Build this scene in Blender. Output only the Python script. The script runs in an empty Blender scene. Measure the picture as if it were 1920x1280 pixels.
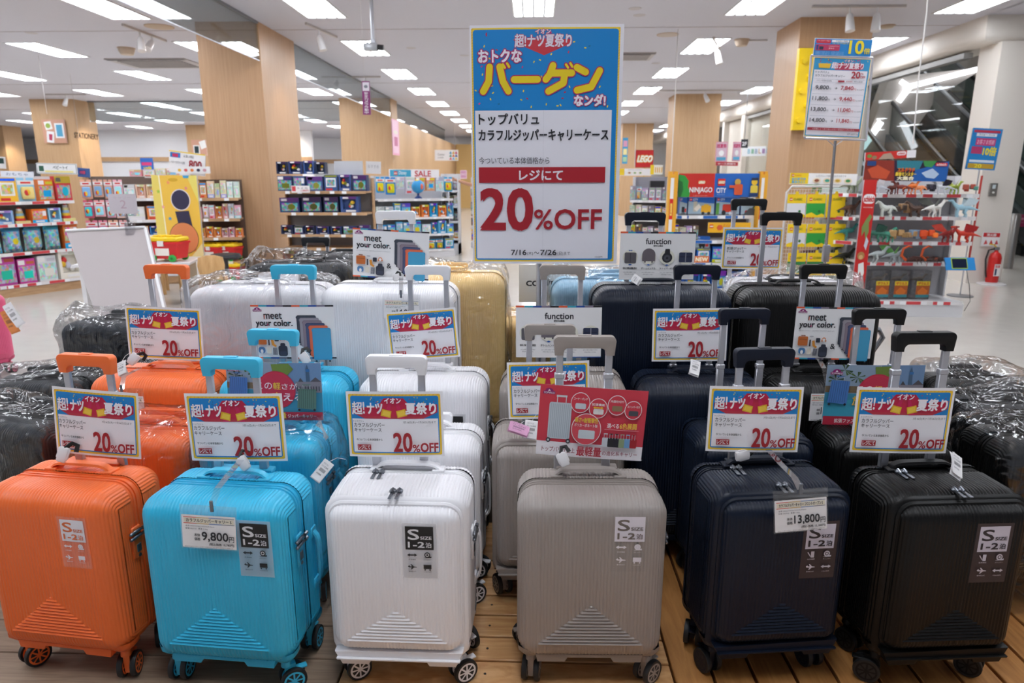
import bpy, bmesh, math, random
from math import sin, cos, pi, radians as R
from mathutils import Vector, Matrix, noise
SC = bpy.context.scene
COL = SC.collection
# ---------------------------------------------------------------- camera, world, light, exposure
F = 1280.0; PITCH = R(13.4); YAW = R(1.8); CAMP = Vector((0, 0, 1.39))
cam_data = bpy.data.cameras.new('camera'); cam = bpy.data.objects.new('camera', cam_data); COL.objects.link(cam)
cam.location = CAMP; cam.rotation_euler = (pi/2-PITCH, 0, YAW)
cam_data.sensor_width = 36; cam_data.lens = 36*F/1920; cam_data.clip_start = .05; cam_data.clip_end = 200
cam_data.dof.use_dof = True; cam_data.dof.focus_distance = 1.9; cam_data.dof.aperture_fstop = 5.0
SC.camera = cam
SC.view_settings.view_transform = 'Standard'; SC.view_settings.look = 'None'
SC.view_settings.gamma = 1; SC.view_settings.use_curve_mapping = False
SC.view_settings.exposure = 0.28
PANEL = 16.5                                   # emission of the ceiling fixtures
W = bpy.data.worlds.new('world'); SC.world = W; W.use_nodes = True
W.node_tree.nodes['Background'].inputs[0].default_value = (.80, .86, 1, 1)
W.node_tree.nodes['Background'].inputs[1].default_value = .28
fw = Vector((-sin(YAW)*cos(PITCH), cos(YAW)*cos(PITCH), -sin(PITCH)))
rt = Vector((cos(YAW), sin(YAW), 0)); up = rt.cross(fw)
def ray(px, py): return fw+rt*((px-960)/F)-up*((py-640)/F)
def atY(px, py, Y): r = ray(px, py); return CAMP+r*(Y/r.y)
def atZ(px, py, Z): r = ray(px, py); return CAMP+r*((Z-CAMP.z)/r.z)

# ---------------------------------------------------------------- materials
def lin(c): return c/12.92 if c <= .04045 else ((c+.055)/1.055)**2.4
def hexc(h):
    h = h.lstrip('#'); return tuple(lin(int(h[i:i+2], 16)/255) for i in (0, 2, 4))+(1,)
MC = {}
def mat(h, rough=.55, metal=0, emit=0, spec=.5, bump=0, bscale=900, coat=0):
    k = (h, rough, metal, emit, spec, bump, bscale, coat)
    if k in MC: return MC[k]
    m = bpy.data.materials.new('paint_'+h.strip('#')); m.use_nodes = True; nt = m.node_tree
    b = nt.nodes['Principled BSDF']; c = hexc(h)
    b.inputs['Base Color'].default_value = c; b.inputs['Roughness'].default_value = rough
    b.inputs['Metallic'].default_value = metal; b.inputs['Specular IOR Level'].default_value = spec
    if coat: b.inputs['Coat Weight'].default_value = coat; b.inputs['Coat Roughness'].default_value = .2
    if emit:
        b.inputs['Emission Color'].default_value = c; b.inputs['Emission Strength'].default_value = emit
    if bump:
        tc = nt.nodes.new('ShaderNodeTexCoord'); n = nt.nodes.new('ShaderNodeTexNoise'); n.inputs['Scale'].default_value = bscale
        n.inputs['Detail'].default_value = 2
        bp = nt.nodes.new('ShaderNodeBump'); bp.inputs['Strength'].default_value = bump; bp.inputs['Distance'].default_value = .0005
        nt.links.new(tc.outputs['Object'], n.inputs['Vector']); nt.links.new(n.outputs['Fac'], bp.inputs['Height'])
        nt.links.new(bp.outputs['Normal'], b.inputs['Normal'])
    MC[k] = m; return m
def plastic(h, rough=.3):
    dark = sum(int(h[i:i+2], 16) for i in (1, 3, 5)) < 200
    return mat(h, rough+(.04 if dark else 0), bump=.35, bscale=700, spec=.28 if dark else .5)
def glassy(name, tint=(.9, .95, .95, 1), gl=.06, rough=.02, wrinkle=0, fr=.5):
    m = bpy.data.materials.new(name); m.use_nodes = True; nt = m.node_tree; nt.nodes.clear()
    o = nt.nodes.new('ShaderNodeOutputMaterial'); mx = nt.nodes.new('ShaderNodeMixShader'); t = nt.nodes.new('ShaderNodeBsdfTransparent')
    g = nt.nodes.new('ShaderNodeBsdfGlossy'); lw = nt.nodes.new('ShaderNodeLayerWeight'); ma = nt.nodes.new('ShaderNodeMath')
    t.inputs[0].default_value = tint; g.inputs['Roughness'].default_value = rough
    lw.inputs['Blend'].default_value = .35; ma.operation = 'MULTIPLY_ADD'; ma.inputs[1].default_value = fr; ma.inputs[2].default_value = gl
    nt.links.new(lw.outputs['Fresnel'], ma.inputs[0]); nt.links.new(ma.outputs[0], mx.inputs[0])
    nt.links.new(t.outputs[0], mx.inputs[1]); nt.links.new(g.outputs[0], mx.inputs[2]); nt.links.new(mx.outputs[0], o.inputs[0])
    if wrinkle:
        n = nt.nodes.new('ShaderNodeTexNoise'); n.inputs['Scale'].default_value = 9; n.inputs['Detail'].default_value = 4; n.inputs['Distortion'].default_value = 2.5; n.noise_type = 'RIDGED_MULTIFRACTAL'
        tc = nt.nodes.new('ShaderNodeTexCoord'); nt.links.new(tc.outputs['Object'], n.inputs['Vector'])
        bp = nt.nodes.new('ShaderNodeBump'); bp.inputs['Strength'].default_value = wrinkle; bp.inputs['Distance'].default_value = .02
        nt.links.new(n.outputs['Fac'], bp.inputs['Height']); nt.links.new(bp.outputs['Normal'], g.inputs['Normal']); nt.links.new(bp.outputs['Normal'], lw.inputs['Normal'])
    return m
FILM = glassy('clear_film', (.985, .985, .99, 1), .07, .16, 1)
SLEEVE = glassy('clear_sleeve', (.9, .91, .92, 1), .10, .08)
GLASS = glassy('smoke_barrier_glass', (.80, .84, .84, 1), .05, .01)
GLASS2 = glassy('screen_glass', (.95, .96, .955, 1), .015, .01, 0, .07)
STICKF = {}
def film_on(h, a):
    k = (h, a)
    if k in STICKF: return STICKF[k]
    m = bpy.data.materials.new('sticker_film'); m.use_nodes = True; nt = m.node_tree; b = nt.nodes['Principled BSDF']
    b.inputs['Base Color'].default_value = hexc(h); b.inputs['Alpha'].default_value = a; b.inputs['Roughness'].default_value = .35
    STICKF[k] = m; return m
def wood(name, c1, c2, sc=(2, 2, 2), grain=18, rough=.45, knots=0, rnd=.12):
    m = bpy.data.materials.new(name); m.use_nodes = True; nt = m.node_tree; b = nt.nodes['Principled BSDF']; L = nt.links.new
    tc = nt.nodes.new('ShaderNodeTexCoord'); mp = nt.nodes.new('ShaderNodeMapping'); mp.inputs['Scale'].default_value = sc
    oi = nt.nodes.new('ShaderNodeObjectInfo'); add = nt.nodes.new('ShaderNodeVectorMath'); add.operation = 'ADD'
    cb = nt.nodes.new('ShaderNodeCombineXYZ'); mu = nt.nodes.new('ShaderNodeMath'); mu.operation = 'MULTIPLY'; mu.inputs[1].default_value = 37
    L(oi.outputs['Random'], mu.inputs[0]); [L(mu.outputs[0], cb.inputs[i]) for i in range(3)]
    L(tc.outputs['Object'], mp.inputs['Vector']); L(mp.outputs[0], add.inputs[0]); L(cb.outputs[0], add.inputs[1])
    n = nt.nodes.new('ShaderNodeTexNoise'); n.inputs['Scale'].default_value = grain; n.inputs['Detail'].default_value = 6; n.inputs['Distortion'].default_value = .6
    L(add.outputs[0], n.inputs['Vector'])
    cr = nt.nodes.new('ShaderNodeValToRGB'); cr.color_ramp.elements[0].color = hexc(c1); cr.color_ramp.elements[1].color = hexc(c2)
    cr.color_ramp.elements[0].position = .32; cr.color_ramp.elements[1].position = .68
    L(n.outputs['Fac'], cr.inputs[0]); col = cr.outputs[0]
    if knots:
        v = nt.nodes.new('ShaderNodeTexVoronoi'); v.inputs['Scale'].default_value = knots; L(add.outputs[0], v.inputs['Vector'])
        c2r = nt.nodes.new('ShaderNodeValToRGB'); c2r.color_ramp.elements[0].position = .03; c2r.color_ramp.elements[1].position = .11
        c2r.color_ramp.elements[0].color = (.28, .16, .08, 1); c2r.color_ramp.elements[1].color = (1, 1, 1, 1); L(v.outputs['Distance'], c2r.inputs[0])
        mm = nt.nodes.new('ShaderNodeMixRGB'); mm.blend_type = 'MULTIPLY'; mm.inputs[0].default_value = 1; L(col, mm.inputs[1]); L(c2r.outputs[0], mm.inputs[2]); col = mm.outputs[0]
    hs = nt.nodes.new('ShaderNodeHueSaturation'); mr = nt.nodes.new('ShaderNodeMapRange'); mr.inputs[3].default_value = 1-rnd; mr.inputs[4].default_value = 1+rnd
    L(oi.outputs['Random'], mr.inputs[0]); L(mr.outputs[0], hs.inputs['Value']); L(col, hs.inputs['Color']); L(hs.outputs[0], b.inputs['Base Color'])
    b.inputs['Roughness'].default_value = rough
    return m
PINE_X = wood('pine_boards', '#c68f58', '#dfb07a', (1, 9, 9), 7, .35, 0, .10)
PINE_Y = wood('pine_boards_lengthwise', '#a9713c', '#c48c52', (9, 1, 9), 7, .35, 0, .12)
PINE_K = wood('knotty_pine', '#c68f58', '#dfb07a', (3, 9, 9), 5, .35, 1.6, .10)
GREYDECK = wood('grey_brown_decking', '#86705c', '#a08872', (1, 14, 14), 7, .6, 0, .05)
CLAD = wood('pillar_cladding', '#b8906a', '#c49d78', (14, 14, .35), 5, .4, 0, .02)
CLADD = wood('pillar_cladding_far', '#bd9870', '#c7a47e', (10, 10, .3), 5, .5, 0, .02)
SHELFW = wood('shelf_wood', '#b18a63', '#c6a17a', (1, 8, 8), 6, .5, 0, .05)
BEECH = wood('beech', '#c99a62', '#dcb37c', (6, 6, 1), 5, .4, 0, .05)
def objcol(name, hue=.5, sat=1, val=1, rough=.35, noise_amt=0):
    m = bpy.data.materials.new(name); m.use_nodes = True; nt = m.node_tree; b = nt.nodes['Principled BSDF']; L = nt.links.new
    oi = nt.nodes.new('ShaderNodeObjectInfo'); hs = nt.nodes.new('ShaderNodeHueSaturation')
    hs.inputs['Hue'].default_value = hue; hs.inputs['Saturation'].default_value = sat; hs.inputs['Value'].default_value = val
    L(oi.outputs['Color'], hs.inputs['Color']); c = hs.outputs[0]
    if noise_amt:
        tc = nt.nodes.new('ShaderNodeTexCoord'); v = nt.nodes.new('ShaderNodeTexVoronoi'); v.inputs['Scale'].default_value = noise_amt
        L(tc.outputs['Object'], v.inputs['Vector']); mx = nt.nodes.new('ShaderNodeMixRGB'); mx.blend_type = 'MIX'; mx.inputs[0].default_value = .55
        L(c, mx.inputs[1]); L(v.outputs['Color'], mx.inputs[2]); c = mx.outputs[0]
    L(c, b.inputs['Base Color']); b.inputs['Roughness'].default_value = rough
    return m
OC = objcol('print_main'); OC2 = objcol('print_second', .62, 1, .8); OC3 = objcol('print_light', .5, .35, 1.5); OCP = objcol('print_picture', .5, 1, 1, .35, 8); OC4 = objcol('print_contrast', .05, 1.1, 1)

# ---------------------------------------------------------------- mesh building
class MB:
    def __init__(s): s.v = []; s.f = []; s.m = []
    def add(s, vs, fs, mi=0, M=None):
        o = len(s.v)
        s.v += [tuple(M @ Vector(v)) for v in vs] if M is not None else [tuple(v) for v in vs]
        for f in fs: s.f.append(tuple(i+o for i in f)); s.m.append(mi)
        return s
    def box(s, x0, x1, y0, y1, z0, z1, mi=0, M=None):
        vs = [(x, y, z) for x in (x0, x1) for y in (y0, y1) for z in (z0, z1)]
        return s.add(vs, [(0, 1, 3, 2), (4, 6, 7, 5), (0, 4, 5, 1), (2, 3, 7, 6), (0, 2, 6, 4), (1, 5, 7, 3)], mi, M)
    def cbox(s, c, d, mi=0, M=None):
        return s.box(c[0]-d[0]/2, c[0]+d[0]/2, c[1]-d[1]/2, c[1]+d[1]/2, c[2]-d[2]/2, c[2]+d[2]/2, mi, M)
    def bbox_(s, x0, x1, y0, y1, z0, z1, b=.005, mi=0, M=None, seg=2):
        bm = bmesh.new(); bmesh.ops.create_cube(bm, size=1)
        for v in bm.verts: v.co = Vector(((x0+x1)/2+v.co.x*(x1-x0), (y0+y1)/2+v.co.y*(y1-y0), (z0+z1)/2+v.co.z*(z1-z0)))
        bmesh.ops.bevel(bm, geom=bm.edges[:], offset=b, segments=seg, affect='EDGES', profile=.5)
        bm.verts.index_update(); s.add([v.co[:] for v in bm.verts], [[v.index for v in f.verts] for f in bm.faces], mi, M); bm.free(); return s
    def prism(s, pts, y0, y1, mi=0, M=None, bev=0):
        """outline in x,z extruded along y"""
        bm = bmesh.new(); vs = [bm.verts.new((x, y0, z)) for x, z in pts]; f = bm.faces.new(vs)
        r = bmesh.ops.extrude_face_region(bm, geom=[f]); nv = [g for g in r['geom'] if isinstance(g, bmesh.types.BMVert)]
        for v in nv: v.co.y = y1
        if bev:
            es = [e for e in bm.edges if abs(e.verts[0].co.y-e.verts[1].co.y) < 1e-6]
            bmesh.ops.bevel(bm, geom=es, offset=bev, segments=2, affect='EDGES', profile=.6)
        bmesh.ops.recalc_face_normals(bm, faces=bm.faces[:])
        bm.verts.index_update(); s.add([v.co[:] for v in bm.verts], [[v.index for v in f.verts] for f in bm.faces], mi, M); bm.free(); return s
    def lathe(s, prof, n=20, mi=0, M=None, axis='z'):
        vs = []; fs = []
        for r, h in prof:
            for k in range(n):
                a = 2*pi*k/n; p = (r*cos(a), r*sin(a), h)
                vs.append(p if axis == 'z' else (h, p[0], p[1]) if axis == 'x' else (p[0], h, p[1]))
        for i in range(len(prof)-1):
            for k in range(n): fs.append((i*n+k, i*n+(k+1) % n, (i+1)*n+(k+1) % n, (i+1)*n+k))
        if prof[0][0] > 1e-6: fs.append(tuple(range(n))[::-1])
        if prof[-1][0] > 1e-6: fs.append(tuple(range((len(prof)-1)*n, len(prof)*n)))
        return s.add(vs, fs, mi, M)
    def cyl(s, a, b, r, n=12, mi=0, r2=None):
        a = Vector(a); b = Vector(b); d = b-a; q = d.to_track_quat('Z', 'Y').to_matrix().to_4x4(); M = Matrix.Translation(a) @ q
        return s.lathe([(r, 0), (r if r2 is None else r2, d.length)], n, mi, M)
    def tube(s, pts, r, n=8, mi=0, flat=1):
        pts = [Vector(p) for p in pts]; vs = []; fs = []; prev = None
        for i, p in enumerate(pts):
            d = (pts[min(i+1, len(pts)-1)]-pts[max(i-1, 0)]).normalized()
            u = d.cross(Vector((0, 0, 1))) if prev is None else prev-d*prev.dot(d)
            if u.length < 1e-4: u = d.cross(Vector((1, 0, 0)))
            u.normalize(); prev = u; w = d.cross(u)
            rr = r[i] if isinstance(r, (list, tuple)) else r
            for k in range(n): vs.append(p+u*(rr*cos(2*pi*k/n))+w*(rr*flat*sin(2*pi*k/n)))
        for i in range(len(pts)-1):
            for k in range(n): fs.append((i*n+k, i*n+(k+1) % n, (i+1)*n+(k+1) % n, (i+1)*n+k))
        fs.append(tuple(range(n))[::-1]); fs.append(tuple(range((len(pts)-1)*n, len(pts)*n)))
        return s.add(vs, fs, mi)
    def ball(s, c, r, n=10, mi=0):
        rx, ry, rz = (r, r, r) if not isinstance(r, tuple) else r
        m = max(4, n//2); M = Matrix.Translation(Vector(c)) @ Matrix.Diagonal((rx, ry, rz, 1))
        return s.lathe([(max(1e-7, sin(pi*i/m)), -cos(pi*i/m)) for i in range(m+1)], n, mi, M)
    def ico(s, c, r, mi=0): return s.ball(c, r, 8, mi)
MESH = {}
def mesh_of(name, mb, mats, smooth=True):
    me = bpy.data.meshes.new(name); me.from_pydata(mb.v, [], mb.f)
    for m in mats: me.materials.append(m)
    me.polygons.foreach_set('material_index', mb.m)
    if smooth:
        me.polygons.foreach_set('use_smooth', [True]*len(me.polygons)); me.set_sharp_from_angle(angle=R(38))
    me.update(); return me
def mk(name, mb, mats, parent=None, loc=None, rot=None, key=None, smooth=True):
    """link mb as one mesh object; with a key the mesh data is shared and materials sit on the object"""
    mats = mats if isinstance(mats, (list, tuple)) else [mats]
    if key is not None:
        if key not in MESH: MESH[key] = mesh_of(name, mb() if callable(mb) else mb, mats, smooth)
        me = MESH[key]
    else: me = mesh_of(name, mb() if callable(mb) else mb, mats, smooth)
    o = bpy.data.objects.new(name, me); COL.objects.link(o)
    if key is not None:
        for i, m in enumerate(mats):
            if me.materials[i] is not m: o.material_slots[i].link = 'OBJECT'; o.material_slots[i].material = m
    if parent is not None: o.parent = parent
    if loc is not None: o.location = loc
    if rot is not None: o.rotation_euler = rot
    return o
def tag(o, label=None, cat=None, group=None, kind=None):
    if label: o['label'] = label
    if cat: o['category'] = cat
    if group: o['group'] = group
    if kind: o['kind'] = kind
    return o
def thing(name, label, cat, loc=(0, 0, 0), rz=0, group=None, rot=None):
    o = bpy.data.objects.new(name, None); COL.objects.link(o); o.location = loc; o.rotation_euler = rot or (0, 0, rz); o.empty_display_size = .05
    return tag(o, label, cat, group)
def struct(name, mb, mats, **k): o = mk(name, mb, mats, **k); o['kind'] = 'structure'; return o

# ---------------------------------------------------------------- printed sheets
TXT = {}
_tc = bpy.data.curves.new('t', 'FONT'); _to = bpy.data.objects.new('t', _tc)
_tc.resolution_u = 3
def text_geo(s):
    if s in TXT: return TXT[s]
    _tc.body = s; _tc.size = 1; _to.update_tag(); COL.objects.link(_to); bpy.context.view_layer.update()
    dg = bpy.context.evaluated_depsgraph_get(); me = bpy.data.meshes.new_from_object(_to.evaluated_get(dg)); COL.objects.unlink(_to)
    v = [(a.co.x, a.co.y) for a in me.vertices]; f = [tuple(p.vertices) for p in me.polygons]; bpy.data.meshes.remove(me)
    if not v: v = [(0, 0), (1, 0), (1, 1)]; f = [(0, 1, 2)]
    x0 = min(a for a, b in v); x1 = max(a for a, b in v); y0 = min(b for a, b in v); y1 = max(b for a, b in v)
    TXT[s] = (v, f, x0, x1, y0, y1); return TXT[s]
class Sheet:
    """flat printed sheet: u right, v down in its own units, origin top left; becomes one mesh, width 1 unit = w metres"""
    def __init__(s, U, V, base='#f3f2f5', rough=.5, dz=.00018): s.U = U; s.V = V; s.mb = MB(); s.mats = []; s.l = 0; s.dz = dz; s.rough = rough; s.back = isinstance(base, str); base is not None and s.rect(0, 0, U, V, base)
    def mi(s, h):
        m = mat(h, s.rough) if isinstance(h, str) else h
        if m not in s.mats: s.mats.append(m)
        return s.mats.index(m)
    def P(s, u, v): return ((u-s.U/2), -s.l, (s.V-v))
    def _add(s, pts, faces, h, keep): s.mb.add([s.P(u, v) for u, v in pts], faces, s.mi(h)); s.l += 0 if keep else 1; return s
    def poly(s, pts, h, keep=False):
        cw = s.U/8; lo = min(p[0] for p in pts); hi = max(p[0] for p in pts)
        i0 = int(max(0, math.floor(lo/cw+1e-6))); i1 = int(min(7, math.ceil(hi/cw-1e-6)-1))
        if i1 <= i0: return s._add(pts, [tuple(range(len(pts)))], h, keep)
        def clip(P, x, sg):
            out = []
            for k in range(len(P)):
                a, b = P[k-1], P[k]; ia = sg*(a[0]-x) >= 0; ib = sg*(b[0]-x) >= 0
                if ia != ib: t = (x-a[0])/(b[0]-a[0]); out.append((x, a[1]+(b[1]-a[1])*t))
                if ib: out.append(b)
            return out
        for i in range(i0, i1+1):                     # cut into the sheet's eight columns so that it bends with the sheet
            P = pts
            if i > i0: P = clip(P, i*cw, 1)
            if i < i1 and P: P = clip(P, (i+1)*cw, -1)
            if len(P) > 2: s._add(P, [tuple(range(len(P)))], h, True)
        s.l += 0 if keep else 1; return s
    def rect(s, a, b, c, d, h, keep=False): return s.poly([(a, b), (c, b), (c, d), (a, d)], h, keep)
    def circle(s, u, v, r, h, n=24, ry=None, keep=False): return s.poly([(u+r*cos(2*pi*k/n), v+(ry or r)*sin(2*pi*k/n)) for k in range(n)], h, keep)
    def rrect(s, a, b, c, d, r, h, keep=False):
        pts = []
        for cx, cy, a0 in ((c-r, b+r, -90), (c-r, d-r, 0), (a+r, d-r, 90), (a+r, b+r, 180)):
            pts += [(cx+r*cos(R(a0+k*30)), cy+r*sin(R(a0+k*30))) for k in range(4)]
        return s.poly(pts, h, keep)
    def text(s, t, a, b, c, d, h, bold=0, outline=None, ow=0, slant=0):
        """fit the string's ink into the box a,b,c,d; bold = thickening as a share of the box height"""
        v, f, x0, x1, y0, y1 = text_geo(t); sx = (c-a)/(x1-x0); sy = (d-b)/(y1-y0)
        def put(off, col):
            for du, dv in off: s._add([(a+(x-x0)*sx+du+slant*(y-y0)*sy, d-(y-y0)*sy+dv) for x, y in v], f, col, True); s.l += .3
            s.l += .7
        if outline:
            put([(ow*cos(k*pi/4), ow*sin(k*pi/4)) for k in range(8)], outline)
        w = bold*(d-b)
        put([(0, 0)] if not bold else [(w*cos(k*pi/2+.78), w*sin(k*pi/2+.78)) for k in range(4)]+[(0, 0)], h); return s
    def scale(s, k, w):
        pass
    def obj(s, name, w=1.0, h=None, bend=0, parent=None, key=None, thick=.0006):
        """w, h in metres"""
        h = h or w*s.V/s.U; kx = w/s.U; kz = h/s.V; dz = s.dz
        b = MB()
        for (x, y, z) in s.mb.v: X = x*kx; b.v.append((X, y*dz+bend*(X/(w/2))**2-.0001, z*kz))
        b.f = list(s.mb.f); b.m = list(s.mb.m)
        if not s.back: return mk(name, b, s.mats, parent, smooth=False)
        n = 8; o = len(b.v)                                  # back of the sheet
        for i in range(n+1): X = -w/2+w*i/n; yy = bend*(X/(w/2))**2+thick; b.v += [(X, yy, 0), (X, yy, h)]
        for i in range(n): b.f.append((o+2*i, o+2*i+2, o+2*i+3, o+2*i+1)); b.m.append(s.mi('#e6e4e6'))
        return mk(name, b, s.mats, parent, smooth=False)
def place(o, TL, TR, BL, Y, w, h, YR=None, lean=0):
    """stand a sheet of w x h metres where its corners fall, at distance Y"""
    a = atY(*TL, Y); b = atY(*TR, YR if YR else Y); c = atY(*BL, Y+lean)
    X = (b-a); Z = (a-c); Xn = X.normalized(); Zn = (Z-Xn*Z.dot(Xn)).normalized(); Yn = Zn.cross(Xn)
    sx = X.length/w; sz = Z.length/h
    mid = (a+b)/2-Zn*Z.length
    M = Matrix((Xn*sx, Yn, Zn*sz)).transposed().to_4x4(); M.translation = mid; o.matrix_world = M; return o
def dupm(src, name=None):
    c = src.copy(); COL.objects.link(c)
    for ch in list(src.children):
        k = ch.copy(); COL.objects.link(k); k.parent = c
        for g in list(ch.children): q = g.copy(); COL.objects.link(q); q.parent = k
    return c

# ================================================================ THE SETTING
rnd = random.Random(7)
def floor_mat():
    m = bpy.data.materials.new('polished_floor'); m.use_nodes = True; nt = m.node_tree; b = nt.nodes['Principled BSDF']; L = nt.links.new
    tc = nt.nodes.new('ShaderNodeTexCoord'); n = nt.nodes.new('ShaderNodeTexNoise'); n.inputs['Scale'].default_value = 6; n.inputs['Detail'].default_value = 8
    cr = nt.nodes.new('ShaderNodeValToRGB'); cr.color_ramp.elements[0].color = hexc('#bfb9b2'); cr.color_ramp.elements[1].color = hexc('#cbc5be')
    L(tc.outputs['Object'], n.inputs['Vector']); L(n.outputs['Fac'], cr.inputs[0]); L(cr.outputs[0], b.inputs['Base Color'])
    b.inputs['Roughness'].default_value = .16; return m
FLOORM = floor_mat()
struct('floor', MB().box(-32, 14, -8, 36, -.1, 0), FLOORM)
CEILM = mat('#cfced6', .8)
struct('ceiling', MB().box(-32, 5.72, -8, 36, 3.4, 3.5), CEILM)
struct('wall_back', MB().box(-32, 14, 35.8, 36, 0, 5), mat('#e8e8ea', .7))
tr = struct('trim_1', MB().box(-32, 2, 35.74, 35.8, 2.15, 2.35), CLADD)
struct('wall_left', MB().box(-32.2, -32, -8, 36, 0, 3.5), mat('#e6e4e2', .7))
# floor joint lines as thin inlaid strips
# ceiling panel joints (fine recessed lines)
for k, y in enumerate((5.2, 10.1, 15.5, 20.9)):
    struct('trim_2', MB().box(-28, 5.7, y, y+.012, 3.394, 3.4), mat('#bdb6b6', .8))
# ---- light fixtures
def fixture_parts():
    f = MB(); w, l = .52, 1.29
    f.box(-w/2, w/2, -l/2, -l/2+.02, -.012, .0); f.box(-w/2, w/2, l/2-.02, l/2, -.012, .0)
    f.box(-w/2, -w/2+.02, -l/2, l/2, -.012, .0); f.box(w/2-.02, w/2, -l/2, l/2, -.012, .0)
    d = MB(); d.box(-w/2+.02, w/2-.02, -l/2+.02, l/2-.02, -.004, -.0005)
    lv = MB()
    for i in range(1, 4): x = -w/2+w*i/4; lv.box(x-.013, x+.013, -l/2+.02, l/2-.02, -.012, -.0045)
    return f, d, lv
ff, fd, fl = fixture_parts()
EM = mat('#f3f8ff', .5, emit=PANEL); FRM = mat('#dedede', .5); LVM = mat('#c9ccd2', .4)
COLN = ['outermost left column', 'second column from the outer left', 'third column from the outer left', 'column left of the STATIONERY pillar', 'column right of the STATIONERY pillar', 'column just left of the big near pillar', 'column left of the big poster', 'column running over the big poster', 'column right of the big poster', 'column along the right bulkhead']
ROWN = ['row over the suitcases', 'first row', 'second row', 'third row', 'fourth row', 'fifth row', 'sixth row', 'seventh row', 'eighth row', 'ninth row', 'tenth row', 'farthest row']
xs = [-18.4, -15.75, -13.1, -10.45, -7.8, -5.2, -2.66, -.02, 2.63, 5.2]
ylist = [.5+2.75*k for k in range(12)]
shape = {0: 'far', 1: 'near'}
for j, y in enumerate(ylist):
    for i, x in enumerate(xs):
        if x < -14 and y < 16: continue
        if x > 5 and y < 8: pass
        t = thing('ceiling_light', 'louvred ceiling light, %s back, %s' % (ROWN[j], COLN[i]), 'ceiling light', (x, y, 3.4), group='louvred ceiling lights')
        mk('frame', ff, FRM, t, key='lf'); mk('diffuser', fd, EM, t, key='ld')
        if 0 < y < 22: mk('louvre', fl, LVM, t, key='ll')
# ---- pillars
def pillar(x0, x1, y0, y1, m=CLAD, top=3.4, name='pillar'):
    o = struct(name, MB().box(x0, x1, y0, y1, 0, top), m)
    return o
pillar(-4.48, -3.64, 9.58, 10.95)
pillar(-5.02, -3.68, 18.3, 19.1, CLADD)
pillar(3.44, 4.55, 17.7, 18.6, CLADD)
pillar(3.40, 4.32, 9.56, 10.45)
pillar(3.3, 4.45, 26.8, 27.7, CLADD)
pillar(-13.13, -11.98, 18.3, 19.2, CLADD)
pillar(-13.4, -12.1, 27, 28, CLADD)
pillar(-21.9, -20.6, 27, 28, CLADD)
pillar(-15.9, -15.0, 18.5, 19.3, CLADD)
struct('wall_partition', MB().box(-3.95, -3.75, 19.1, 34, 0, 2.95), CLADD)
struct('wall_cashier', MB().box(-3.75, 3.2, 33.9, 34.1, 0, 3.0), mat('#dcb878', .6))  # yellow light falling on this wood wall is put into its colour
# far white wall of the left wing, returns at an angle
struct('wall_stockroom', MB().box(-19, -9.5, 30.0, 30.2, 0, 3.4), mat('#e9eaee', .7)); struct('trim_3', MB().box(-19, -9.5, 29.9, 30.0, 2.12, 2.3), CLADD)
# ---- hanging glass smoke barriers
def barrier(x0, x1, y0, y1, z0, z1, parent=None):
    o = struct('glass_barrier', MB().box(x0, x1, y0, y1, z0, z1), GLASS); o['kind'] = 'structure'
    r = mk('rail', MB().box(min(x0, x1)-.012, max(x0, x1)+.012, y0-.012, y1+.012, z1-.03, z1), mat('#8f9093', .4, .6), o)
    r2 = mk('bottom_edge', MB().box(x0, x1, y0, y1, z0-.012, z0), mat('#b9bcc4', .3, .3), o); return o
barrier(-3.66, -3.65, -3, 9.57, 2.92, 3.4); barrier(-3.70, -3.69, 10.97, 18.28, 2.95, 3.4); barrier(-3.8, -3.79, 19.2, 30, 2.95, 3.4)
barrier(-11.9, -5.1, 18.8, 18.81, 2.88, 3.4)
# ---- right hand side: lower soffit, white pillars, glass screen, escalators
WH = mat('#dcd5cc', .6); WH2 = mat('#cfc7bd', .6)
sof = MB()
# fillet profile of the bulkhead running along Y then along X
prof = [(0, 3.4), (0, 3.22)]+[(.12-.12*cos(a), 3.22-.12*sin(a)-.02) for a in [k*pi/12 for k in range(7)]]+[(.55, 3.08), (.55, 6.0)]
def run_profile(pts_path):
    n = len(prof)
    for i, (ox, oy, dx, dy) in enumerate(pts_path):
        for (p, z) in prof: sof.v.append((ox+dx*p, oy+dy*p, z))
    for i in range(len(pts_path)-1):
        for k in range(n-1): sof.f.append((i*n+k, i*n+k+1, (i+1)*n+k+1, (i+1)*n+k)); sof.m.append(0)
run_profile([(5.7, 36, 1, 0), (5.7, 9.5, 1, 1), (14, 9.5, 0, 1)])
struct('ceiling_soffit', sof, WH, smooth=True)
struct('ceiling_upper', MB().box(5.7, 14, -8, 9.5, 3.4, 3.5), CEILM)
struct('ceiling_hall', MB().box(5.8, 14, 9.9, 36, 6.0, 6.1), mat('#c9c2bb', .7))
struct('wall_hall', MB().box(5.8, 14, 22, 22.2, 0, 6.0), mat('#d0c9c1', .7))
struct('wall_right', MB().box(13.8, 14, -8, 36, 0, 6.0), mat('#c9c2bb', .7))
struct('trim_4', MB().box(6.35, 6.95, 9.75, 10.15, 3.065, 3.078), mat('#cbc3b8', .6))
for (x0, x1, y0, y1) in ((5.93, 6.40, 9.5, 9.95), (5.75, 6.05, 13.3, 13.6), (5.75, 6.0, 19.8, 20.05)):
    struct('pillar', MB().box(x0, x1, y0, y1, 0, 3.09), WH)
p_ = struct('glass_screen', MB().box(5.88, 5.89, 10.1, 13.3, .0, 3.05), GLASS2)
mk('mullion', MB().box(5.83, 5.93, 12.95, 13.03, 0, 3.05), mat('#bdb9b2', .4), p_)
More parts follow.
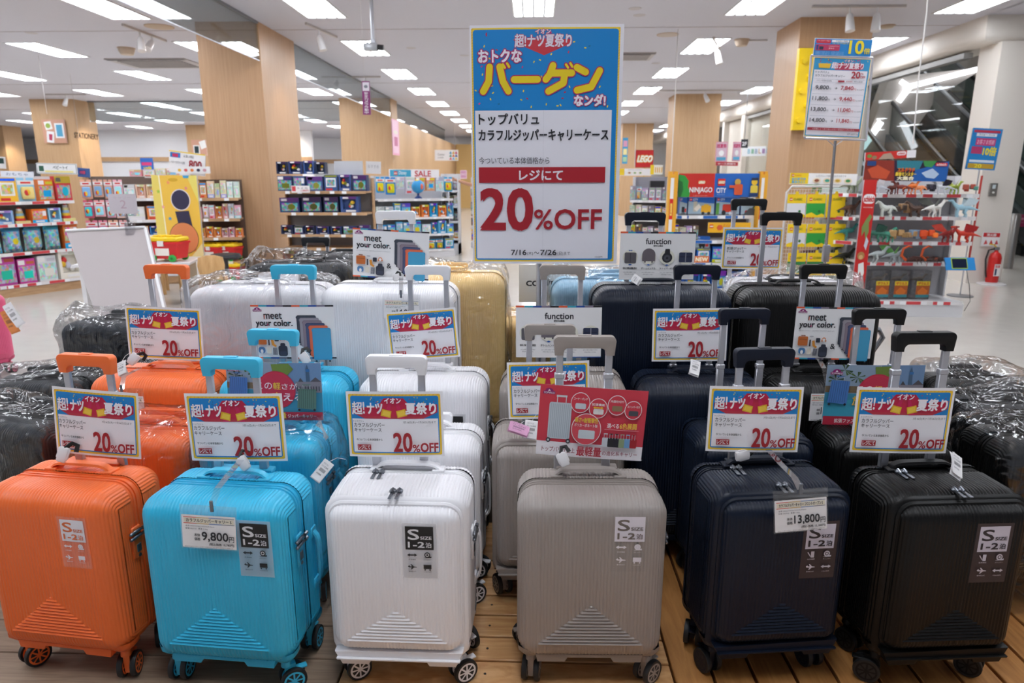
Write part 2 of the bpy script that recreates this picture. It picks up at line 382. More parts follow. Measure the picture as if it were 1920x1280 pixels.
mk('rail', MB().box(5.82, 5.94, 10.1, 13.3, 2.98, 3.05), mat('#8d8b88', .4), p_)
p_ = struct('glass_screen', MB().box(5.88, 5.89, 13.6, 19.8, .0, 3.05), GLASS2)
for yy in (15.7, 17.8): mk('mullion', MB().box(5.84, 5.93, yy, yy+.07, 0, 3.05), mat('#d5d2cc', .4), p_)
mk('rail', MB().box(5.82, 5.94, 13.6, 19.8, 2.98, 3.05), mat('#8d8b88', .4), p_)
# wall behind the screen near the bookshop entrance
struct('wall_bookshop', MB().box(5.95, 6.1, 14.6, 22, 0, 3.05), mat('#d8d2c8', .7))
for (hx, hy) in ((7.4, 12.6), (9.6, 12.6), (7.4, 15.4), (9.6, 15.4), (7.4, 18.6), (9.6, 18.6)):  # unseen light panels, added to brighten the hall behind the glass
    t = thing('ceiling_light', 'added fill light brightening the escalator hall, %s row back, %s' % ({12.6: 'first', 15.4: 'second', 18.6: 'third'}[hy], 'inner side' if hx < 8 else 'outer side'), 'ceiling light', (hx, hy, 6.0), group='added fill lights of the escalator hall')
    mk('frame', ff, FRM, t, key='lf'); mk('diffuser', fd, EM, t, key='ld')
# escalators, rising away from the shop
def escalator(x0, x1, y0, label, ln=8.5):
    t = thing('escalator', label, 'escalator', ((x0+x1)/2, y0, 0), group=None)
    w = (x1-x0); rise = math.tan(R(30)); ch = mat('#16191b', .35); yl = mat('#8d7524', .5); st = mat('#8f959a', .25, .9); sk = mat('#2a3033', .3, .4)
    gl = glassy('balustrade_glass', (.45, .55, .54, 1), .05, .05, 0, .2)
    for k in range(21):
        y = .9+k*.40; z = .02+max(0, k-1)*.2
        s = MB(); s.box(-w/2+.14, w/2-.14, y, y+.40, z-.2, z); s.box(-w/2+.14, w/2-.14, y-.004, y+.03, z-.03, z+.003, 1); mk('step', s, [ch, yl], t)
    for sx in (-1, 1):
        xx = sx*(w/2-.07)
        prof_ = [(0, 0), (1.1, 0), (ln, (ln-1.1)*rise), (ln, (ln-1.1)*rise+.38), (1.0, .38), (.1, .38)]
        M = Matrix.Rotation(pi/2, 4, 'Z')
        s = MB(); vs = []
        for dx in (-.07, .07): vs += [(xx+dx, a, b) for a, b in prof_]
        n = len(prof_); fs = [tuple(range(n)), tuple(range(2*n-1, n-1, -1))]+[(i, (i+1) % n, n+(i+1) % n, n+i) for i in range(n)]
        s.add(vs, fs); mk('skirt', s, st, t)
        g_ = [(.25, .38), (1.0, .38), (ln, (ln-1.0)*rise+.38), (ln, (ln-1.0)*rise+1.0), (1.0, 1.0), (.45, .98), (.18, .78)]
        s = MB(); vs = []
        for dx in (-.006, .006): vs += [(xx+dx, a, b) for a, b in g_]
        n = len(g_); s.add(vs, [tuple(range(n)), tuple(range(2*n-1, n-1, -1))]+[(i, (i+1) % n, n+(i+1) % n, n+i) for i in range(n)]); mk('balustrade', s, gl, t)
        hp = [(xx, ln, (ln-1.0)*rise+1.03), (xx, 1.0, 1.03), (xx, .45, 1.01), (xx, .12, .88), (xx, .02, .65), (xx, .1, .42)]
        mk('handrail', MB().tube(hp, .045, 8), mat('#202225', .35), t)
    return t
e1 = escalator(7.0, 8.15, 12.0, 'black stepped escalator with yellow edge lines rising behind the glass screen'); 
e2 = escalator(8.9, 10.0, 11.3, 'second escalator with black steps, nearer the shop floor, right of the white pillar')
# sloping underside of the upper flight with its cove lights
s = MB(); a0 = (6.6, 13.0, 0); pts = [atY(1612, 300, 16.5), atY(1668, 145, 16.5), atY(1850, 125, 16.5), atY(1760, 180, 16.5), atY(1700, 265, 16.5), atY(1650, 330, 16.5)]
vs = [tuple(p) for p in pts]+[(p.x, p.y+.4, p.z) for p in pts]; n = len(pts)
s.add(vs, [tuple(range(n)), tuple(range(2*n-1, n-1, -1))]+[(i, (i+1) % n, n+(i+1) % n, n+i) for i in range(n)])
struct('ceiling_stair_underside', s, mat('#aaa29b', .7))
def cove(pa, pb, wd, Y=16.4):
    a = atY(*pa, Y); b = atY(*pb, Y); d = (b-a).normalized(); nrm = Vector((-d.z, 0, d.x))*wd
    q = [a-nrm, b-nrm, b+nrm, a+nrm]; s = MB(); s.add([tuple(p) for p in q]+[(p.x, p.y+.05, p.z) for p in q], [(0, 1, 2, 3), (7, 6, 5, 4), (0, 4, 5, 1), (1, 5, 6, 2), (2, 6, 7, 3), (3, 7, 4, 0)])
    return tag(mk('cove_light', s, mat('#f2f6ff', .5, emit=3)), None, 'ceiling light')
tag(cove((1618, 278), (1653, 228), .065), 'diagonal white strip light left of the slim white pillar behind glass')
tag(cove((1686, 190), (1706, 163), .06), 'short diagonal white strip light climbing to the corner under the escalator')
tag(cove((1706, 163), (1690, 152), .045), 'stub of white strip light at the upper left of the glowing corner')
tag(cove((1706, 162), (1848, 126), .055), 'long white strip light sloping up to the thick white pillar')
# ================================================================ display platform
def board(parent, x0, x1, y0, y1, m, z1=.12, t=.024):
    b = .002; return mk('plank', MB().bbox_((x0-x1)/2, (x1-x0)/2, (y0-y1)/2, (y1-y0)/2, -t, 0, b, seg=1), m, parent, loc=((x0+x1)/2, (y0+y1)/2, z1))
def skirt(parent, x0, x1, y0, y1): mk('frame', MB().box(x0+.02, x1-.02, y0+.02, y1-.02, 0, .094), mat('#241a12', .8), parent)
pl = thing('display_platform', 'low platform of grey brown boards under the orange and sky blue suitcases', 'platform', (0, 0, 0), group=None); skirt(pl, -2.6, -.5, .9, 3.1)
y = .9
while y < 3.1: board(pl, -2.6, -.503, y, y+.135, GREYDECK); y += .1385
pm = thing('display_platform', 'low platform of pale pine boards under the white and grey suitcases', 'platform'); skirt(pm, -.497, .38, .9, 3.25)
y = .9; k = 0
while y < 3.2: board(pm, -.497, .372, y, y+.093, PINE_K if k % 3 == 0 else PINE_X); y += .1; k += 1
M_NAIL = mat('#4a4038', .5, .6)
nb = MB()
for k in range(23):
    for xx in (-.12, .33): nb.lathe([(.0035, 0), (.0035, .0012), (0, .0016)], 8, 0, Matrix.Translation((xx, .9+k*.1+.046, .12)))
tag(mk('nail_heads', nb, M_NAIL, pm), kind='stuff')
pr = thing('display_platform', 'wide platform of golden pine boards laid lengthwise under navy and black suitcases', 'platform'); skirt(pr, .38, 3.3, .9, 3.78)
x = .378
while x < 3.25: board(pr, x, x+.098, .9, 3.70, PINE_Y); x += .107
board(pr, .378, 3.3, 3.70, 3.76, mat('#9a5a44', .5), .121)
# riser under the tall row
rs = thing('display_riser', 'low riser under the tallest suitcases at the back of the platform', 'riser'); mk('riser_box', MB().box(-1.55, 1.55, 2.36, 3.05, .12, .27), mat('#4d453e', .7), rs)

rs2 = thing('display_riser', 'low riser at the very back under the charcoal suitcase', 'riser'); mk('riser_box', MB().box(-1.45, -.6, 3.45, 3.95, 0, .27), mat('#4d453e', .7), rs2)
# ================================================================ suitcases
WAVE = lambda t: (0.5+0.5*cos(2*pi*t))**.8
def shell(w, z0, z1, d, Rr, pitch=.0085, A=.0017, tri=None, side=True, nseg=4, flip=None):
    """ribbed half shell, front at y=0, open at y=d; tri=(z0,z1,half width)"""
    mb = MB(); cols = []; step = pitch/nseg; xin = w/2-Rr
    n = max(1, round(2*xin/pitch))*nseg
    na = max(2, round(Rr*pi/2/pitch))*nseg
    for i in range(na, 0, -1): cols.append((-1, i/na))
    for i in range(n+1): cols.append((0, -xin+2*xin*i/n))
    for i in range(1, na+1): cols.append((1, i/na))
    zs = [z1-Rr, z0+Rr]
    if tri:
        zt0, zt1, hw = tri; m = round((zt1-zt0)/(.0088/4)); zs = [z1-Rr, zt1+.004]+[zt1-(zt1-zt0)*k/m for k in range(m+1)]+[z0+Rr]
    path = [('t', d)]+[('a', k/7) for k in range(8)]+[('f', z) for z in zs[1:-1]]+[('b', k/7) for k in range(8)]+[('u', d)]
    P = len(path)
    for ci, (kind, val) in enumerate(cols):
        if kind: ph = val*pi/2; sn, cs = sin(ph), cos(ph); s = xin+Rr*ph; x = kind*(xin+Rr*sn); e = Rr-Rr*cs
        else: sn, cs, s, x, e = 0, 1, abs(val), val, 0
        wv = WAVE(s/pitch)*A
        for (k, t) in path:
            a = wv
            if k == 'f' and tri and not kind:
                zt0, zt1, hw = tri
                if zt0 <= t <= zt1 and abs(x) < hw*(zt1-t)/(zt1-zt0): a = WAVE((t-zt0)/.0088)*A*2.2
            r = Rr-e+a*cs; X = x+kind*a*sn
            if k == 't': p = (X, d, z1-Rr+r)
            elif k == 'a': an = t*pi/2; p = (X, Rr-r*sin(an), z1-Rr+r*cos(an))
            elif k == 'f': p = (X, Rr-r, t)
            elif k == 'b': an = t*pi/2; p = (X, Rr-r*cos(an), z0+Rr-r*sin(an))
            else: p = (X, d, z0+Rr-r)
            mb.v.append(p)
    for i in range(len(cols)-1):
        for j in range(P-1): a = i*P+j; mb.f.append((a, a+1, a+P+1, a+P)); mb.m.append(0)
    if side and d > Rr:                                      # flat ribbed cheeks
        for sx in (-1, 1):
            m = max(2, round((d-Rr)/(pitch*.9)))*4; vs = []
            for i in range(m+1):
                y = Rr+(d-Rr)*i/m; X = sx*(w/2+WAVE(i/4)*A*.8)
                vs += [(X, y, z0+Rr), (X, y, z1-Rr)]
            mb.add(vs, [(2*i, 2*i+1, 2*i+3, 2*i+2) for i in range(m)])
    if flip is not None:
        mb.v = [(x, flip-y, z) for x, y, z in mb.v]; mb.f = [f[::-1] for f in mb.f]
    return mb
def rr_pts(w, z0, z1, r, n=7, ins=0):
    pts = []; rr = max(r-ins, .001)
    for cx, cz, a0 in ((w/2-r, z1-r, 0), (-w/2+r, z1-r, 90), (-w/2+r, z0+r, 180), (w/2-r, z0+r, 270)):
        pts += [(cx+rr*cos(R(a0+90*k/n)), cz+rr*sin(R(a0+90*k/n))) for k in range(n+1)]
    return pts
def band(w, z0, z1, r, prof):
    """ring with profile [(y, inset)...]"""
    mb = MB(); n = None
    for y, ins in prof:
        pts = rr_pts(w, z0, z1, r, ins=ins); n = len(pts); mb.v += [(x, y, z) for x, z in pts]
    for i in range(len(prof)-1):
        for k in range(n): mb.f.append(((i+1)*n+k, (i+1)*n+(k+1) % n, i*n+(k+1) % n, i*n+k)); mb.m.append(0)
    return mb
def zipband(w, z0, z1, r, y0, y1):
    h = y1-y0; pr_ = [(y0, .001), (y0+.003, .001), (y0+.004, .004), (y0+h*.28, .004), (y0+h*.32, .001), (y0+h*.44, .001), (y0+h*.46, .0045), (y0+h*.54, .0045), (y0+h*.56, .001), (y0+h*.68, .001), (y0+h*.72, .004), (y1-.004, .004), (y1-.003, .001), (y1, .001)]
    return band(w, z0, z1, r, pr_)
def wheel_mb():
    r, w = .0325, .0130; b = MB()
    b.lathe([(r*.78, -w/2), (r*.97, -w/2), (r, -w*.25), (r, w*.25), (r*.97, w/2), (r*.78, w/2)], 24, 0, axis='x')
    for sx in (-1, 1):
        x = sx*w/2; b.lathe([(r*.64, x*.9), (r*.64, x*1.04), (r*.79, x*1.04), (r*.79, x*.9)], 24, 1, axis='x')
        b.lathe([(.0001, x*1.06), (r*.2, x*1.06), (r*.2, x*.7)], 12, 1, axis='x')
        b.lathe([(.0001, x*.62), (r*.66, x*.62)], 20, 2, axis='x')
        for k in range(8):
            M = Matrix.Rotation(k*pi/4, 4, 'X'); b.box(min(x*.7, x*1.02), max(x*.7, x*1.02), -.0021, .0021, r*.18, r*.66, 1, M)
    return b
def fork_mb():
    b = MB(); b.lathe([(.013, .0), (.012, .012), (.010, .016)], 14, 0, Matrix.Translation((0, 0, .070)))
    b.prism([(-.008, .074), (.008, .074), (.007, .03), (.006, .018), (-.006, .018), (-.007, .03)], -.004, .022)
    b.bbox_(-.009, .009, .004, .050, .052, .058, .002, seg=1); b.cyl((-.014, .014, .0327), (.014, .014, .0327), .003, 8)
    return b
def housing_mb(h=.03):
    b = MB(); top = [(x, y) for x, y in ((-.034, -.034), (.034, -.034), (.034, .034), (-.034, .034))]
    vs = []; n = 12
    for (s, z) in ((1, h), (.98, h*.55), (.7, h*.15), (.42, 0), (.36, -.006)):
        for k in range(n): a = 2*pi*k/n; c, s2 = cos(a), sin(a); m = max(abs(c), abs(s2))**.55; vs.append((.034*s*c/m, .034*s*s2/m, z))
    fs = [(i*n+k, i*n+(k+1) % n, (i+1)*n+(k+1) % n, (i+1)*n+k) for i in range(4) for k in range(n)]+[tuple(range(4*n, 5*n))]
    return b.add(vs, [f[::-1] for f in fs])
def grip_mb(w=.158):
    lh = .05; t = .024; o = []; W2 = w/2; rO = .014; rI = .012; z1 = 0
    out = [(-W2+.004, -lh)]
    for cx, a0 in ((-W2+rO, 180), (W2-rO, 90)):
        out += [(cx+rO*cos(R(a0-90*k/5)), z1-rO+rO*sin(R(a0-90*k/5))) for k in range(6)]
    out.append((W2-.004, -lh)); out.append((W2-.004-t*.9, -lh))
    iw = W2-t-.002
    for cx, a0 in ((iw-rI, 0), (-iw+rI, 90)):
        out += [(cx+rI*cos(R(a0+90*k/4)), -.031-rI+rI*sin(R(a0+90*k/4))) for k in range(5)]
    out.append((-W2+.004+t*.9, -lh))
    b = MB(); b.prism(out[::-1], -.013, .013, bev=.004); b.bbox_(-.017, .017, -.007, .007, -.002, .0022, .001, seg=1); return b
def pole_mb(L1, L2, sx):
    """inner tube from -L1 to 0 under the grip, outer stage with collar below"""
    b = MB(); b.bbox_(-.009, .009, -.0055, .0055, -L1, 0, .0015, 0, seg=1)
    b.bbox_(-.0125, .0125, -.0085, .0085, -L1-.013, -L1+.002, .002, 1, seg=1)
    if L2 > 0: b.bbox_(-.0108, .0108, -.007, .007, -L1-L2, -L1-.012, .0015, 0, seg=1)
    return b
def carry_mb(w=.17):
    b = MB(); n = 14; vs = []; hw = w/2
    for i in range(n+1):
        u = -1+2*i/n; z = .016*(1-u**6)+.002; wd = .0135-.002*u*u
        x = u*hw
        for (y, zz) in ((-wd, z-.003), (-wd*.8, z+.0025), (wd*.8, z+.0025), (wd, z-.003), (wd*.7, z-.0045), (-wd*.7, z-.0045)): vs.append((x, y, zz))
    fs = [(i*6+k, i*6+(k+1) % 6, (i+1)*6+(k+1) % 6, (i+1)*6+k) for i in range(n) for k in range(6)]+[tuple(range(6)), tuple(range(n*6+5, n*6-1, -1))]
    b.add(vs, [f[::-1] for f in fs]); b.bbox_(-hw-.012, -hw+.02, -.018, .018, -.004, .004, .002, seg=1); b.bbox_(hw-.02, hw+.012, -.018, .018, -.004, .004, .002, seg=1); return b
STEEL = mat('#7b7f86', .28, .9); ALU = mat('#c3c4ca', .32, .75); TYRE = mat('#1d1e20', .55)
def lock_mb():
    b = MB(); b.bbox_(0, .007, -.016, .016, -.05, .035, .003, 0, seg=1); b.bbox_(.006, .010, -.008, .008, -.035, -.012, .002, 1, seg=1)
    for dz in (.006, .02): b.bbox_(.006, .015, -.03, .012, dz, dz+.009, .003, 1, seg=1); b.cyl((.012, .016, dz+.004), (.012, .03, dz+.004), .005, 8, 1)
    b.cyl((.0065, 0, -.044), (.0085, 0, -.044), .005, 12, 1); return b
def pull_mb():
    b = MB()
    for sx in (-1, 1):
        b.bbox_(sx*.008-.0045, sx*.008+.0045, -.034, .002, .003, .006, .0012, seg=1); b.bbox_(sx*.008-.008, sx*.008+.008, -.0, .014, .0, .010, .003, seg=1); b.cyl((sx*.008, -.004, .006), (sx*.008, .01, .011), .003, 6)
    return b
DIM = {'S': (.36, .54, .235, .05), 'SO': (.345, .545, .25, .045), 'M': (.42, .64, .26, .055), 'L': (.50, .74, .30, .06)}
PALC = {'orange': ('#f97334', '#f0692c', '#f87434'), 'blue': ('#33bde6', '#2cb3de', '#3cbce2'), 'white': ('#efeef1', '#eae9ec', '#eeedf0'), 'grey': ('#9a918b', '#928983', '#9b928c'),
        'navy': ('#0e1829', '#0d1626', '#141a29'), 'black': ('#0e0e0e', '#0c0c0c', '#141415'), 'yellow': ('#ffdb94', '#fad58c', '#ffdb94'), 'lightblue': ('#9cc7e0', '#90bdd8', '#9cc7e0'), 'pink': ('#dc5a80', '#d05277', '#dc5a80'), 'slate': ('#1a2028', '#161b22', '#1a2028'), 'graph': ('#26282c', '#202225', '#2a2c30')}
def suitcase(kind, colr, x, y, rz, label, zb=.12, handle=None, stage=.30, group='suitcases on the display platforms', rot=None, full=True, gripc=None, grx=0, hcx=None):
    w, h, d, r = DIM[kind]; c1, c2, c3 = PALC[colr]; A = plastic(c1, .33); B = plastic(c2, .38); G = plastic(gripc or c3, .4)
    t = thing('suitcase', label, 'suitcase', (x, y, zb), rz, group, rot)
    zb0 = .092; top = h-.012; lf = .095 if kind != 'SO' else None
    if kind != 'SO':
        y1 = d*.40; y2 = d*.58; tb = zb0+r+.004
        hw = w*.36; th = .108*h/.54
        mk('front_shell', lambda: shell(w, zb0, top, y1, r, tri=(tb-.03 if False else tb-.0, tb+th, hw)), A, t, key=kind+'fs')
        mk('zipper_band', lambda: zipband(w, zb0, top, r, y1, y2), B, t, key=kind+'zb')
        mk('back_shell', lambda: shell(w, zb0, top, d-y2, r, flip=d), A, t, key=kind+'bs')
        yc = (y1+y2)/2+.03
        if full:
            b = MB(); b.prism([(-w/2+.05, 0), (-w*.17, 0), (-w*.15, .012), (w*.15, .012), (w*.17, 0), (w/2-.05, 0), (w/2-.045, .022), (-w/2+.045, .022)], .012, .05, bev=.002)
            mk('base_moulding', b, B, t, loc=(0, 0, .085))
    else:
        y0 = .034; y1 = .125; y2 = .165; yc = .19
        mk('front_lid', lambda: shell(w-.03, .130, top-.016, .030, .036, A=.0014, tri=(.167, .167+.085, w*.36), side=False), A, t, key='SOlid')
        mk('lid_zipper', lambda: band(w-.018, .123, top-.008, .042, [(.026, .02), (.026, .004), (.030, .0), (.034, .0), (.036, .004), (.042, .004), (.042, .02)]), B, t, key='SOlz')
        mk('front_frame', lambda: band(w, .092, top, r, [(.034, .028), (.034, .012), (.038, .004), (.044, 0)]), A, t, key='SOff')
        mk('body_shell', lambda: shell(w, zb0, top, y1-.04+.045, r, flip=None, A=.0016), A, t, key='SObody', loc=(0, .040, 0))
        mk('zipper_band', lambda: zipband(w, zb0, top, r, y1+.045, y2+.04), B, t, key='SOzb')
        mk('back_shell', lambda: shell(w, zb0, top, d-y2-.04, r*.9, flip=d), A, t, key='SObs')
        if full:
            b = MB(); b.prism([(-w/2+.03, .004), (-w*.22, .004), (-w*.20, .016), (w*.20, .016), (w*.22, .004), (w/2-.03, .004), (w/2-.012, .045), (-w/2+.012, .04)], .008, .055, bev=.004)
            b.prism([(-w/2+.02, .022), (w/2-.02, .022), (w/2-.018, .026), (-w/2+.018, .026)], .000, .01, bev=.001)
            mk('base_moulding', b, B, t, loc=(0, 0, .088))
            mk('zipper_pull', pull_mb, STEEL, t, key='pull', loc=(.0, .052, top+.001), rot=(0, 0, 0)); mk('zipper_pull', pull_mb, STEEL, t, key='pull', loc=(-.07, .165, top-.001), rot=(0, 0, 0))
    ch = mk('carry_handle', carry_mb, G, t, key='carry', loc=(0, min(yc, d-.05)+.01, top+.001))
    if full:
        mk('side_handle', carry_mb, G, t, key='carry', loc=(w/2+.001, d*.78, h*.55), rot=(0, pi/2, 0)).scale = (.9, .8, .9)
        mk('lock', lock_mb, [G, STEEL], t, key='lock', loc=(w/2+.0, (y1+y2)/2-.022, h*.70))
    sx0 = w/2-.034
    for sx in (-1, 1):
        for yy in ((.046 if kind != 'SO' else .075), d-.04):
            fr = yy < d/2
            if not full and not fr: continue
            mk('wheel_housing', housing_mb, B, t, key='hous', loc=(sx*sx0, yy, .091))
            cst = mk('caster', fork_mb, G, t, key='fork', loc=(sx*sx0, yy, 0), rot=(0, 0, rnd.uniform(-1.1, 1.1) if fr else rnd.uniform(-3, 3)))
            for k in (-1, 1): mk('wheel', wheel_mb, [TYRE, G, mat('#0f1011', .6)], cst, key='wheel', loc=(k*.0158, .014, .0327))
    yh = d-.034
    if handle:
        hz = handle-zb; hh = mk('handle_grip', grip_mb, G, t, key='grip', loc=((hcx or 0), yh, hz), rot=(grx, 0, 0))
        for sx in (-1, 1):
            L1 = stage; L2 = max(.0, hz-.045-L1-top+.01); 
            mk('handle_pole', pole_mb(L1, L2, sx), [ALU, ALU], t, loc=((hcx or 0)+sx*.0625, yh, hz-.047), rot=(grx, 0, 0))
        mk('handle_socket', MB().bbox_(-.08, .08, yh-.016, yh+.016, top-.004, top+.008, .004), B, t)
    else:
        hh = mk('handle_grip', grip_mb, G, t, key='grip', loc=(0, yh, top+.03))
    return t

# ================================================================ printed signs
BLU = '#1086d0'; YEL = '#f6d33c'; CRM = '#c81f48'; RED = '#a81e28'; INK = '#1f2026'; GLD = '#e8b62a'
def confetti(s, x0, y0, x1, y1, n, seed, k=1):
    r = random.Random(seed)
    for i in range(n):
        u = r.uniform(x0, x1); v = r.uniform(y0, y1); a = r.uniform(0, pi); c = r.choice([YEL, YEL, '#d6337a', '#1b6f9c', CRM]); w = 5*k; h = 2.6*k
        s.poly([(u+cos(a)*w*p-sin(a)*h*q, v+sin(a)*w*p+cos(a)*h*q) for p, q in ((-1, -1), (1, -1), (1, 1), (-1, 1))], c, True)
    s.l += 1
def sale_sheet(title2=('カラフルジッパー', 'キャリーケース')):
    s = Sheet(590, 405); s.rrect(14, 16, 576, 392, 8, '#f2c832')
    for i in range(24): u = 18+i*23.4; s.poly([(u, 17), (u+6, 17), (u+2, 25), (u-4, 25)], '#e9a22c', True)
    s.l += 1
    s.rrect(26, 27, 564, 381, 12, BLU); s.rect(32, 166, 558, 374, '#f4f2f6')
    confetti(s, 34, 34, 556, 150, 46, 3, .8)
    s.poly([(34, 100), (190, 92), (232, 40), (352, 40), (396, 92), (556, 78), (556, 128), (470, 165), (110, 165), (34, 130)], CRM)
    s.poly([(34, 118), (110, 165), (470, 165), (556, 118), (470, 150), (110, 150)], '#c03548')
    for k in (-1, 1):
        s.poly([(291+k*12, 60), (291+k*24, 56), (291+k*70, 165), (291+k*30, 165)], '#d0205e')
        s.poly([(291+k*14, 118), (291+k*70, 104), (291+k*82, 146), (291+k*22, 160)], GLD); s.poly([(291+k*20, 124), (291+k*62, 112), (291+k*72, 140), (291+k*28, 154)], '#f4cf4a')
    s.text('超', 36, 62, 98, 138, '#fbf6fb', .03); s.text('!', 104, 62, 112, 132, '#fbf6fb', .03); s.text('ナツ', 130, 68, 222, 132, '#fbf6fb', .05)
    s.text('夏祭り', 364, 66, 548, 136, '#fbf6fb', .045); s.text('イオン', 238, 36, 338, 68, '#fbf6fb', .05, CRM, 3)
    s.text('トップバリュ', 40, 172, 104, 183, INK); s.text(title2[0], 44, 188, 232, 214, INK, .015); s.text(title2[1], 44, 220, 212, 244, INK, .015)
    s.text('7月16日(木)〜7月26日(日)まで', 346, 176, 546, 193, INK); s.text('今ついている本体価格から', 54, 284, 214, 299, INK, .02)
    s.rect(58, 322, 142, 356, RED); s.text('レジにて', 64, 326, 136, 351, '#f6f2f4', .03)
    s.text('20', 284, 250, 396, 366, RED, .035); s.text('%', 400, 322, 444, 367, RED, .03); s.text('OFF', 450, 312, 556, 366, RED, .05)
    return s
STRIP = ['#e8603a', '#3aa6bd', '#1d4c9c', '#84788a', '#1c191f']
def strip(s, W_, y0, y1, n=10):
    for i in range(n): s.rect(W_*i/n, y0, W_*(i+1)/n, y1, STRIP[i % 5], True)
    s.l += 1
def logo(s, u, v, k=1):
    P_ = '#8c1f6c'; s.poly([(u, v+26*k), (u, v+14*k), (u+9*k, v+12*k), (u+13*k, v+4*k), (u+24*k, v), (u+33*k, v), (u+44*k, v+4*k), (u+48*k, v+12*k), (u+57*k, v+14*k), (u+57*k, v+26*k)], P_)
    s.poly([(u+22*k, v+13*k), (u+28*k, v+4*k), (u+35*k, v+13*k)], '#f6eaf2'); s.text('TOPVALU', u+3*k, v+16*k, u+54*k, v+24*k, '#f6eaf2', .03)
def fancase(s, x, y, w, h, c, wh=True, hd=False):
    s.rrect(x-3, y+8, x+w*.4, y+20, 2, c, True); s.rrect(x, y, x+w, y+h, w*.09, c); s.rrect(x+3, y+4, x+w-3, y+h-6, w*.07, mixc(c, .12))
    if wh:
        for q in (.14, .86): s.rect(x+w*q-4, y+h, x+w*q+4, y+h+6, c, True); s.circle(x+w*q, y+h+8, 6, '#23242a', 10, keep=True)
        s.l += 1
def mixc(c, a):
    v = [int(c[i:i+2], 16) for i in (1, 3, 5)]; t = 255 if a > 0 else 0; a = abs(a); return '#%02x%02x%02x' % tuple(int(q*(1-a)+t*a) for q in v)
def meet_sheet():
    s = Sheet(525, 340, '#efeeee'); strip(s, 525, 0, 12); strip(s, 525, 330, 340); s.rect(0, 10, 525, 12, '#e0dfe0')
    logo(s, 14, 14); s.text('meet', 82, 48, 198, 86, INK, .03); s.text('your color.', 28, 92, 262, 142, INK, .03)
    for (a, b, c, d, e) in ((84, 62, 88, 86, '#e8603a'), (146, 78, 152, 83, '#3aa6bd'), (232, 104, 238, 112, '#3aa6bd'), (100, 118, 106, 126, '#d0337a')): s.rect(a, b, c, d, e, True)
    s.l += 1
    s.text('カラフルジッパーキャリー  あなたのもようのたびのカラーをたのしもう。', 26, 148, 262, 156, '#55565c')
    for k, c in enumerate(('#232a38', '#8d8790', '#7c6c78', '#343f66', '#dd5c33', '#2f97c4')):
        x = 290+k*19; y = 62+k*16; fancase(s, x, y, 124-k*1.5, 178+k*5, c)
    s.rrect(26, 188, 90, 248, 7, '#c4692e'); s.rect(30, 206, 86, 209, '#8f4a1e', True); s.rect(44, 180, 72, 186, '#8f4a1e', True); s.l += 1
    s.circle(112, 188, 14, '#b9b6bc', ry=5); s.rrect(100, 208, 110, 252, 3, '#3a3a44'); s.poly([(118, 216), (134, 212), (140, 244), (154, 254), (148, 264), (124, 250)], '#d98f2f')
    s.rrect(142, 196, 170, 226, 5, '#2a2e3c'); s.circle(194, 206, 14, '#d98a5a', 20); s.circle(194, 209, 10, '#efeeee', 20)
    for q in (-12, 12): s.circle(194+q, 214, 6, '#d98a5a', 10, keep=True)
    s.rrect(34, 262, 78, 302, 14, '#4678a8'); s.circle(56, 290, 9, '#efeeee', ry=13); s.rrect(90, 264, 118, 304, 4, '#dcd6c8')
    for q in range(4): s.poly([(130+q*7, 266), (135+q*7, 266), (133+q*7, 312), (128+q*7, 312)], '#4b4e5c', True)
    s.l += 1; s.rrect(164, 252, 222, 320, 14, '#2d3140'); s.rrect(178, 236, 210, 262, 8, '#2d3140'); s.rrect(172, 288, 216, 314, 6, '#3b4052')
    s.text('&', 240, 232, 270, 266, INK, .03); return s
def function_sheet():
    s = Sheet(525, 340, '#efeeee'); strip(s, 525, 0, 12); s.rect(345, 334, 525, 340, '#1d4c9c', True); s.l += 1
    s.text('function', 178, 46, 352, 86, INK, .03); s.text('便利な機能', 232, 92, 298, 104, INK, .03)
    for k in range(4):
        u = 74+k*128; s.circle(u, 178, 52, '#e6e4d6', 28)
        if k == 0: s.rrect(u-40, 146, u+42, 224, 10, '#5d5a60'); s.rect(u, 148, u+3, 222, '#2b2a30', True); s.poly([(u-14, 132), (u-6, 126), (u-6, 130), (u+6, 130), (u+6, 126), (u+14, 132), (u+6, 138), (u+6, 134), (u-6, 134), (u-6, 138)], '#2d5fae')
        if k == 1: s.circle(u, 160, 46, '#6b6369', 24, ry=44); s.rrect(u-46, 160, u+46, 206, 6, '#6b6369'); s.rect(u-30, 206, u-20, 216, '#4b464b', True); s.rect(u+20, 206, u+30, 216, '#4b464b', True)
        if k == 2: s.circle(u, 180, 36, '#25262b', 20); s.poly([(u-20, 150), (u-14, 118), (u+16, 118), (u+20, 150)], '#25262b'); s.circle(u, 182, 24, '#4c4e56', 8); s.circle(u, 182, 8, '#1b1c20', 8)
        if k == 3: s.rrect(u-46, 142, u+48, 212, 8, '#2d3550'); s.rect(u-2, 140, u+4, 214, '#8f929c', True); s.rect(u-38, 170, u+40, 175, '#1a2036', True)
        s.l += 1
        s.poly([(u-14, 232), (u, 226), (u+14, 232), (u, 238)], '#2d5fae')
        s.text(('拡張機能', 'ボトムハンドル', 'ストッパー付き', '両面しきり')[k], u-50, 250, u+50, 264, INK, .03)
        s.text('あると便利な機能です旅の', u-44, 282, u+44, 290, '#6a6b70'); s.text('荷物が増えても安心', u-36, 296, u+36, 304, '#6a6b70')
    return s
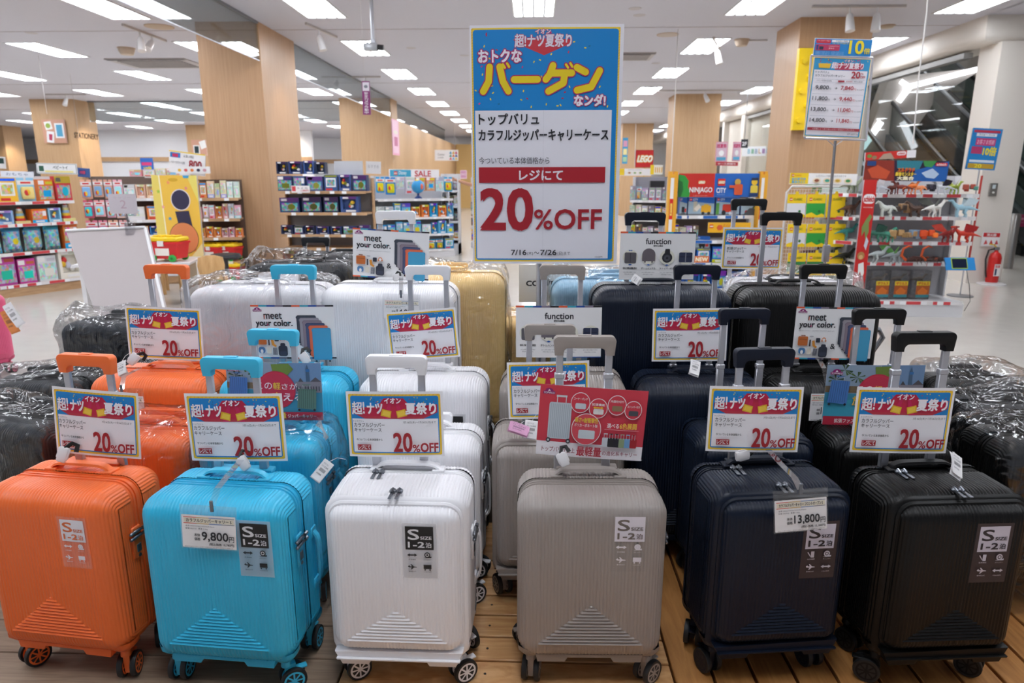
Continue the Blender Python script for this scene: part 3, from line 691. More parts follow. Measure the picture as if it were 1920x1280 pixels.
def travel_sheet():
    s = Sheet(600, 370, '#c9d3dc'); s.poly([(0, 0), (330, 0), (200, 230), (0, 250)], '#8ea3b8'); s.poly([(330, 0), (600, 0), (600, 250), (260, 250)], '#6f8fb5')
    r = random.Random(5)
    for (cx, cy) in ((110, 30), (190, 75), (60, 90)):
        for k in range(9): a = k*.7+r.random(); s.poly([(cx, cy), (cx+50*cos(a), cy+34*sin(a)), (cx+46*cos(a+.25), cy+36*sin(a+.3))], r.choice(['#3f5a38', '#2f4a30', '#54703f']), True)
    s.l += 1; s.rect(0, 130, 300, 170, '#7b6a52'); s.poly([(0, 170), (600, 190), (600, 330), (0, 330)], '#3d8fae'); s.poly([(0, 240), (300, 190), (300, 330), (0, 330)], '#3fa0bb')
    s.poly([(290, 10), (400, 5), (430, 40), (380, 90), (300, 70)], '#6f8a3c'); 
    s.poly([(505, 150), (505, 40), (515, 8), (525, 40), (530, 150)], '#46627e'); s.rect(506, 40, 530, 56, '#2f6fae'); s.poly([(440, 150), (470, 95), (510, 150)], '#4a4a52'); s.rect(440, 120, 600, 190, '#8a8590'); s.poly([(530, 120), (565, 90), (600, 120)], '#55525a')
    for k in range(9): s.rect(446+k*17, 150, 452+k*17, 180, '#4a4c58', True)
    s.l += 1; s.circle(315, 175, 122, '#c62f4c', 36); s.circle(315, 175, 114, '#cf3550', 36); s.circle(315, 175, 106, '#c93350', 36)
    s.text('この', 190, 128, 290, 170, '#f8eef0', .01); s.text('軽', 298, 126, 345, 172, '#f0c64a', .02); s.text('さが、', 352, 130, 470, 170, '#f8eef0', .01)
    s.text('旅', 170, 190, 228, 246, '#f0c64a', .03); s.text('を', 236, 196, 282, 244, '#f8eef0', .02); s.text('変', 290, 190, 350, 246, '#f0c64a', .03); s.text('える。', 358, 194, 520, 244, '#f8eef0', .02)
    s.rect(0, 316, 600, 370, '#b5283f'); s.text('拡張ファスナー付', 70, 330, 270, 356, '#f4e6e8', .02); s.text('軽量', 290, 320, 370, 358, '#f0c64a', .04); s.text('ジッパーキャリー', 380, 330, 560, 354, '#f4e6e8', .02)
    for (x, y, w, h, c) in ((20, 90, 120, 150, '#4a7cc0'), (450, 160, 120, 140, '#5d7d70')):
        s.rect(x+w*.3, y-22, x+w*.33, y+4, '#b8bcc4', True); s.rect(x+w*.67, y-22, x+w*.70, y+4, '#b8bcc4', True); s.rect(x+w*.28, y-26, x+w*.72, y-20, c, True); s.l += 1
        s.poly([(x+8, y), (x+w, y+6), (x+w-8, y+h), (x-6, y+h-12)], c)
        for k in range(8): q = x+8+(w-16)*k/8; s.poly([(q+4, y+6), (q+7, y+6), (q, y+h-12), (q-3, y+h-12)], mixc(c, -.25), True)
        for q in (.05, .85): s.circle(x+w*q, y+h, 8, '#23242a', 10, keep=True)
        s.l += 1
    logo(s, 16, 22, 1.3); return s
def lightest_sheet():
    s = Sheet(690, 425, '#cf3a4c'); s.poly([(0, 340), (690, 340), (690, 425), (0, 425)], '#f0ecf0'); logo(s, 20, 20, 1.35)
    s.rect(112, 60, 117, 110, '#d9dde2', True); s.rect(168, 60, 173, 110, '#d9dde2', True); s.rect(108, 56, 176, 68, '#cfd4d8', True); s.l += 1
    s.rrect(66, 100, 210, 320, 14, '#c2ccd4')
    for k in range(11): s.rect(76+k*12, 108, 80+k*12, 312, '#a3b0ba', True)
    s.l += 1
    for u in (74, 202): s.circle(u, 330, 15, '#3b3c44', 14); s.circle(u, 330, 7, '#c9ccd0', 10)
    for (u, v, r, tx, ic) in ((262, 92, 62, 'コーナーパッド', '#c9ced6'), (378, 118, 60, '拡張機能', '#e6e4e2'), (496, 92, 60, '内面仕切り', '#8c7458'), (602, 116, 56, 'ストッパー付き', '#4a4c54'), (312, 246, 96, '', '#c9d2d8')):
        s.circle(u, v, r, '#f3eef0', 32); s.circle(u, v, r-4, '#cf3a4c' if tx != '' else '#d64a58', 32)
        if tx: s.text(tx, u-r*.7, v-r*.5, u+r*.7, v-r*.25, '#f7f0f2', .02)
        s.rrect(u-r*.5, v+r*.05, u+r*.6, v+r*.6, 8, ic)
    s.poly([(345, 112), (357, 104), (357, 109), (397, 109), (397, 104), (410, 112), (397, 120), (397, 115), (357, 115), (357, 120)], '#f0c030')
    s.text('軽さ×耐衝撃性', 236, 176, 384, 206, '#f0c64a', .03); s.text('ポリカーボネート製', 234, 212, 382, 232, '#f7f0f2', .01)
    s.text('選べる', 444, 200, 520, 228, '#f7f0f2', .02); s.text('6色展開', 526, 194, 634, 230, '#f0c64a', .03); s.rect(428, 236, 650, 238, '#f0b9c0')
    for k, c in enumerate(('#c9ced4', '#202024', '#1c1c28', '#8a9c78', '#6d9cc8', '#a81e28')):
        x = 420+k*36; s.rect(x+10, 262, x+13, 292, '#b9bcc2', True); s.rect(x+28, 262, x+31, 292, '#b9bcc2', True); s.rect(x+8, 260, x+33, 266, c, True); s.rrect(x, 286, x+44, 342, 6, c)
    s.text('トップバリュ史上', 36, 362, 250, 394, '#8c1f38', .01); s.text('最軽量', 262, 348, 420, 406, '#b52a3e', .03); s.text('の進化系キャリー', 428, 366, 654, 394, '#8c1f38', .01)
    s.rect(0, 408, 690, 411, '#e6e2e6'); return s
def tag_sheet(name, size, price, taxp, dims):
    s = Sheet(250, 175, SLEEVE, .3); s.rrect(6, 40, 244, 170, 3, '#f3f1f1'); 
    for (yy) in (48, 72):
        for i, c in enumerate(('#e8603a', '#d8b04a', '#4a78b8', '#8a8a90')): s.rect(14+56*i, yy, 14+56*(i+1), yy+2.5, c, True)
    s.l += 1; s.rect(16, 52, 236, 70, '#efe9d6'); s.text(name+' '+size, 26, 54, 226, 68, INK, .03)
    s.text(dims, 22, 80, 150, 87, '#4c4d55'); s.text('容量 26(31)L  重量 2.8kg', 22, 90, 120, 97, '#4c4d55')
    s.text('本体', 60, 112, 86, 124, INK, .02); s.text('価格', 60, 128, 86, 140, INK, .02); s.text(price, 94, 104, 210, 142, INK, .03); s.text('円', 214, 118, 236, 140, INK, .02)
    s.text('(税込価格 '+taxp+'円)', 126, 146, 236, 158, INK, .03); s.text('商品の仕様は予告なく変更する場合がございます 期間限定の価格です', 16, 161, 232, 166, '#6a6b70'); return s
def sticker_sheet(size, nights, style):
    fg, sq, film = {'white': ('#efe9ee', '#efe9ee', film_on('#f0e2e0', .16)), 'black': ('#16161a', '#0e0e10', film_on('#d9d9dc', .45)), 'grey': ('#e4dfe6', '#e4dfe8', film_on('#cfc6c0', .07)), 'dark': ('#cfc9d2', '#d2ccd8', mat('#3a2e30', .45))}[style]
    s = Sheet(150, 260, film, .35); s.rect(14, 14, 136, 124, sq); tx = {'white': '#e0703c', 'black': '#e6e6ea', 'grey': '#6e645e', 'dark': '#2a2228'}[style]
    s.text(size, 26, 28, 74, 76, tx, .03); s.text('SIZE', 80, 60, 128, 74, tx, .05); s.text(nights, 26, 86, 96, 112, tx, .06); s.text('泊', 102, 88, 126, 112, tx, .03)
    def arrows(u, v): s.poly([(u-22, v), (u-10, v-8), (u-10, v-3), (u+10, v-3), (u+10, v-8), (u+22, v), (u+10, v+8), (u+10, v+3), (u-10, v+3), (u-10, v+8)], fg)
    def wheel(u, v): s.circle(u, v-2, 13, fg, 18); s.circle(u, v-2, 8, film if style != 'black' else '#d8d8da', 16); s.circle(u, v-2, 5, fg, 12); s.poly([(u-18, v+12), (u+18, v+4), (u+18, v+12)], fg)
    def plane(u, v): s.poly([(u-20, v-2), (u-14, v-8), (u-10, v-3), (u-2, v-3), (u-8, v-13), (u-3, v-13), (u+6, v-3), (u+18, v-1), (u+20, v+2), (u+6, v+3), (u-3, v+12), (u-8, v+12), (u-3, v+3), (u-16, v+2)], fg)
    def cart(u, v): s.rect(u-17, v-12, u+17, v+8, fg); s.circle(u-11, v+12, 3.5, fg, 8); s.circle(u+11, v+12, 3.5, fg, 8)
    def opn(u, v): s.rect(u-2, v-14, u+12, v+14, fg); s.poly([(u-18, v-10), (u-15, v-12), (u-2, v+8), (u-5, v+10)], fg)
    if style in ('dark',) or size == 'S2': A_ = (opn, wheel, plane, arrows)
    else: A_ = (arrows, wheel, plane, cart)
    if size == 'S' and style == 'black2': A_ = (opn, wheel, plane, arrows)
    for k, (f_, lb) in enumerate(zip(A_, ('拡張機能', 'ストッパー', '機内持込み可', '115cm以内'))):
        u = 42+66*(k % 2); v = 148+56*(k//2); f_(u, v); s.text(lb, u-16, v+18, u+16, v+24, fg)
    return s
sale = sale_sheet(); sale2 = sale_sheet(('拡張ジッパー', 'キャリーケース')); meet = meet_sheet(); func = function_sheet(); trav = travel_sheet(); light = lightest_sheet()
CW, CH = .236, .162
def card(sheet, name, label, TL, TR, BL, Y, w=CW, h=CH, bend=.004, YR=None, lean=0, cat='sale sign', group=None):
    o = sheet.obj(name, w, h, bend); place(o, TL, TR, BL, Y, w, h, YR, lean); return tag(o, label, cat, group)
def sticker(case, size, nights, style, x, z, w=.085, y=-.0026):
    key = (size, nights, style); s = sticker_sheet(size, nights, style); o = s.obj('size_sticker', w); o.parent = case; o.location = (x, y, z); return o

# ================================================================ the suitcases on show
g = 'suitcases with pulled-out handles on the platforms'
def front(kind, px, face, rzdeg): pass
def fc(cx, cy, rz, sep=0): pass
def S(kind, colr, wl, wr, label, handle, off=.052, dr=0, **k):
    """wl, wr: pixels of the two front wheel contacts -> place and turn the case"""
    a = atZ(*wl, .12); b = atZ(*wr, .12); m = (a+b)/2; rz = math.atan2(b.y-a.y, b.x-a.x)+R(dr)
    p = m+Vector((sin(rz), -cos(rz), 0))*off
    return suitcase(kind, colr, p.x, p.y, rz, label, handle=handle, stage=.052, **k)
c_or = S('S', 'orange', (60, 1244), (249, 1267), 'bright orange ribbed small suitcase at the front left end of the row', .950, hcx=.02)
c_bl = S('S', 'blue', (333, 1273), (551, 1285), 'sky blue ribbed small suitcase in the front row with a 9,800 yen tag', .953, dr=-2, hcx=-.008)
c_wh = S('SO', 'white', (660, 1268), (862, 1275), 'white small suitcase with front pocket lid and black S size sticker', .956, off=.075, hcx=-.022)
c_gr = S('S', 'grey', (995, 1273), (1205, 1275), 'warm grey ribbed small suitcase in front under the red poster', 1.006, hcx=-.013)
c_na = S('SO', 'navy', (1323, 1265), (1527, 1245), 'navy small suitcase with front pocket lid and 13,800 yen tag', .967, off=.075, dr=-3)
c_bk = S('SO', 'black', (1634, 1269), (1824, 1267), 'black small suitcase with front pocket lid at the right end of the front row', 1.016, off=.075, hcx=-.03, dr=2)
def at(kind, colr, cx, yf, label, handle, rz=0, zb=.12, **k): return suitcase(kind, colr, cx, yf, R(rz), label, zb, handle, stage=.13 if yf < 2 else .30, **k)
c_or2 = at('S', 'orange', -1.19, 1.83, 'orange small suitcase in a clear bag behind the front orange one', None, -4)
c_bl2 = at('S', 'blue', -.800, 1.80, 'sky blue small suitcase with raised handle, in a clear bag behind the front blue one', .946, -3, full=True)
c_wh2 = at('S', 'white', -.335, 1.82, 'white small suitcase squeezed behind the front white one, handle down', None, -2)
c_gr2 = at('SO', 'grey', .055, 1.83, 'grey front pocket suitcase half hidden behind the front grey one', .957, 1, full=True)
c_na2 = at('SO', 'navy', .665, 1.86, 'navy front pocket suitcase in the second row behind the 13,800 yen one', 1.005, 5)
c_bk2 = at('SO', 'black', 1.06, 1.86, 'black front pocket suitcase in the second row with the travel poster on its handle', 1.007, 2)
c_orM = at('M', 'orange', -1.275, 2.10, 'orange middle-size suitcase with pale M size sticker', 1.101, -3, hcx=-.01)
c_blM = at('M', 'blue', -.832, 2.09, 'sky blue middle-size suitcase in the third row', 1.103, -2)
c_whM = at('M', 'white', -.366, 2.10, 'white middle-size suitcase with black M size sticker', 1.101, -1)
c_grM = at('M', 'grey', .100, 2.11, 'grey middle-size suitcase behind the function sign', 1.103, 0)
c_naM = at('M', 'navy', .560, 2.09, 'navy middle-size suitcase in the third row with a sale sign', 1.108, 2)
c_bkM = at('M', 'black', .992, 2.12, 'black middle-size suitcase in the third row behind the meet your color sign', 1.108, 2)
c_whL = at('L', 'white', -.545, 2.43, 'large white ribbed suitcase with a 14,800 yen tag', 1.268, -1, zb=.27, full=False)
c_whL2 = at('L', 'white', -1.03, 2.40, 'large white suitcase under clear film, next to the orange middle-size one', None, -4, zb=.27, full=False)
c_naL = at('L', 'navy', .475, 2.43, 'large navy ribbed suitcase with the function sign, tallest navy one', 1.264, 1, hcx=-.04, zb=.27, full=False)
c_bkL = at('L', 'black', 1.01, 2.43, 'large black ribbed suitcase, tallest black one in the row', 1.265, 1, hcx=-.055, zb=.27, full=False)
c_ye = at('L', 'yellow', -.37, 2.76, 'large pale yellow suitcase in a clear bag behind the large white one', None, 0, zb=.27, full=False)
c_ye2 = at('M', 'yellow', -.08, 3.07, 'smaller pale yellow suitcase in a clear bag, lower than its neighbour', None, 0, zb=.12, full=False)
c_lb = at('L', 'lightblue', .33, 2.86, 'pale blue suitcase in a clear bag behind the large navy one', None, 0, zb=.23, full=False)
c_wr = at('L', 'white', 1.12, 2.86, 'white suitcase in a clear bag behind the large black one', 1.304, 0, hcx=-.165, zb=.23, full=False, gripc='#1d1e20')
g2 = 'dark suitcases in clear bags'
c_d1 = at('L', 'graph', -1.10, 3.12, 'dark grey ribbed suitcase in a clear bag at the back beside the wooden pillar', None, 4, zb=.27, full=False)
c_d2 = at('L', 'graph', -1.02, 3.52, 'charcoal suitcase at the very back, its black handle raised before the wooden shelves', 1.075, 0, zb=.27, hcx=-.19, full=False)
c_d3 = at('M', 'slate', -1.95, 2.95, 'dark blue suitcase in a clear bag behind the orange ones, standing on the deck', None, 0, full=False)
c_l1 = at('S', 'graph', -1.66, 1.93, 'dark grey ribbed suitcase in a clear bag next to the front orange one', None, -14, full=True)
c_l2 = at('S', 'graph', -1.52, 2.36, 'dark grey suitcase in a clear bag directly left of the orange middle-size one', None, -20)
c_l3 = at('S', 'graph', -1.86, 2.33, 'dark grey suitcase in a clear bag behind the one at the left edge', None, 10)
c_r1 = at('S', 'black', 1.53, 1.86, 'black suitcase in a clear bag right beside the front black suitcase', None, 4)
c_r2 = at('S', 'graph', 1.62, 2.16, 'grey black suitcase in a clear bag, second one back at the right edge', None, -3)
c_r3 = at('S', 'black', 1.70, 2.46, 'black suitcase in a clear bag, third one back at the right edge', None, 2)
c_r4 = at('S', 'graph', 1.90, 1.90, 'grey black suitcase in a clear bag at the outer right end of the platform', None, 4)
c_pk = suitcase('S', 'pink', -3.88, 4.55, R(58), 'pink ribbed suitcase standing on the shop floor with paper tags', zb=0, group=None)
c_pk.scale = (1.12, 1.12, 1.12)
# ---- stickers on the shells
sticker(c_or, 'S', '1-2', 'white', .094, .345, .078); sticker(c_bl, 'S', '1-2', 'black', .120, .350, .084); sticker(c_gr, 'S', '1-2', 'grey', .086, .350, .088)
sticker(c_wh, 'S', '1-2', 'black', .064, .345, .082, -.0016); sticker(c_na, 'S', '1-2', 'dark', .078, .318, .088, -.0016); sticker(c_bk, 'S', '1-2', 'dark', .062, .325, .090, -.0016)
sticker(c_orM, 'M', '3-5', 'white', .100, .385, .085); sticker(c_whM, 'M', '3-5', 'black', .105, .375, .088)
# ---- sale cards hung on the handles
sc = 'sale sign'
card(sale, 'sale_sign', '20% off card on the handle of the front orange suitcase', (95, 724), (257, 738), (110, 848), 1.63)
card(sale, 'sale_sign', '20% off card on the front sky blue suitcase', (343, 738), (527, 738), (358, 864), 1.60)
card(sale, 'sale_sign', '20% off card on the front white suitcase', (647, 734), (829, 734), (655, 856), 1.63)
card(sale, 'sale_sign', '20% off card on the front navy suitcase with the 13,800 yen tag', (1332, 724), (1509, 726), (1322, 846), 1.64)
card(sale, 'sale_sign', '20% off card at the far right, on the front black suitcase', (1609, 726), (1794, 728), (1600, 848), 1.66)
card(sale, 'sale_sign', '20% off card above the orange middle-size suitcase', (232, 573), (375, 579), (241, 671), 2.27)
card(sale, 'sale_sign', 'tilted 20% off card above the white middle-size suitcase', (721, 586), (853, 576), (732, 678), 2.27)
card(sale, 'sale_sign', '20% off card above the navy middle-size suitcase', (1225, 579), (1367, 577), (1221, 678), 2.27)
card(sale, 'sale_sign', '20% off card partly hidden behind the red poster', (950, 680), (1105, 676), (955, 786), 2.0)
card(sale2, 'sale_sign', '20% off card for expandable cases, behind the large black suitcase', (1357, 426), (1471, 427), (1353, 504), 3.00)
card(meet, 'colour_sign', 'meet your color card above the large white suitcase', (661, 427), (805, 435), (660, 518), 2.63, cat='promotional sign')
card(meet, 'colour_sign', 'meet your color card above the sky blue middle-size suitcase', (468, 572), (624, 572), (475, 672), 2.27, cat='promotional sign')
card(meet, 'colour_sign', 'meet your color card above the black middle-size suitcase', (1495, 575), (1645, 577), (1488, 673), 2.27, cat='promotional sign')
card(func, 'function_sign', 'function card above the large navy suitcase', (1164, 434), (1306, 435), (1162, 524), 2.63, cat='promotional sign')
card(func, 'function_sign', 'function card above the grey middle-size suitcase', (967, 573), (1129, 573), (967, 670), 2.27, cat='promotional sign')
card(trav, 'travel_poster', 'travel photo poster behind the front sky blue suitcase handle', (421, 678), (600, 681), (432, 784), 1.95, cat='promotional sign')
card(trav, 'travel_poster', 'travel photo poster behind the front black suitcase handle', (1553, 684), (1737, 685), (1542, 795), 2.02, cat='promotional sign')
card(light, 'lightest_poster', 'red poster about lightness hung on the front grey suitcase', (1014, 720), (1217, 734), (1003, 851), 1.655, .25, .16, cat='promotional sign')
# ---- price tags in clear sleeves and their straps
def price(label, TL, TR, BL, Y, args, strap, YS):
    t = thing('price_tag', label, 'price tag'); o = tag_sheet(*args).obj('tag_card', .12, .084); place(o, TL, TR, BL, Y, .12, .084); o.parent = t
    pts = [atY(*p, y) for p, y in zip(strap, YS)]; b = MB(); n = len(pts); vs = []
    for p in pts: vs += [p-rt*.008, p+rt*.008]
    b.add([tuple(v) for v in vs], [(2*i, 2*i+1, 2*i+3, 2*i+2) for i in range(n-1)]); mk('strap', b, SLEEVE, t)
    q = pts[-1]; mk('clip', MB().bbox_(q.x-.004, q.x+.004, q.y-.003, q.y+.001, q.z-.012, q.z+.016, .001, seg=1), STEEL, t); return t
price('9,800 yen price tag in a clear sleeve on the sky blue suitcase', (336, 944), (443, 951), (340, 1026), 1.425, ('カラフルジッパーキャリー', 'S', '9,800', '10,780', '全体 H54×W36.5×D23(25.5)cm'), [(452, 862), (432, 885), (408, 915), (397, 950)], [1.53, 1.47, 1.42, 1.42])
price('13,800 yen price tag in a clear sleeve on the navy suitcase', (1449, 921), (1552, 912), (1447, 1001), 1.475, ('カラフルジッパーキャリー フロントオープン', 'S', '13,800', '15,180', '全体 H54.5×W34.5×D25(27)cm'), [(1440, 842), (1465, 870), (1490, 895), (1501, 918)], [1.64, 1.58, 1.52, 1.47])
price('14,800 yen price tag on the large white suitcase', (717, 550), (788, 552), (716, 598), 2.385, ('カラフルジッパーキャリー', 'L', '14,800', '16,280', '全体 H74×W50×D30cm'), [(752, 520), (752, 535), (752, 552)], [2.50, 2.42, 2.38])
price('price tag hanging on the orange middle-size suitcase', (205, 727), (268, 728), (206, 790), 2.03, ('カラフルジッパーキャリー', 'M', '11,800', '12,980', '全体 H64×W42×D26cm'), [(262, 690), (232, 705), (228, 730)], [2.15, 2.08, 2.03])
price('price tag on the black middle-size suitcase beside the travel poster', (1521, 722), (1580, 722), (1519, 790), 2.07, ('カラフルジッパーキャリー', 'M', '11,800', '12,980', '全体 H64×W42×D26cm'), [(1535, 672), (1545, 690), (1552, 722)], [2.2, 2.10, 2.06])
# ---- white anti-theft tags on the carry handles
def security(label, px, py, Y, ang, sc_=1):
    p = atY(px, py, Y); t = thing('security_tag', label, 'security tag', p, group=None, rot=(R(-15), R(ang), 0)); b = MB(); b.bbox_(-.014, .014, -.007, .007, -.022, .022, .0065, seg=2); b.bbox_(-.017, .017, -.0035, .0035, -.012, .020, .0034, seg=2)
    mk('tag_body', b, mat('#e2dfe0', .4), t); mk('strap', MB().tube([(0, 0, .018), (.008, .012, .034), (.02, .02, .030), (.024, .016, .012)], .0035, 6, flat=2), mat('#1b1b1d', .5), t); t.scale = (sc_*.8,)*3; return t
security('white anti-theft tag on the front orange suitcase handle', 118, 852, 1.60, 18, 1.15)
security('white anti-theft tag on the sky blue suitcase handle', 457, 868, 1.58, -38, 1.1)
security('white anti-theft tag on the grey suitcase handle under the red poster', 1056, 861, 1.60, -25, 1.05)
security('white anti-theft tag lying flat on the front navy suitcase', 1392, 853, 1.64, 80, 1.15)
security('white anti-theft tag above the orange middle-size suitcase', 250, 673, 2.18, 40, 1.2)
security('white anti-theft tag above the sky blue middle-size suitcase', 572, 672, 2.2, -40, 1.2)
security('dark strapped anti-theft tag on top of the large white suitcase', 742, 520, 2.5, 0, .8)
def ptag(label, px, py, Y, w, h, rot, col='#eeecec', extra=None):
    p = atY(px, py, Y); b = MB(); n = 5
    for i in range(n+1): u = i/n; b.v += [(-w/2, -.006*sin(u*pi), -h*u), (w/2, -.006*sin(u*pi), -h*u)]
    b.f = [(2*i, 2*i+1, 2*i+3, 2*i+2) for i in range(n)]; b.m = [0]*n
    t = thing('paper_tag', label, 'paper tag', p, rot=rot); mk('paper', b, mat(col, .6), t, smooth=False)
    s = Sheet(60, 100, col); s.text('カラフル', 8, 10, 40, 18, '#3c3d44'); s.text('11-12345', 8, 24, 50, 32, '#3c3d44')
    for k in range(16): s.rect(10+k*2.4, 40, 11+k*2.4, 56, '#3c3d44', True)
    s.l += 1; s.text('本体価格', 8, 66, 40, 74, '#3c3d44'); o = s.obj('print', w*.9, h*.9); o.parent = t; o.location = (0, -.007, -h*.95)
    mk('string', MB().tube([(0, 0, 0), (.01, .01, .02), (.03, .02, .03)], .0007, 5), mat('#d6d4d4', .6), t); return t
ptag('white paper tag hanging over the front black suitcase', 1790, 852, 1.62, .035, .07, (R(-50), R(35), 0))
ptag('white paper tag beside the white anti-theft tag on the orange middle-size suitcase', 228, 678, 2.17, .035, .05, (R(-30), R(-25), 0))
ptag('white paper tag on top of the large navy suitcase', 1188, 520, 2.52, .03, .06, (R(-70), R(-60), 0))
ptag('white paper tag on the navy middle-size suitcase', 1304, 676, 2.2, .035, .06, (R(-45), R(20), 0))
ptag('white paper tag on the second grey suitcase', 998, 788, 1.88, .04, .055, (R(-25), R(8), 0))
ptag('pink paper tag on the second grey suitcase', 975, 795, 1.86, .06, .035, (R(-50), R(20), 0), '#d9a0c4')
ptag('long white paper tag on the bagged sky blue suitcase', 596, 794, 1.98, .035, .08, (R(-50), R(-50), 0))
ptag('white paper tag at the corner of the front white suitcase', 618, 865, 1.66, .03, .06, (R(-30), R(40), 0))
ptag('white hang tag on the pink suitcase', 12, 570, 4.3, .07, .16, (0, R(-28), 0), '#efedf0'); ptag('orange hang tag under the white one on the pink suitcase', 8, 582, 4.32, .07, .16, (0, R(-20), 0), '#e08a4a')
# ================================================================ plastic bags
def bag(label, c, dims, rz=0, amp=.02, seed=1, n=22, tuft=None, film=None):
    bm = bmesh.new(); bmesh.ops.create_cube(bm, size=2); bmesh.ops.subdivide_edges(bm, edges=bm.edges[:], cuts=n, use_grid_fill=True)
    so = Vector((seed*3.1, seed*1.7, seed*5.3)); dx, dy, dz = dims
    for v in bm.verts:
        p = v.co.copy(); q = Vector((p.x, p.y, p.z)); l = (abs(q.x)**10+abs(q.y)**10+abs(q.z)**10)**.1; q = q/l; nrm = Vector((q.x**5, q.y**5, q.z**5)).normalized()
        w = Vector((q.x*dx/2, q.y*dy/2, q.z*dz/2)); s = w*9+so
        r = (1-abs(noise.noise(s)))*.9+(1-abs(noise.noise(s*2.3)))*.5+(1-abs(noise.noise(s*5.1)))*.28
        side = noise.noise(w*4+so*2)
        top = max(0, q.z)**3
        v.co = w+nrm*(amp*(r-1.1)+amp*.9*side)+Vector((noise.noise(s*1.3+so)*amp*.5*top, noise.noise(s*1.1)*amp*.5*top, amp*1.6*top*noise.noise(s*.6)))
        if tuft and q.z > .8: d = Vector((w.x-tuft[0], w.y-tuft[1], 0)).length; v.co.z += tuft[2]*math.exp(-(d/.05)**2)
    b = MB(); bm.verts.index_update(); b.add([v.co[:] for v in bm.verts], [[v.index for v in f.verts] for f in bm.faces if not (f.normal.z < -.9)]); bm.free()
    o = mk('plastic_bag', b, film or FILM, loc=c, rot=(0, 0, rz)); return tag(o, label, 'plastic bag', 'clear plastic bags over suitcases')
def wrap(case, kind, label, amp=.016, seed=1, zb=.12, pad=.03, **k):
    w, h, d, r = DIM[kind]; rz = case.rotation_euler.z; c = Vector(case.location)+Vector((-sin(rz), cos(rz), 0))*(d/2)
    return bag(label, (c.x, c.y, zb+(h+.01)/2), (w+pad, d+pad*.6, h+pad*1.6), rz, amp, seed, **k)
wrap(c_or2, 'S', 'crinkled clear bag over the orange suitcase behind the front one', .022, 1, tuft=(-.12, -.05, .05))
wrap(c_bl2, 'S', 'clear bag over the sky blue suitcase behind the front one', .016, 2)
wrap(c_whL2, 'L', 'clear film over the large white suitcase beside the white display board', .016, 3, .27, tuft=(.15, -.05, .05))
wrap(c_ye, 'L', 'clear bag over the large pale yellow suitcase', .02, 4, .27)
wrap(c_ye2, 'M', 'clear bag over the smaller pale yellow suitcase', .02, 5, .12)
wrap(c_lb, 'L', 'clear bag peaked over the pale blue suitcase', .02, 6, .23, tuft=(-.2, 0, .06))
wrap(c_wr, 'L', 'clear bag over the white suitcase behind the large black one', .022, 7, .23)
wrap(c_d1, 'L', 'clear bag over the dark grey suitcase near the wooden pillar', .03, 8, .27, tuft=(-.2, 0, .05))
wrap(c_d3, 'M', 'clear bag over the dark blue suitcase on the deck', .02, 9, .12, tuft=(-.18, 0, .04))
wrap(c_l1, 'S', 'clear bag over the dark suitcase at the left edge', .026, 10, tuft=(.1, 0, .04))
wrap(c_l2, 'S', 'clear bag over the dark suitcase beside the orange middle-size one', .024, 11)
wrap(c_l3, 'S', 'clear bag over the rear dark suitcase at the left edge', .024, 12)
wrap(c_r1, 'S', 'clear bag over the black suitcase beside the front black one', .024, 13)
wrap(c_r2, 'S', 'clear bag over the second dark suitcase back at the right edge', .026, 14)
wrap(c_r3, 'S', 'clear bag over the third dark suitcase back at the right edge', .026, 15)
wrap(c_r4, 'S', 'clear bag over the outermost dark suitcase at the right', .026, 16)

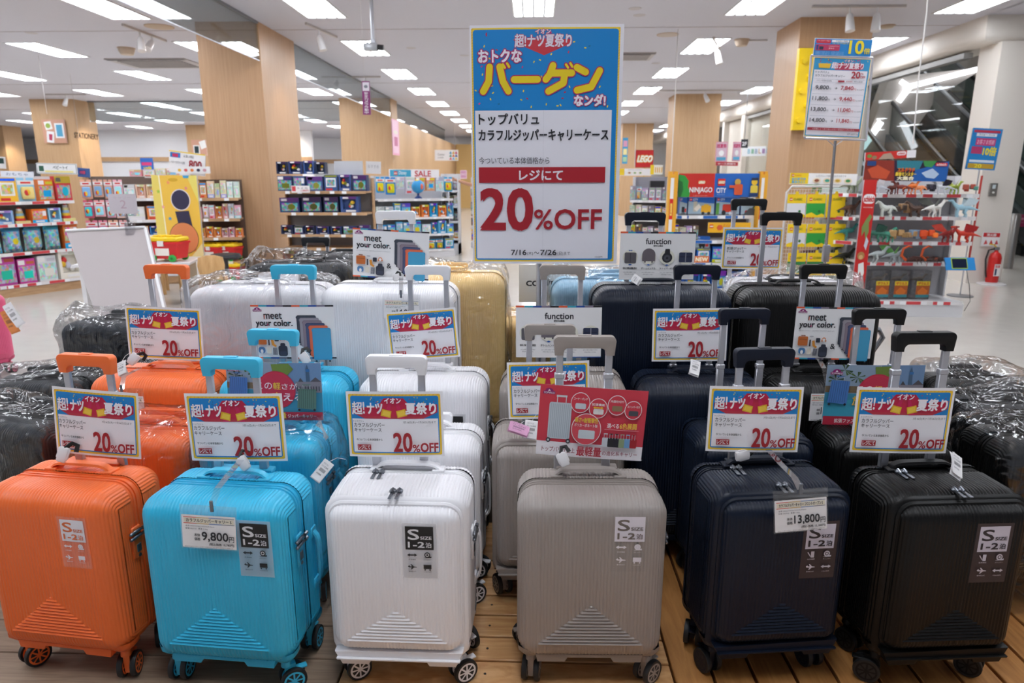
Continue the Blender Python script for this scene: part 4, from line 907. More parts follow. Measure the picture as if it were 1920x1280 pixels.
# ================================================================ big central poster on a stand
def big_poster():
    s = Sheet(780, 1208, '#edebf2', .35, dz=.00015); s.rrect(8, 14, 762, 1196, 6, YEL)
    for k in range(90): v = 20+k*13; s.poly([(8, v), (16, v-5), (16, v), (8, v+5)], '#e9b93a', True); s.poly([(754, v), (762, v-5), (762, v), (754, v+5)], '#e9b93a', True)
    s.l += 1; s.rrect(16, 22, 754, 1188, 14, BLU); s.rect(22, 412, 730, 1180, '#edebf2'); s.rect(16, 400, 748, 412, BLU)
    confetti(s, 24, 30, 745, 400, 60, 9, 1.1)
    s.poly([(220, 70), (520, 70), (500, 96), (378, 146), (256, 96)], '#cf3b46'); s.text('超!ナツ夏祭り', 230, 46, 516, 106, '#e9e2ee', .035, '#c02a50', 4); s.text('イオン', 334, 22, 410, 44, '#e9e2ee', .05, '#c02a50', 3)
    s.text('おトクな', 44, 118, 262, 178, '#f4eef6', .05, '#b31f62', 8)
    # the large word, drawn stroke by stroke with its crimson outline
    st = [[(100, 200), (95, 270), (66, 318)], [(152, 200), (168, 270), (196, 318)], [(168, 188), (178, 204)], [(190, 184), (200, 200)],
          [(226, 262), (346, 262)], [(424, 196), (408, 238), (388, 262)], [(412, 232), (520, 232)], [(484, 234), (478, 280), (402, 320)], [(490, 192), (500, 206)], [(512, 186), (522, 202)],
          [(546, 206), (590, 228)], [(548, 316), (620, 300), (662, 222)]]
    def stroke(p, w, c):
        for (a, b), (c2, d) in zip(p[:-1], p[1:]):
            L_ = math.hypot(c2-a, d-b) or 1; nx, ny = -(d-b)/L_*w, (c2-a)/L_*w; s.poly([(a+nx, b+ny), (c2+nx, d+ny), (c2-nx, d-ny), (a-nx, b-ny)], c, True)
        for (a, b) in p: s.circle(a, b, w, c, 14, keep=True)
    for p in st: stroke(p, (22 if len(p) > 2 or p[0][0]-p[1][0] < -30 else 11), '#b31f62')
    s.l += 1
    for p in st: stroke(p, (17 if len(p) > 2 or p[0][0]-p[1][0] < -30 else 6), '#efd51f')
    s.l += 1; s.text('なンダ!', 536, 338, 694, 392, '#f4eef6', .06, '#b31f62', 7)
    s.text('トップバリュ', 42, 428, 354, 484, INK, .028); s.text('カラフルジッパーキャリーケース', 40, 508, 714, 564, INK, .032)
    s.text('今ついている本体価格から', 40, 646, 410, 682, '#34353c'); s.rect(38, 698, 704, 778, '#b11f2c'); s.text('レジにて', 252, 714, 480, 764, '#efe9ee', .04)
    s.text('20', 48, 812, 320, 1024, '#ab1f2c', .045); s.text('%', 332, 918, 430, 1022, '#ab1f2c', .02); s.text('OFF', 442, 918, 690, 1020, '#ab1f2c', .035)
    s.text('7/16', 208, 1132, 290, 1160, INK, .03); s.text('(木)', 294, 1142, 326, 1162, INK); s.text('〜', 332, 1142, 358, 1154, INK); s.text('7/26', 366, 1132, 452, 1160, INK, .03); s.text('(日)まで', 458, 1142, 526, 1162, INK)
    s.text('192部門', 660, 1166, 700, 1176, '#6a6b72'); s.rect(377, 412, 378.5, 1180, '#dcdae2'); return s
t = thing('poster_stand', 'tall stand carrying the big blue, yellow and white bargain poster in the centre', 'poster stand', (.022, 2.70, .12))
o = big_poster().obj('poster_sheet', .54, .84, .006, thick=.002); place(o, (880, 47), (1171, 44), (882, 494), 2.67, .54, .84); o.parent = t; o.matrix_parent_inverse = Matrix.Translation((-.022, -2.70, -.12))
mk('poster_back', MB().bbox_(-.238, .286, -.018, -.008, .96, 1.78, .003), mat('#dcdce0', .4), t)
mk('pole', MB().cyl((0, 0, .0), (0, 0, 1.5), .011, 12), ALU, t); mk('base', MB().lathe([(.13, 0), (.13, .008), (.02, .016), (.012, .03)], 24), mat('#5c5e62', .4, .5), t)
# box board with lettering behind the platform
s = Sheet(95, 90, '#e9e7e3'); s.text('CONVERSE', 14, 38, 92, 50, INK, .06); o = s.obj('brand_board', .24, .23, 0, thick=.02); place(o, (973, 497), (1068, 497), (978, 566), 3.15, .24, .23); tag(o, 'white board lettered CONVERSE standing behind the grey middle-size suitcase', 'sign')

# ================================================================ shop fittings behind the suitcases
RAILW = mat('#e6e4e4', .4); RAILR = mat('#d2454a', .45); RAILB = mat('#2f6fc0', .45); LBL = mat('#f4f4f6', .5); GONW = mat('#d9d8da', .5); GONG = mat('#8d8a88', .5); DARK = mat('#3a3735', .7)
def gondola(name, label, A, B, depth, height, zs, shelfm=GONW, backm=GONW, rail='w', sides=True, basem=None, sd=None, cat='shelf unit', base=.12, back0=0, roundsh=0):
    A = Vector((A[0], A[1], 0)); B = Vector((B[0], B[1], 0)); L = (B-A).length; rz = math.atan2(B.y-A.y, B.x-A.x)
    t = thing(name, label, cat, A, rz); sd = sd or depth
    mk('back_panel', MB().box(0, L, depth-.02, depth, back0, height), backm, t, smooth=False)
    mk('base', MB().box(0, L, 0, depth-.02, 0.0, base), basem or shelfm, t, smooth=False)
    if sides:
        for x in (0, L-.018): mk('side_panel', MB().box(x, x+.018, .0 if sides is True else depth-sides, depth, 0, height), GONW if sides is True else shelfm, t, smooth=False)
    for i, z in enumerate(zs):
        s_ = mk('shelf', MB().box(.018, L-.018, depth-sd, depth-.02, z-.022, z), shelfm, t, smooth=False)
        r = MB(); y0 = depth-sd; r.box(.018, L-.018, y0-.012, y0, z-.034, z+.004, 0)
        if rail in 'rb' and rail != 'n':
            x = .03
            while x < L-.2: w = rnd.uniform(.12, .3); r.box(x, min(x+w, L-.03), y0-.0135, y0-.012, z-.031, z+.001, 1); x += w+rnd.uniform(.06, .14)
        x = rnd.uniform(.04, .2)
        while x < L-.1: r.box(x, x+.06, y0-.016, y0-.0125, z-.034, z+.002, 2); x += rnd.uniform(.16, .34)
        mk('price_rail', r, [shelfm if rail == 'n' else RAILW, {'r': RAILR, 'b': RAILB}.get(rail, RAILW), LBL], s_, smooth=False)
    return t
# ---- product bodies, unit size: x -.5..+.5, front at y=0, z 0..1
def pk_carton(v):
    b = MB(); r = random.Random(v); b.box(-.5, .5, 0, 1, 0, 1, 0)
    f = lambda x0, x1, z0, z1, m, e=.012: b.box(x0, x1, -e, 0, z0, z1, m)
    if v == 0: f(-.47, .47, .08, .70, 3); f(-.47, -.1, .76, .95, 4); f(.0, .45, .78, .9, 1); f(-.2, .3, .2, .5, 2, .03)
    if v == 1: f(-.5, .5, .72, 1, 1); f(-.4, .42, .1, .64, 3); b.lathe([(.2, -.02), (.2, 0)], 12, 2, Matrix.Translation((.1, 0, .38)), axis='y'); f(-.42, -.12, .78, .94, 4)
    if v == 2: f(-.5, .5, 0, .22, 2); f(-.45, .2, .3, .86, 3); f(.22, .46, .5, .86, 4, .02); f(-.3, .3, .06, .15, 4, .02)
    if v == 3: f(-.38, .38, .25, .8, 4); f(-.3, .3, .32, .72, 3, .02); f(-.46, .46, .86, .97, 2); f(-.4, .1, .05, .16, 5)
    return b
def pk_window(v):
    b = MB(); b.box(-.5, .5, 0, 1, 0, 1, 0) if False else None
    b.box(-.5, .5, .5, 1, 0, 1, 0); b.box(-.5, -.38, 0, .5, 0, 1, 0); b.box(.38, .5, 0, .5, 0, 1, 0); b.box(-.38, .38, 0, .5, 0, .2, 0); b.box(-.38, .38, 0, .5, .84, 1, 1)
    r = random.Random(v+9)
    for k in range(4): b.ball((r.uniform(-.22, .22), .3, r.uniform(.32, .7)), (.13, .14, .12), 8, (2, 5, 6, 4)[k])
    b.box(-.36, -.05, -.01, 0, .86, .97, 4); b.box(-.2, .34, -.01, 0, .05, .15, 4); return b
def pk_blister(v):
    b = MB(); b.box(-.5, -.08, .4, .5, .9, 1, 0); b.box(.08, .5, .4, .5, .9, 1, 0); b.box(-.5, .5, .4, .5, 0, .9, 0); b.box(-.5, .5, .38, .4, .7, .88, 4)
    r = random.Random(v+3); b.bbox_(-.36, .36, 0, .4, .1, .62, .06, 2, seg=1)
    for k in range(2): b.ball((r.uniform(-.2, .2), 0, r.uniform(.22, .5)), (.16, .16, .13), 8, (5, 6)[k])
    b.box(-.3, .3, .37, .385, .75, .83, 5); return b
def pk_pouch(v):
    b = MB(); n = 6; vs = []
    for s in (-1, 1):
        for i in range(n+1):
            for j in range(n+1):
                x = -1+2*i/n; z = -1+2*j/n; d = (1-x**4)*(1-z**4); vs.append((x*.5*(1-.06*(1-abs(z))), .5+s*.5*d, z*.5+.5))
    m = (n+1)**2
    for i in range(n):
        for j in range(n): a = i*(n+1)+j; mi = 0 if j > 4 else 3; b.f += [(a, a+n+1, a+n+2, a+1)]; b.m.append(mi); b.f += [(m+a, m+a+1, m+a+n+2, m+a+n+1)]; b.m.append(0)
    b.v = vs; b.ball((.05, .06, .45), (.2, .1, .16), 8, 2+v); return b
def pk_toy(v):
    b = MB(); b.box(-.5, .5, 0, 1, 0, .16, 2)
    if v == 0:
        for k, m in enumerate((5, 6, 0, 2, 4)): b.lathe([(.0001, .16+k*.15), (.34-.04*k, .16+k*.15), (.36-.04*k, .235+k*.15), (.34-.04*k, .31+k*.15), (.0001, .31+k*.15)], 12, m, Matrix.Translation((0, .5, 0)))
        b.ball((0, .5, .93), (.14, .14, .08), 8, 5)
    if v == 1: b.ball((0, .5, .45), (.36, .4, .3), 10, 0); b.ball((.1, .4, .78), (.22, .3, .2), 10, 4); b.ball((-.2, .1, .3), (.12, .12, .1), 8, 5); b.ball((.25, .1, .3), (.12, .12, .1), 8, 6)
    return b
PM = [OC, OC2, OC4, OCP, mat('#efedec', .5), mat('#d8322f', .4), mat('#efc22c', .4)]
PK = {'carton0': lambda: pk_carton(0), 'carton1': lambda: pk_carton(1), 'carton2': lambda: pk_carton(2), 'carton3': lambda: pk_carton(3), 'window0': lambda: pk_window(0), 'window1': lambda: pk_window(1), 'blister0': lambda: pk_blister(0), 'blister1': lambda: pk_blister(1), 'pouch0': lambda: pk_pouch(0), 'pouch1': lambda: pk_pouch(1), 'ring0': lambda: pk_toy(0), 'toy1': lambda: pk_toy(1)}
KN = {'carton': ('toy_box', 'toy box'), 'window': ('window_box', 'window toy box'), 'blister': ('blister_pack', 'blister pack'), 'pouch': ('toy_pouch', 'toy bag'), 'ring': ('stacking_toy', 'stacking ring toy'), 'toy': ('toy_figure', 'moulded toy')}
PAL = {'baby': [('sky blue', '#4db4dc'), ('white', '#e9e8ea'), ('orange', '#ee7a2c'), ('teal', '#2e9c9c'), ('yellow', '#efc838'), ('red', '#d83a3c'), ('pale blue', '#9cc9e4')],
       'pink': [('pink', '#ec8ca4'), ('pale pink', '#f2b4c0'), ('rose', '#e0607c'), ('peach', '#f0b494'), ('cream', '#ecdcc4')],
       'low': [('purple', '#6a4ab0'), ('white', '#ecebed'), ('blue', '#2c4cc0'), ('light blue', '#40b0e0'), ('magenta', '#c8489c')],
       'blue': [('dark blue', '#22386e'), ('navy', '#1b2a4c'), ('steel blue', '#3c5c94')], 'dark': [('dark brown', '#3a2c28'), ('charcoal', '#2a2a30'), ('dark orange', '#8a4a24')],
       'disney': [('blue', '#2088c8'), ('light blue', '#5ab4dc'), ('pale', '#c8d4e0'), ('orange', '#e08a3c'), ('azure', '#1a9cd8')], 'aisle': [('grey', '#8a8690'), ('lilac', '#a898b8'), ('cream', '#d4c8b4'), ('pale blue', '#9cb4c8'), ('brown', '#806858'), ('yellow', '#dcb43c')],
       'ange': [('cream', '#ead2ac'), ('orange', '#e89048'), ('pink', '#eaa8b0'), ('white', '#eae6e4')], 'red': [('red', '#d02c38'), ('crimson', '#b8283c'), ('blue', '#3c78b8'), ('pink', '#e07088')], 'city': [('blue', '#1c62b8')], 'sand': [('tan', '#b49468'), ('brown', '#8a6a48')]}
ORD = ['first', 'second', 'third', 'fourth', 'fifth', 'sixth', 'seventh', 'eighth', 'ninth', 'tenth', 'eleventh', 'twelfth', 'thirteenth', 'fourteenth', 'fifteenth', 'sixteenth', 'seventeenth', 'eighteenth', 'nineteenth', 'twentieth', 'twenty first', 'twenty second', 'twenty third', 'twenty fourth', 'twenty fifth', 'twenty sixth']
def row(where, A, B, z, n, hh, pal, kinds, grp, depth=.08, gap=.88, back=.02, seed=0, hang=False, deps=None):
    """a row of packs along A-B (floor points), front side towards the camera side; where: words naming the shelf"""
    r = random.Random(seed*77+int(z*100)); A = Vector((A[0], A[1], 0)); B = Vector((B[0], B[1], 0)); L = (B-A).length; d = (B-A)/L; nrm = Vector((-d.y, d.x, 0)); rz = math.atan2(d.y, d.x)
    ws = [r.uniform(.8, 1.2) for _ in range(n)]; s = sum(ws); x = 0; run = r.randrange(3)
    ki = r.randrange(len(kinds)); ci = r.randrange(len(PAL[pal]))
    for i, w in enumerate(ws):
        wd = w/s*L; 
        if r.random() < .8: ki = r.randrange(len(kinds)); ci = r.randrange(len(PAL[pal]))
        k = kinds[ki]; v = k+str(r.randrange(4 if k == 'carton' else 2)) if k not in ('ring', 'toy') else {'ring': 'ring0', 'toy': 'toy1'}[k]
        nm, kn = KN[k]; cn, ch = PAL[pal][ci]; h = r.uniform(*hh); p = A+d*(x+wd/2)+nrm*(back+r.uniform(0, .015)); zz = z-h if hang else z+.002
        o = mk(nm, PK[v], PM, key='pk'+v, smooth=False); o.location = (p.x, p.y, zz); o.rotation_euler = (0, 0, rz+r.uniform(-.04, .04)); o.scale = (wd*gap, (depth if not deps else r.uniform(*deps)), h)
        c = hexc(ch); o.color = (c[0]*r.uniform(.85, 1.1), c[1]*r.uniform(.85, 1.1), c[2]*r.uniform(.85, 1.1), 1)
        tag(o, '%s %s, %s along %s' % (cn, kn, ORD[i], where.replace('of the ', '', 1) if where.startswith('of the ') else where), kn.split()[-1] if k not in ('blister',) else 'blister pack', grp); x += wd
def lerp(A, B, t): return (A[0]+(B[0]-A[0])*t, A[1]+(B[1]-A[1])*t)
# ---- baby toy shelves at the left
A0, A1 = (-6.62, 7.28), (-5.87, 8.74)
gondola('toy_gondola', 'long toy shelf unit at the left edge with red rails and wooden base', A0, A1, .45, 1.42, [.14, .52, .86, 1.12], SHELFW, GONW, 'r', sides=.3, base=.10, cat='shelf unit')
G = 'toys on the left edge shelves'
row('of the left shelf unit, top shelf', A0, A1, 1.12, 8, (.24, .31), 'baby', ['carton', 'window', 'blister', 'carton'], G, .1, seed=1)
row('of the left shelf unit, second shelf down', A0, A1, .86, 9, (.15, .23), 'baby', ['window', 'toy', 'ring', 'carton'], G, .14, seed=2)
row('of the left shelf unit, third shelf down', A0, A1, .52, 8, (.24, .31), 'baby', ['pouch', 'ring', 'carton', 'window', 'pouch'], G, .14, seed=3)
row('of the left shelf unit, bottom shelf', A0, A1, .14, 6, (.26, .36), 'low', ['carton', 'window', 'carton'], G, .2, seed=4)
B0, B1 = (-5.84, 8.80), (-4.70, 9.15)
gondola('peg_gondola', 'toy display wall with pegs and pink packs behind the white board', B0, B1, .4, 1.42, [.14, .42, .66], SHELFW, mat('#6f625a', .7), 'w', sides=.2, base=.10)
BM = lerp(B0, B1, .42)
G = 'packs on the peg wall behind the white board'
row('of the peg wall, top pegs', B0, BM, 1.38, 4, (.22, .25), 'pink', ['blister'], G, .06, seed=5, hang=True)
row('of the peg wall, second pegs', B0, BM, 1.12, 4, (.21, .24), 'pink', ['blister'], G, .06, seed=6, hang=True)
row('of the peg wall, third pegs', B0, BM, .86, 4, (.21, .24), 'pink', ['blister'], G, .06, seed=7, hang=True)
pg = gondola('side_shelf', 'short wooden shelves beside the pegs with a white rail', lerp(B0, B1, .44), B1, .38, 1.30, [.86, 1.14], SHELFW, mat('#5f554f', .7), 'w', sides=False, base=.02)
row('of the short wooden shelves, upper one', BM, B1, 1.14, 5, (.14, .2), 'ange', ['window', 'carton'], 'boxes on the short wooden shelves', .08, seed=8)
row('of the short wooden shelves, lower one', BM, B1, .86, 3, (.14, .2), 'ange', ['carton'], 'boxes on the short wooden shelves', .08, seed=9)
row('of the peg wall, red boxes on the lower shelf', BM, B1, .66, 5, (.1, .14), 'red', ['carton', 'window'], 'red boxes on the peg wall', .1, seed=10)
row('on top of the peg wall', lerp(B0, B1, .5), B1, 1.42, 4, (.08, .12), 'pink', ['carton'], 'boxes on top of the peg wall', .1, seed=11)
# ---- shelf against the near left pillar
P0, P1 = atY(366, 400, 9.05), atY(452, 400, 9.2); P0 = (P0.x, P0.y); P1 = (P1.x, P1.y)
gondola('pillar_shelf', 'shelf unit with wooden shelves fixed to the near left pillar', P0, P1, .33, 1.38, [.30, .62, .87, 1.14], SHELFW, mat('#5a463a', .7), 'n', sides=False, base=.02)
row('of the pillar shelf, top shelf', P0, P1, 1.14, 7, (.18, .23), 'ange', ['carton', 'window'], 'boxes on the pillar shelf', .08, seed=12)
row('of the pillar shelf, second shelf down', P0, P1, .87, 7, (.14, .2), 'ange', ['carton', 'blister', 'window'], 'boxes on the pillar shelf', .08, seed=13)
row('of the pillar shelf, third shelf down', P0, P1, .62, 6, (.1, .17), 'ange', ['window', 'carton'], 'boxes on the pillar shelf', .08, seed=14)
def wagon(label, p, rz, sc_=1):
    t = thing('toy_wagon', label, 'toy wagon', p, rz, 'red toy wagons with yellow lids'); rd = mat('#d8262a', .35); ye = mat('#f2cc1c', .35); gr = mat('#2fae4a', .4)
    b = MB(); o = [(-.16, -.1), (.16, -.1), (.16, .1), (-.16, .1)]; vs = [(x*.86, y*.86, .03) for x, y in o]+[(x, y, .17) for x, y in o]+[(x*1.06, y*1.08, .17) for x, y in o]+[(x*1.06, y*1.08, .19) for x, y in o]
    b.add(vs, [(3, 2, 1, 0)]+[(4*k+i, 4*k+(i+1) % 4, 4*k+4+(i+1) % 4, 4*k+4+i) for k in range(3) for i in range(4)]+[(12, 13, 14, 15)]); mk('tub', b, rd, t, smooth=False)
    b = MB(); b.bbox_(-.165, .165, -.105, .105, .19, .235, .012, seg=1); [b.bbox_(x-.02, x+.02, -.05, .05, .235, .25, .006, seg=1) for x in (-.1, -.03, .04, .11)]; mk('lid', b, ye, t)
    mk('latch', MB().box(-.03, .03, -.118, -.104, .15, .2), mat('#e6e2e0', .4), t)
    b = MB()
    for x in (-.1, .1):
        w = mk('wheel', MB().lathe([(.034, -.012), (.036, 0), (.034, .012)], 14, 0, axis='y'), gr, t, loc=(x, -.1, .036)); mk('hub', MB().lathe([(.014, -.016), (.014, 0)], 10, 0, axis='y'), mat('#1d7a33', .5), w)
        mk('wheel', MB().lathe([(.034, -.012), (.034, .012)], 14, 0, axis='y'), gr, t, loc=(x, .1, .036))
    mk('sticker', MB().box(-.07, .07, -.099, -.094, .06, .13), mat('#efe7dc', .5), t); t.scale = (sc_,)*3; return t
q = atZ(318, 489, .5)
wagon('red toy wagon with yellow lid and green wheels standing on the white table', q, -.1, 1.15)
for k, (px, py, Y, z) in enumerate(((400, 470, 9.2, .30), (428, 468, 9.25, .30), (432, 500, 9.2, .03), (404, 502, 9.25, .03))):
    q = atY(px, py, Y); wagon(('red toy wagon on the pillar shelf, nearer the yellow board', 'red toy wagon on the pillar shelf, against the pillar', 'red toy wagon on the lowest shelf of the pillar shelf', 'red toy wagon under the pillar shelf beside the chair')[k], (q.x, Y, z+.002), -.2, 1.0)
# white table, kids' chairs, yellow board
t = thing('play_table', 'low white play table in front of the yellow board', 'table', (-4.45, 7.55, 0), R(14)); TW = mat('#dcdadb', .35)
mk('table_top', MB().bbox_(-.55, .62, -.35, .35, .47, .50, .004, seg=1), TW, t); mk('panel_leg', MB().box(.5, .54, -.3, .3, 0, .47), mat('#b9a88f', .5), t); mk('panel_leg', MB().box(-.5, -.46, -.3, .3, 0, .47), TW, t)
def kid_chair(label, p, rz):
    t = thing('kids_chair', label, 'chair', p, rz, 'small wooden chairs at the play table'); mk('seat', MB().bbox_(-.15, .15, -.14, .14, .27, .295, .01, seg=1), BEECH, t)
    for x, y in ((-.13, -.12), (.13, -.12), (-.13, .12), (.13, .12)): mk('leg', MB().bbox_(x-.017, x+.017, y-.017, y+.017, 0, .27, .004, seg=1), BEECH, t)
    mk('backrest', MB().prism([(-.12, .28), (.12, .28), (.145, .44), (.13, .53), (.04, .555), (-.04, .555), (-.13, .53), (-.145, .44)], .12, .14, bev=.006), BEECH, t)
q = atZ(405, 566, 0); kid_chair('small wooden chair nearest the near left pillar', (q.x, q.y, 0), R(200)); q = atZ(312, 548, 0); kid_chair('small wooden chair behind the white display board', (q.x, q.y, 0), R(70))
q = atY(424, 490, 8.4); t = thing('kids_stool', 'black topped stool behind the small wooden chair', 'stool', (q.x, 8.4, 0)); mk('seat', MB().lathe([(.0001, .42), (.17, .42), (.19, .45), (.17, .48), (.0001, .48)], 20), mat('#26282c', .5), t); mk('leg', MB().cyl((0, 0, 0), (0, 0, .42), .025, 10), mat('#5c5d62', .4, .6), t)
s = Sheet(110, 182, '#f0c24a'); s.poly([(0, 0), (20, 0), (26, 182), (0, 182)], '#e9d46a'); s.poly([(85, 0), (110, 0), (110, 60)], '#ecdc70'); s.poly([(80, 182), (110, 150), (110, 182)], '#f4e3a4'); s.poly([(17, 0), (20, 0), (26, 182), (23, 182)], '#f6eecb')
s.circle(52, 10, 12, '#d8a828', 14, ry=4); s.poly([(76, 0), (92, 0), (90, 6), (78, 6)], '#3c9ccc')
for (u, v, c) in ((14, 36, '#9cc23c'), (82, 28, '#e88a8c'), (36, 96, '#4a9ccc'), (90, 166, '#e07a3c'), (40, 16, '#f0946c'), (92, 152, '#5ab0d0'), (22, 70, '#eca8a0')): s.poly([(u+(5 if k % 2 == 0 else 2.4)*sin(k*pi/5), v-(5 if k % 2 == 0 else 2.4)*cos(k*pi/5)) for k in range(10)], c)
# plain generic shapes where the photo shows known characters
s.circle(66, 54, 24, '#e8dfe8', 20); s.circle(66, 54, 22, '#2f2c4a', 20); s.poly([(50, 80), (84, 78), (92, 128), (58, 124)], '#2f2c4a'); s.circle(66, 140, 36, '#3a3030', 26); s.circle(66, 140, 35, '#e08a58', 26)
o = s.obj('display_board', .66, 1.1, 0, thick=.03); place(o, (283, 328), (368, 329), (300, 480), 7.85, .66, 1.1); tag(o, 'tall yellow board with round dark and orange shapes standing behind the red wagon', 'display board')
# white blank display board with clip
t = thing('display_board', 'large blank pale board leaning behind the orange suitcases', 'display board'); 
a, b_, c, d = atY(124, 434, 4.1), atY(272, 428, 4.1), atY(312, 600, 3.62), atY(188, 612, 3.62); m = MB(); off = Vector((.0, .03, .01))
m.add([tuple(v) for v in (a, b_, c, d)]+[tuple(v+off) for v in (a, b_, c, d)], [(3, 2, 1, 0), (4, 5, 6, 7), (0, 1, 5, 4), (1, 2, 6, 5), (2, 3, 7, 6), (3, 0, 4, 7)]); mk('panel', m, mat('#b3a9a8', .5), t, smooth=False)
f = MB(); f.cyl(a+Vector((0, 0, .006)), b_+Vector((0, 0, .006)), .009, 8); f.cyl(b_, c, .008, 8); mk('edge_profile', f, mat('#eceaea', .4), t)
a, b_, c = atY(219, 561, 3.9), atY(262, 561, 3.9), atY(240, 640, 3.6); mm = MB(); mm.add([tuple(v) for v in (a, b_, b_+(c-a), c)]+[tuple(v+off) for v in (a, b_, b_+(c-a), c)], [(3, 2, 1, 0), (4, 5, 6, 7), (0, 1, 5, 4), (1, 2, 6, 5), (2, 3, 7, 6), (3, 0, 4, 7)]); mk('lower_flap', mm, mat('#77706a', .6), t, smooth=False)
mk('strut', MB().cyl(atY(210, 600, 3.75), (atY(210, 600, 3.75).x, 3.9, 0), .012, 8), mat('#77706a', .5), t)
t = thing('sign_clip', 'clear clip holding a faded price card on the blank pale board', 'sign clip', atY(243, 432, 4.08)); CLR = glassy('clear_acrylic', (.88, .88, .9, 1), .12, .05)
mk('clamp', MB().bbox_(-.02, .03, -.02, .02, -.03, .05, .006, seg=1), CLR, t); mk('arm', MB().cyl((0, 0, .05), (-.01, 0, .09), .009, 8), CLR, t); mk('jaw', MB().bbox_(-.05, .05, -.008, .008, .085, .1, .003, seg=1), CLR, t)
s = Sheet(55, 38, '#cfc6cc'); s.text('2', 22, 12, 34, 28, '#c4a8b4'); s.text('キャリー', 10, 4, 44, 10, '#c4b4bc'); o = s.obj('card', .17, .115, 0); o.parent = t; o.location = (-.02, 0, .1)
# top signs of the left shelves
def sign(name, label, sheet, TL, TR, BL, Y, w, cat='sign', thick=.01, YR=None): h = w*sheet.V/sheet.U; sheet.dz = max(.00018, Y*.00009); o = sheet.obj(name, w, h, 0, thick=thick); place(o, TL, TR, BL, Y, w, h, YR); return tag(o, label, cat)
s = Sheet(77, 22, '#e9e9ea'); s.rect(1, 1, 76, 21, '#9aa3a4'); s.rect(2, 2, 75, 20, '#f0f0f0'); s.rect(5, 6, 14, 17, '#2c5c48'); s.text('ベビートイ', 32, 5, 60, 12, '#20302c', .02); s.rect(16, 15, 70, 19, '#efe49c')
sign('category_sign', 'white category sign reading baby toy on the left shelves', s, (67, 305), (143, 307), (68, 325), 8.2, .46)
s = Sheet(60, 20, '#dfe2ea'); s.text('おもちゃ', 10, 5, 50, 15, '#5a6a88'); sign('shelf_header', 'white header strip on top of the shelf unit at the left edge', s, (0, 320), (62, 322), (0, 331), 7.7, .4)
s = Sheet(60, 20, '#e4e6e6'); s.rect(2, 3, 22, 17, '#3c6c58'); s.text('ベビー', 30, 4, 56, 16, '#30443c', .03); sign('category_sign', 'small white and green sign left of the 800 yen sign', s, (270, 319), (318, 320), (270, 333), 9.3, .34)
s = Sheet(64, 40, '#efeceb'); s.rect(0, 0, 64, 2, YEL); s.rect(2, 3, 20, 12, '#2f7cc0'); s.rect(6, 5, 16, 11, '#d0305c'); s.text('お買い得品', 26, 5, 44, 10, '#44454c'); s.text('ベビーおもちゃ各種', 4, 18, 28, 23, '#44454c'); s.text('800', 36, 14, 58, 28, '#a8343c', .04); s.text('円', 59, 22, 63, 28, '#a8343c')
sign('price_sign', 'white 800 yen sign above the pillar shelf', s, (317, 281), (385, 290), (320, 322), 9.0, .48)
s = Sheet(66, 15, '#f1efee'); 
for k, c in enumerate(('#e8b83c', '#e0605c', '#e8843c', '#3a3850', '#d8a0a8')): s.circle(8+12*k, 8, 3.4, c, 10)
sign('header_strip', 'white strip with small round pictures under the 800 yen sign', s, (328, 312), (393, 312), (328, 325), 8.95, .45)
s = Sheet(24, 26, '#2f6cc0'); s.rect(2, 8, 21, 14, '#d83c78'); s.text('10倍', 6, 16, 20, 23, '#f0d83c', .05); sign('point_sign', 'small blue tenfold point sign at the back between the pillars', s, (262, 296), (286, 296), (263, 322), 13, .25)
s = Sheet(24, 20, '#3c5c98'); s.rect(3, 4, 16, 15, '#27387c'); s.text('10倍', 5, 6, 15, 13, '#d84868', .05); sign('point_sign', 'small dark blue sign on the left shelves beside the baby toy sign', s, (145, 314), (168, 316), (145, 331), 8.6, .15)
# ---- pictures and letters on the pillars
s = Sheet(46, 46, '#cf9c84'); s.poly([(4, 5), (18, 3), (21, 18), (7, 21)], '#eeece8'); s.circle(12, 12, 5, '#9cb454', 12); s.poly([(25, 7), (43, 7), (43, 36), (25, 36)], '#efeeee'); s.rect(28, 10, 40, 33, '#58a8cc'); s.poly([(8, 22), (23, 24), (20, 46), (6, 44)], '#eceaea'); s.poly([(12, 28), (19, 29), (17, 41), (11, 40)], '#b83c5c')
sign('picture_board', 'pink board with three pinned pictures on the STATIONERY pillar', s, (77, 224), (120, 224), (80, 268), 18.25, .62)
s = Sheet(44, 12, None); s.text('STATIONERY', 0, 0, 44, 12, '#3a2a1c', .03)
sign('shop_lettering', 'dark STATIONERY lettering on the side of the far left pillar', s, (139, 248), (184, 252), (139, 258), 18.28, .75, thick=.001)
s = Sheet(28, 30, '#cf9c84'); s.poly([(14, 4), (26, 0), (28, 14), (18, 18)], '#eeece8'); s.poly([(3, 10), (15, 10), (15, 28), (3, 28)], '#e8e6e4'); s.rect(5, 12, 13, 25, '#24383c'); sign('picture_board', 'pink board with pictures on the pillar beside the near left pillar', s, (358, 262), (386, 262), (360, 292), 18.4, .38)
s = Sheet(20, 24, '#e4e2e0'); s.rect(3, 3, 17, 14, '#23403a'); sign('picture_board', 'small dark picture on the pillar at the left edge', s, (-8, 293), (9, 294), (-8, 315), 14.0, .2)
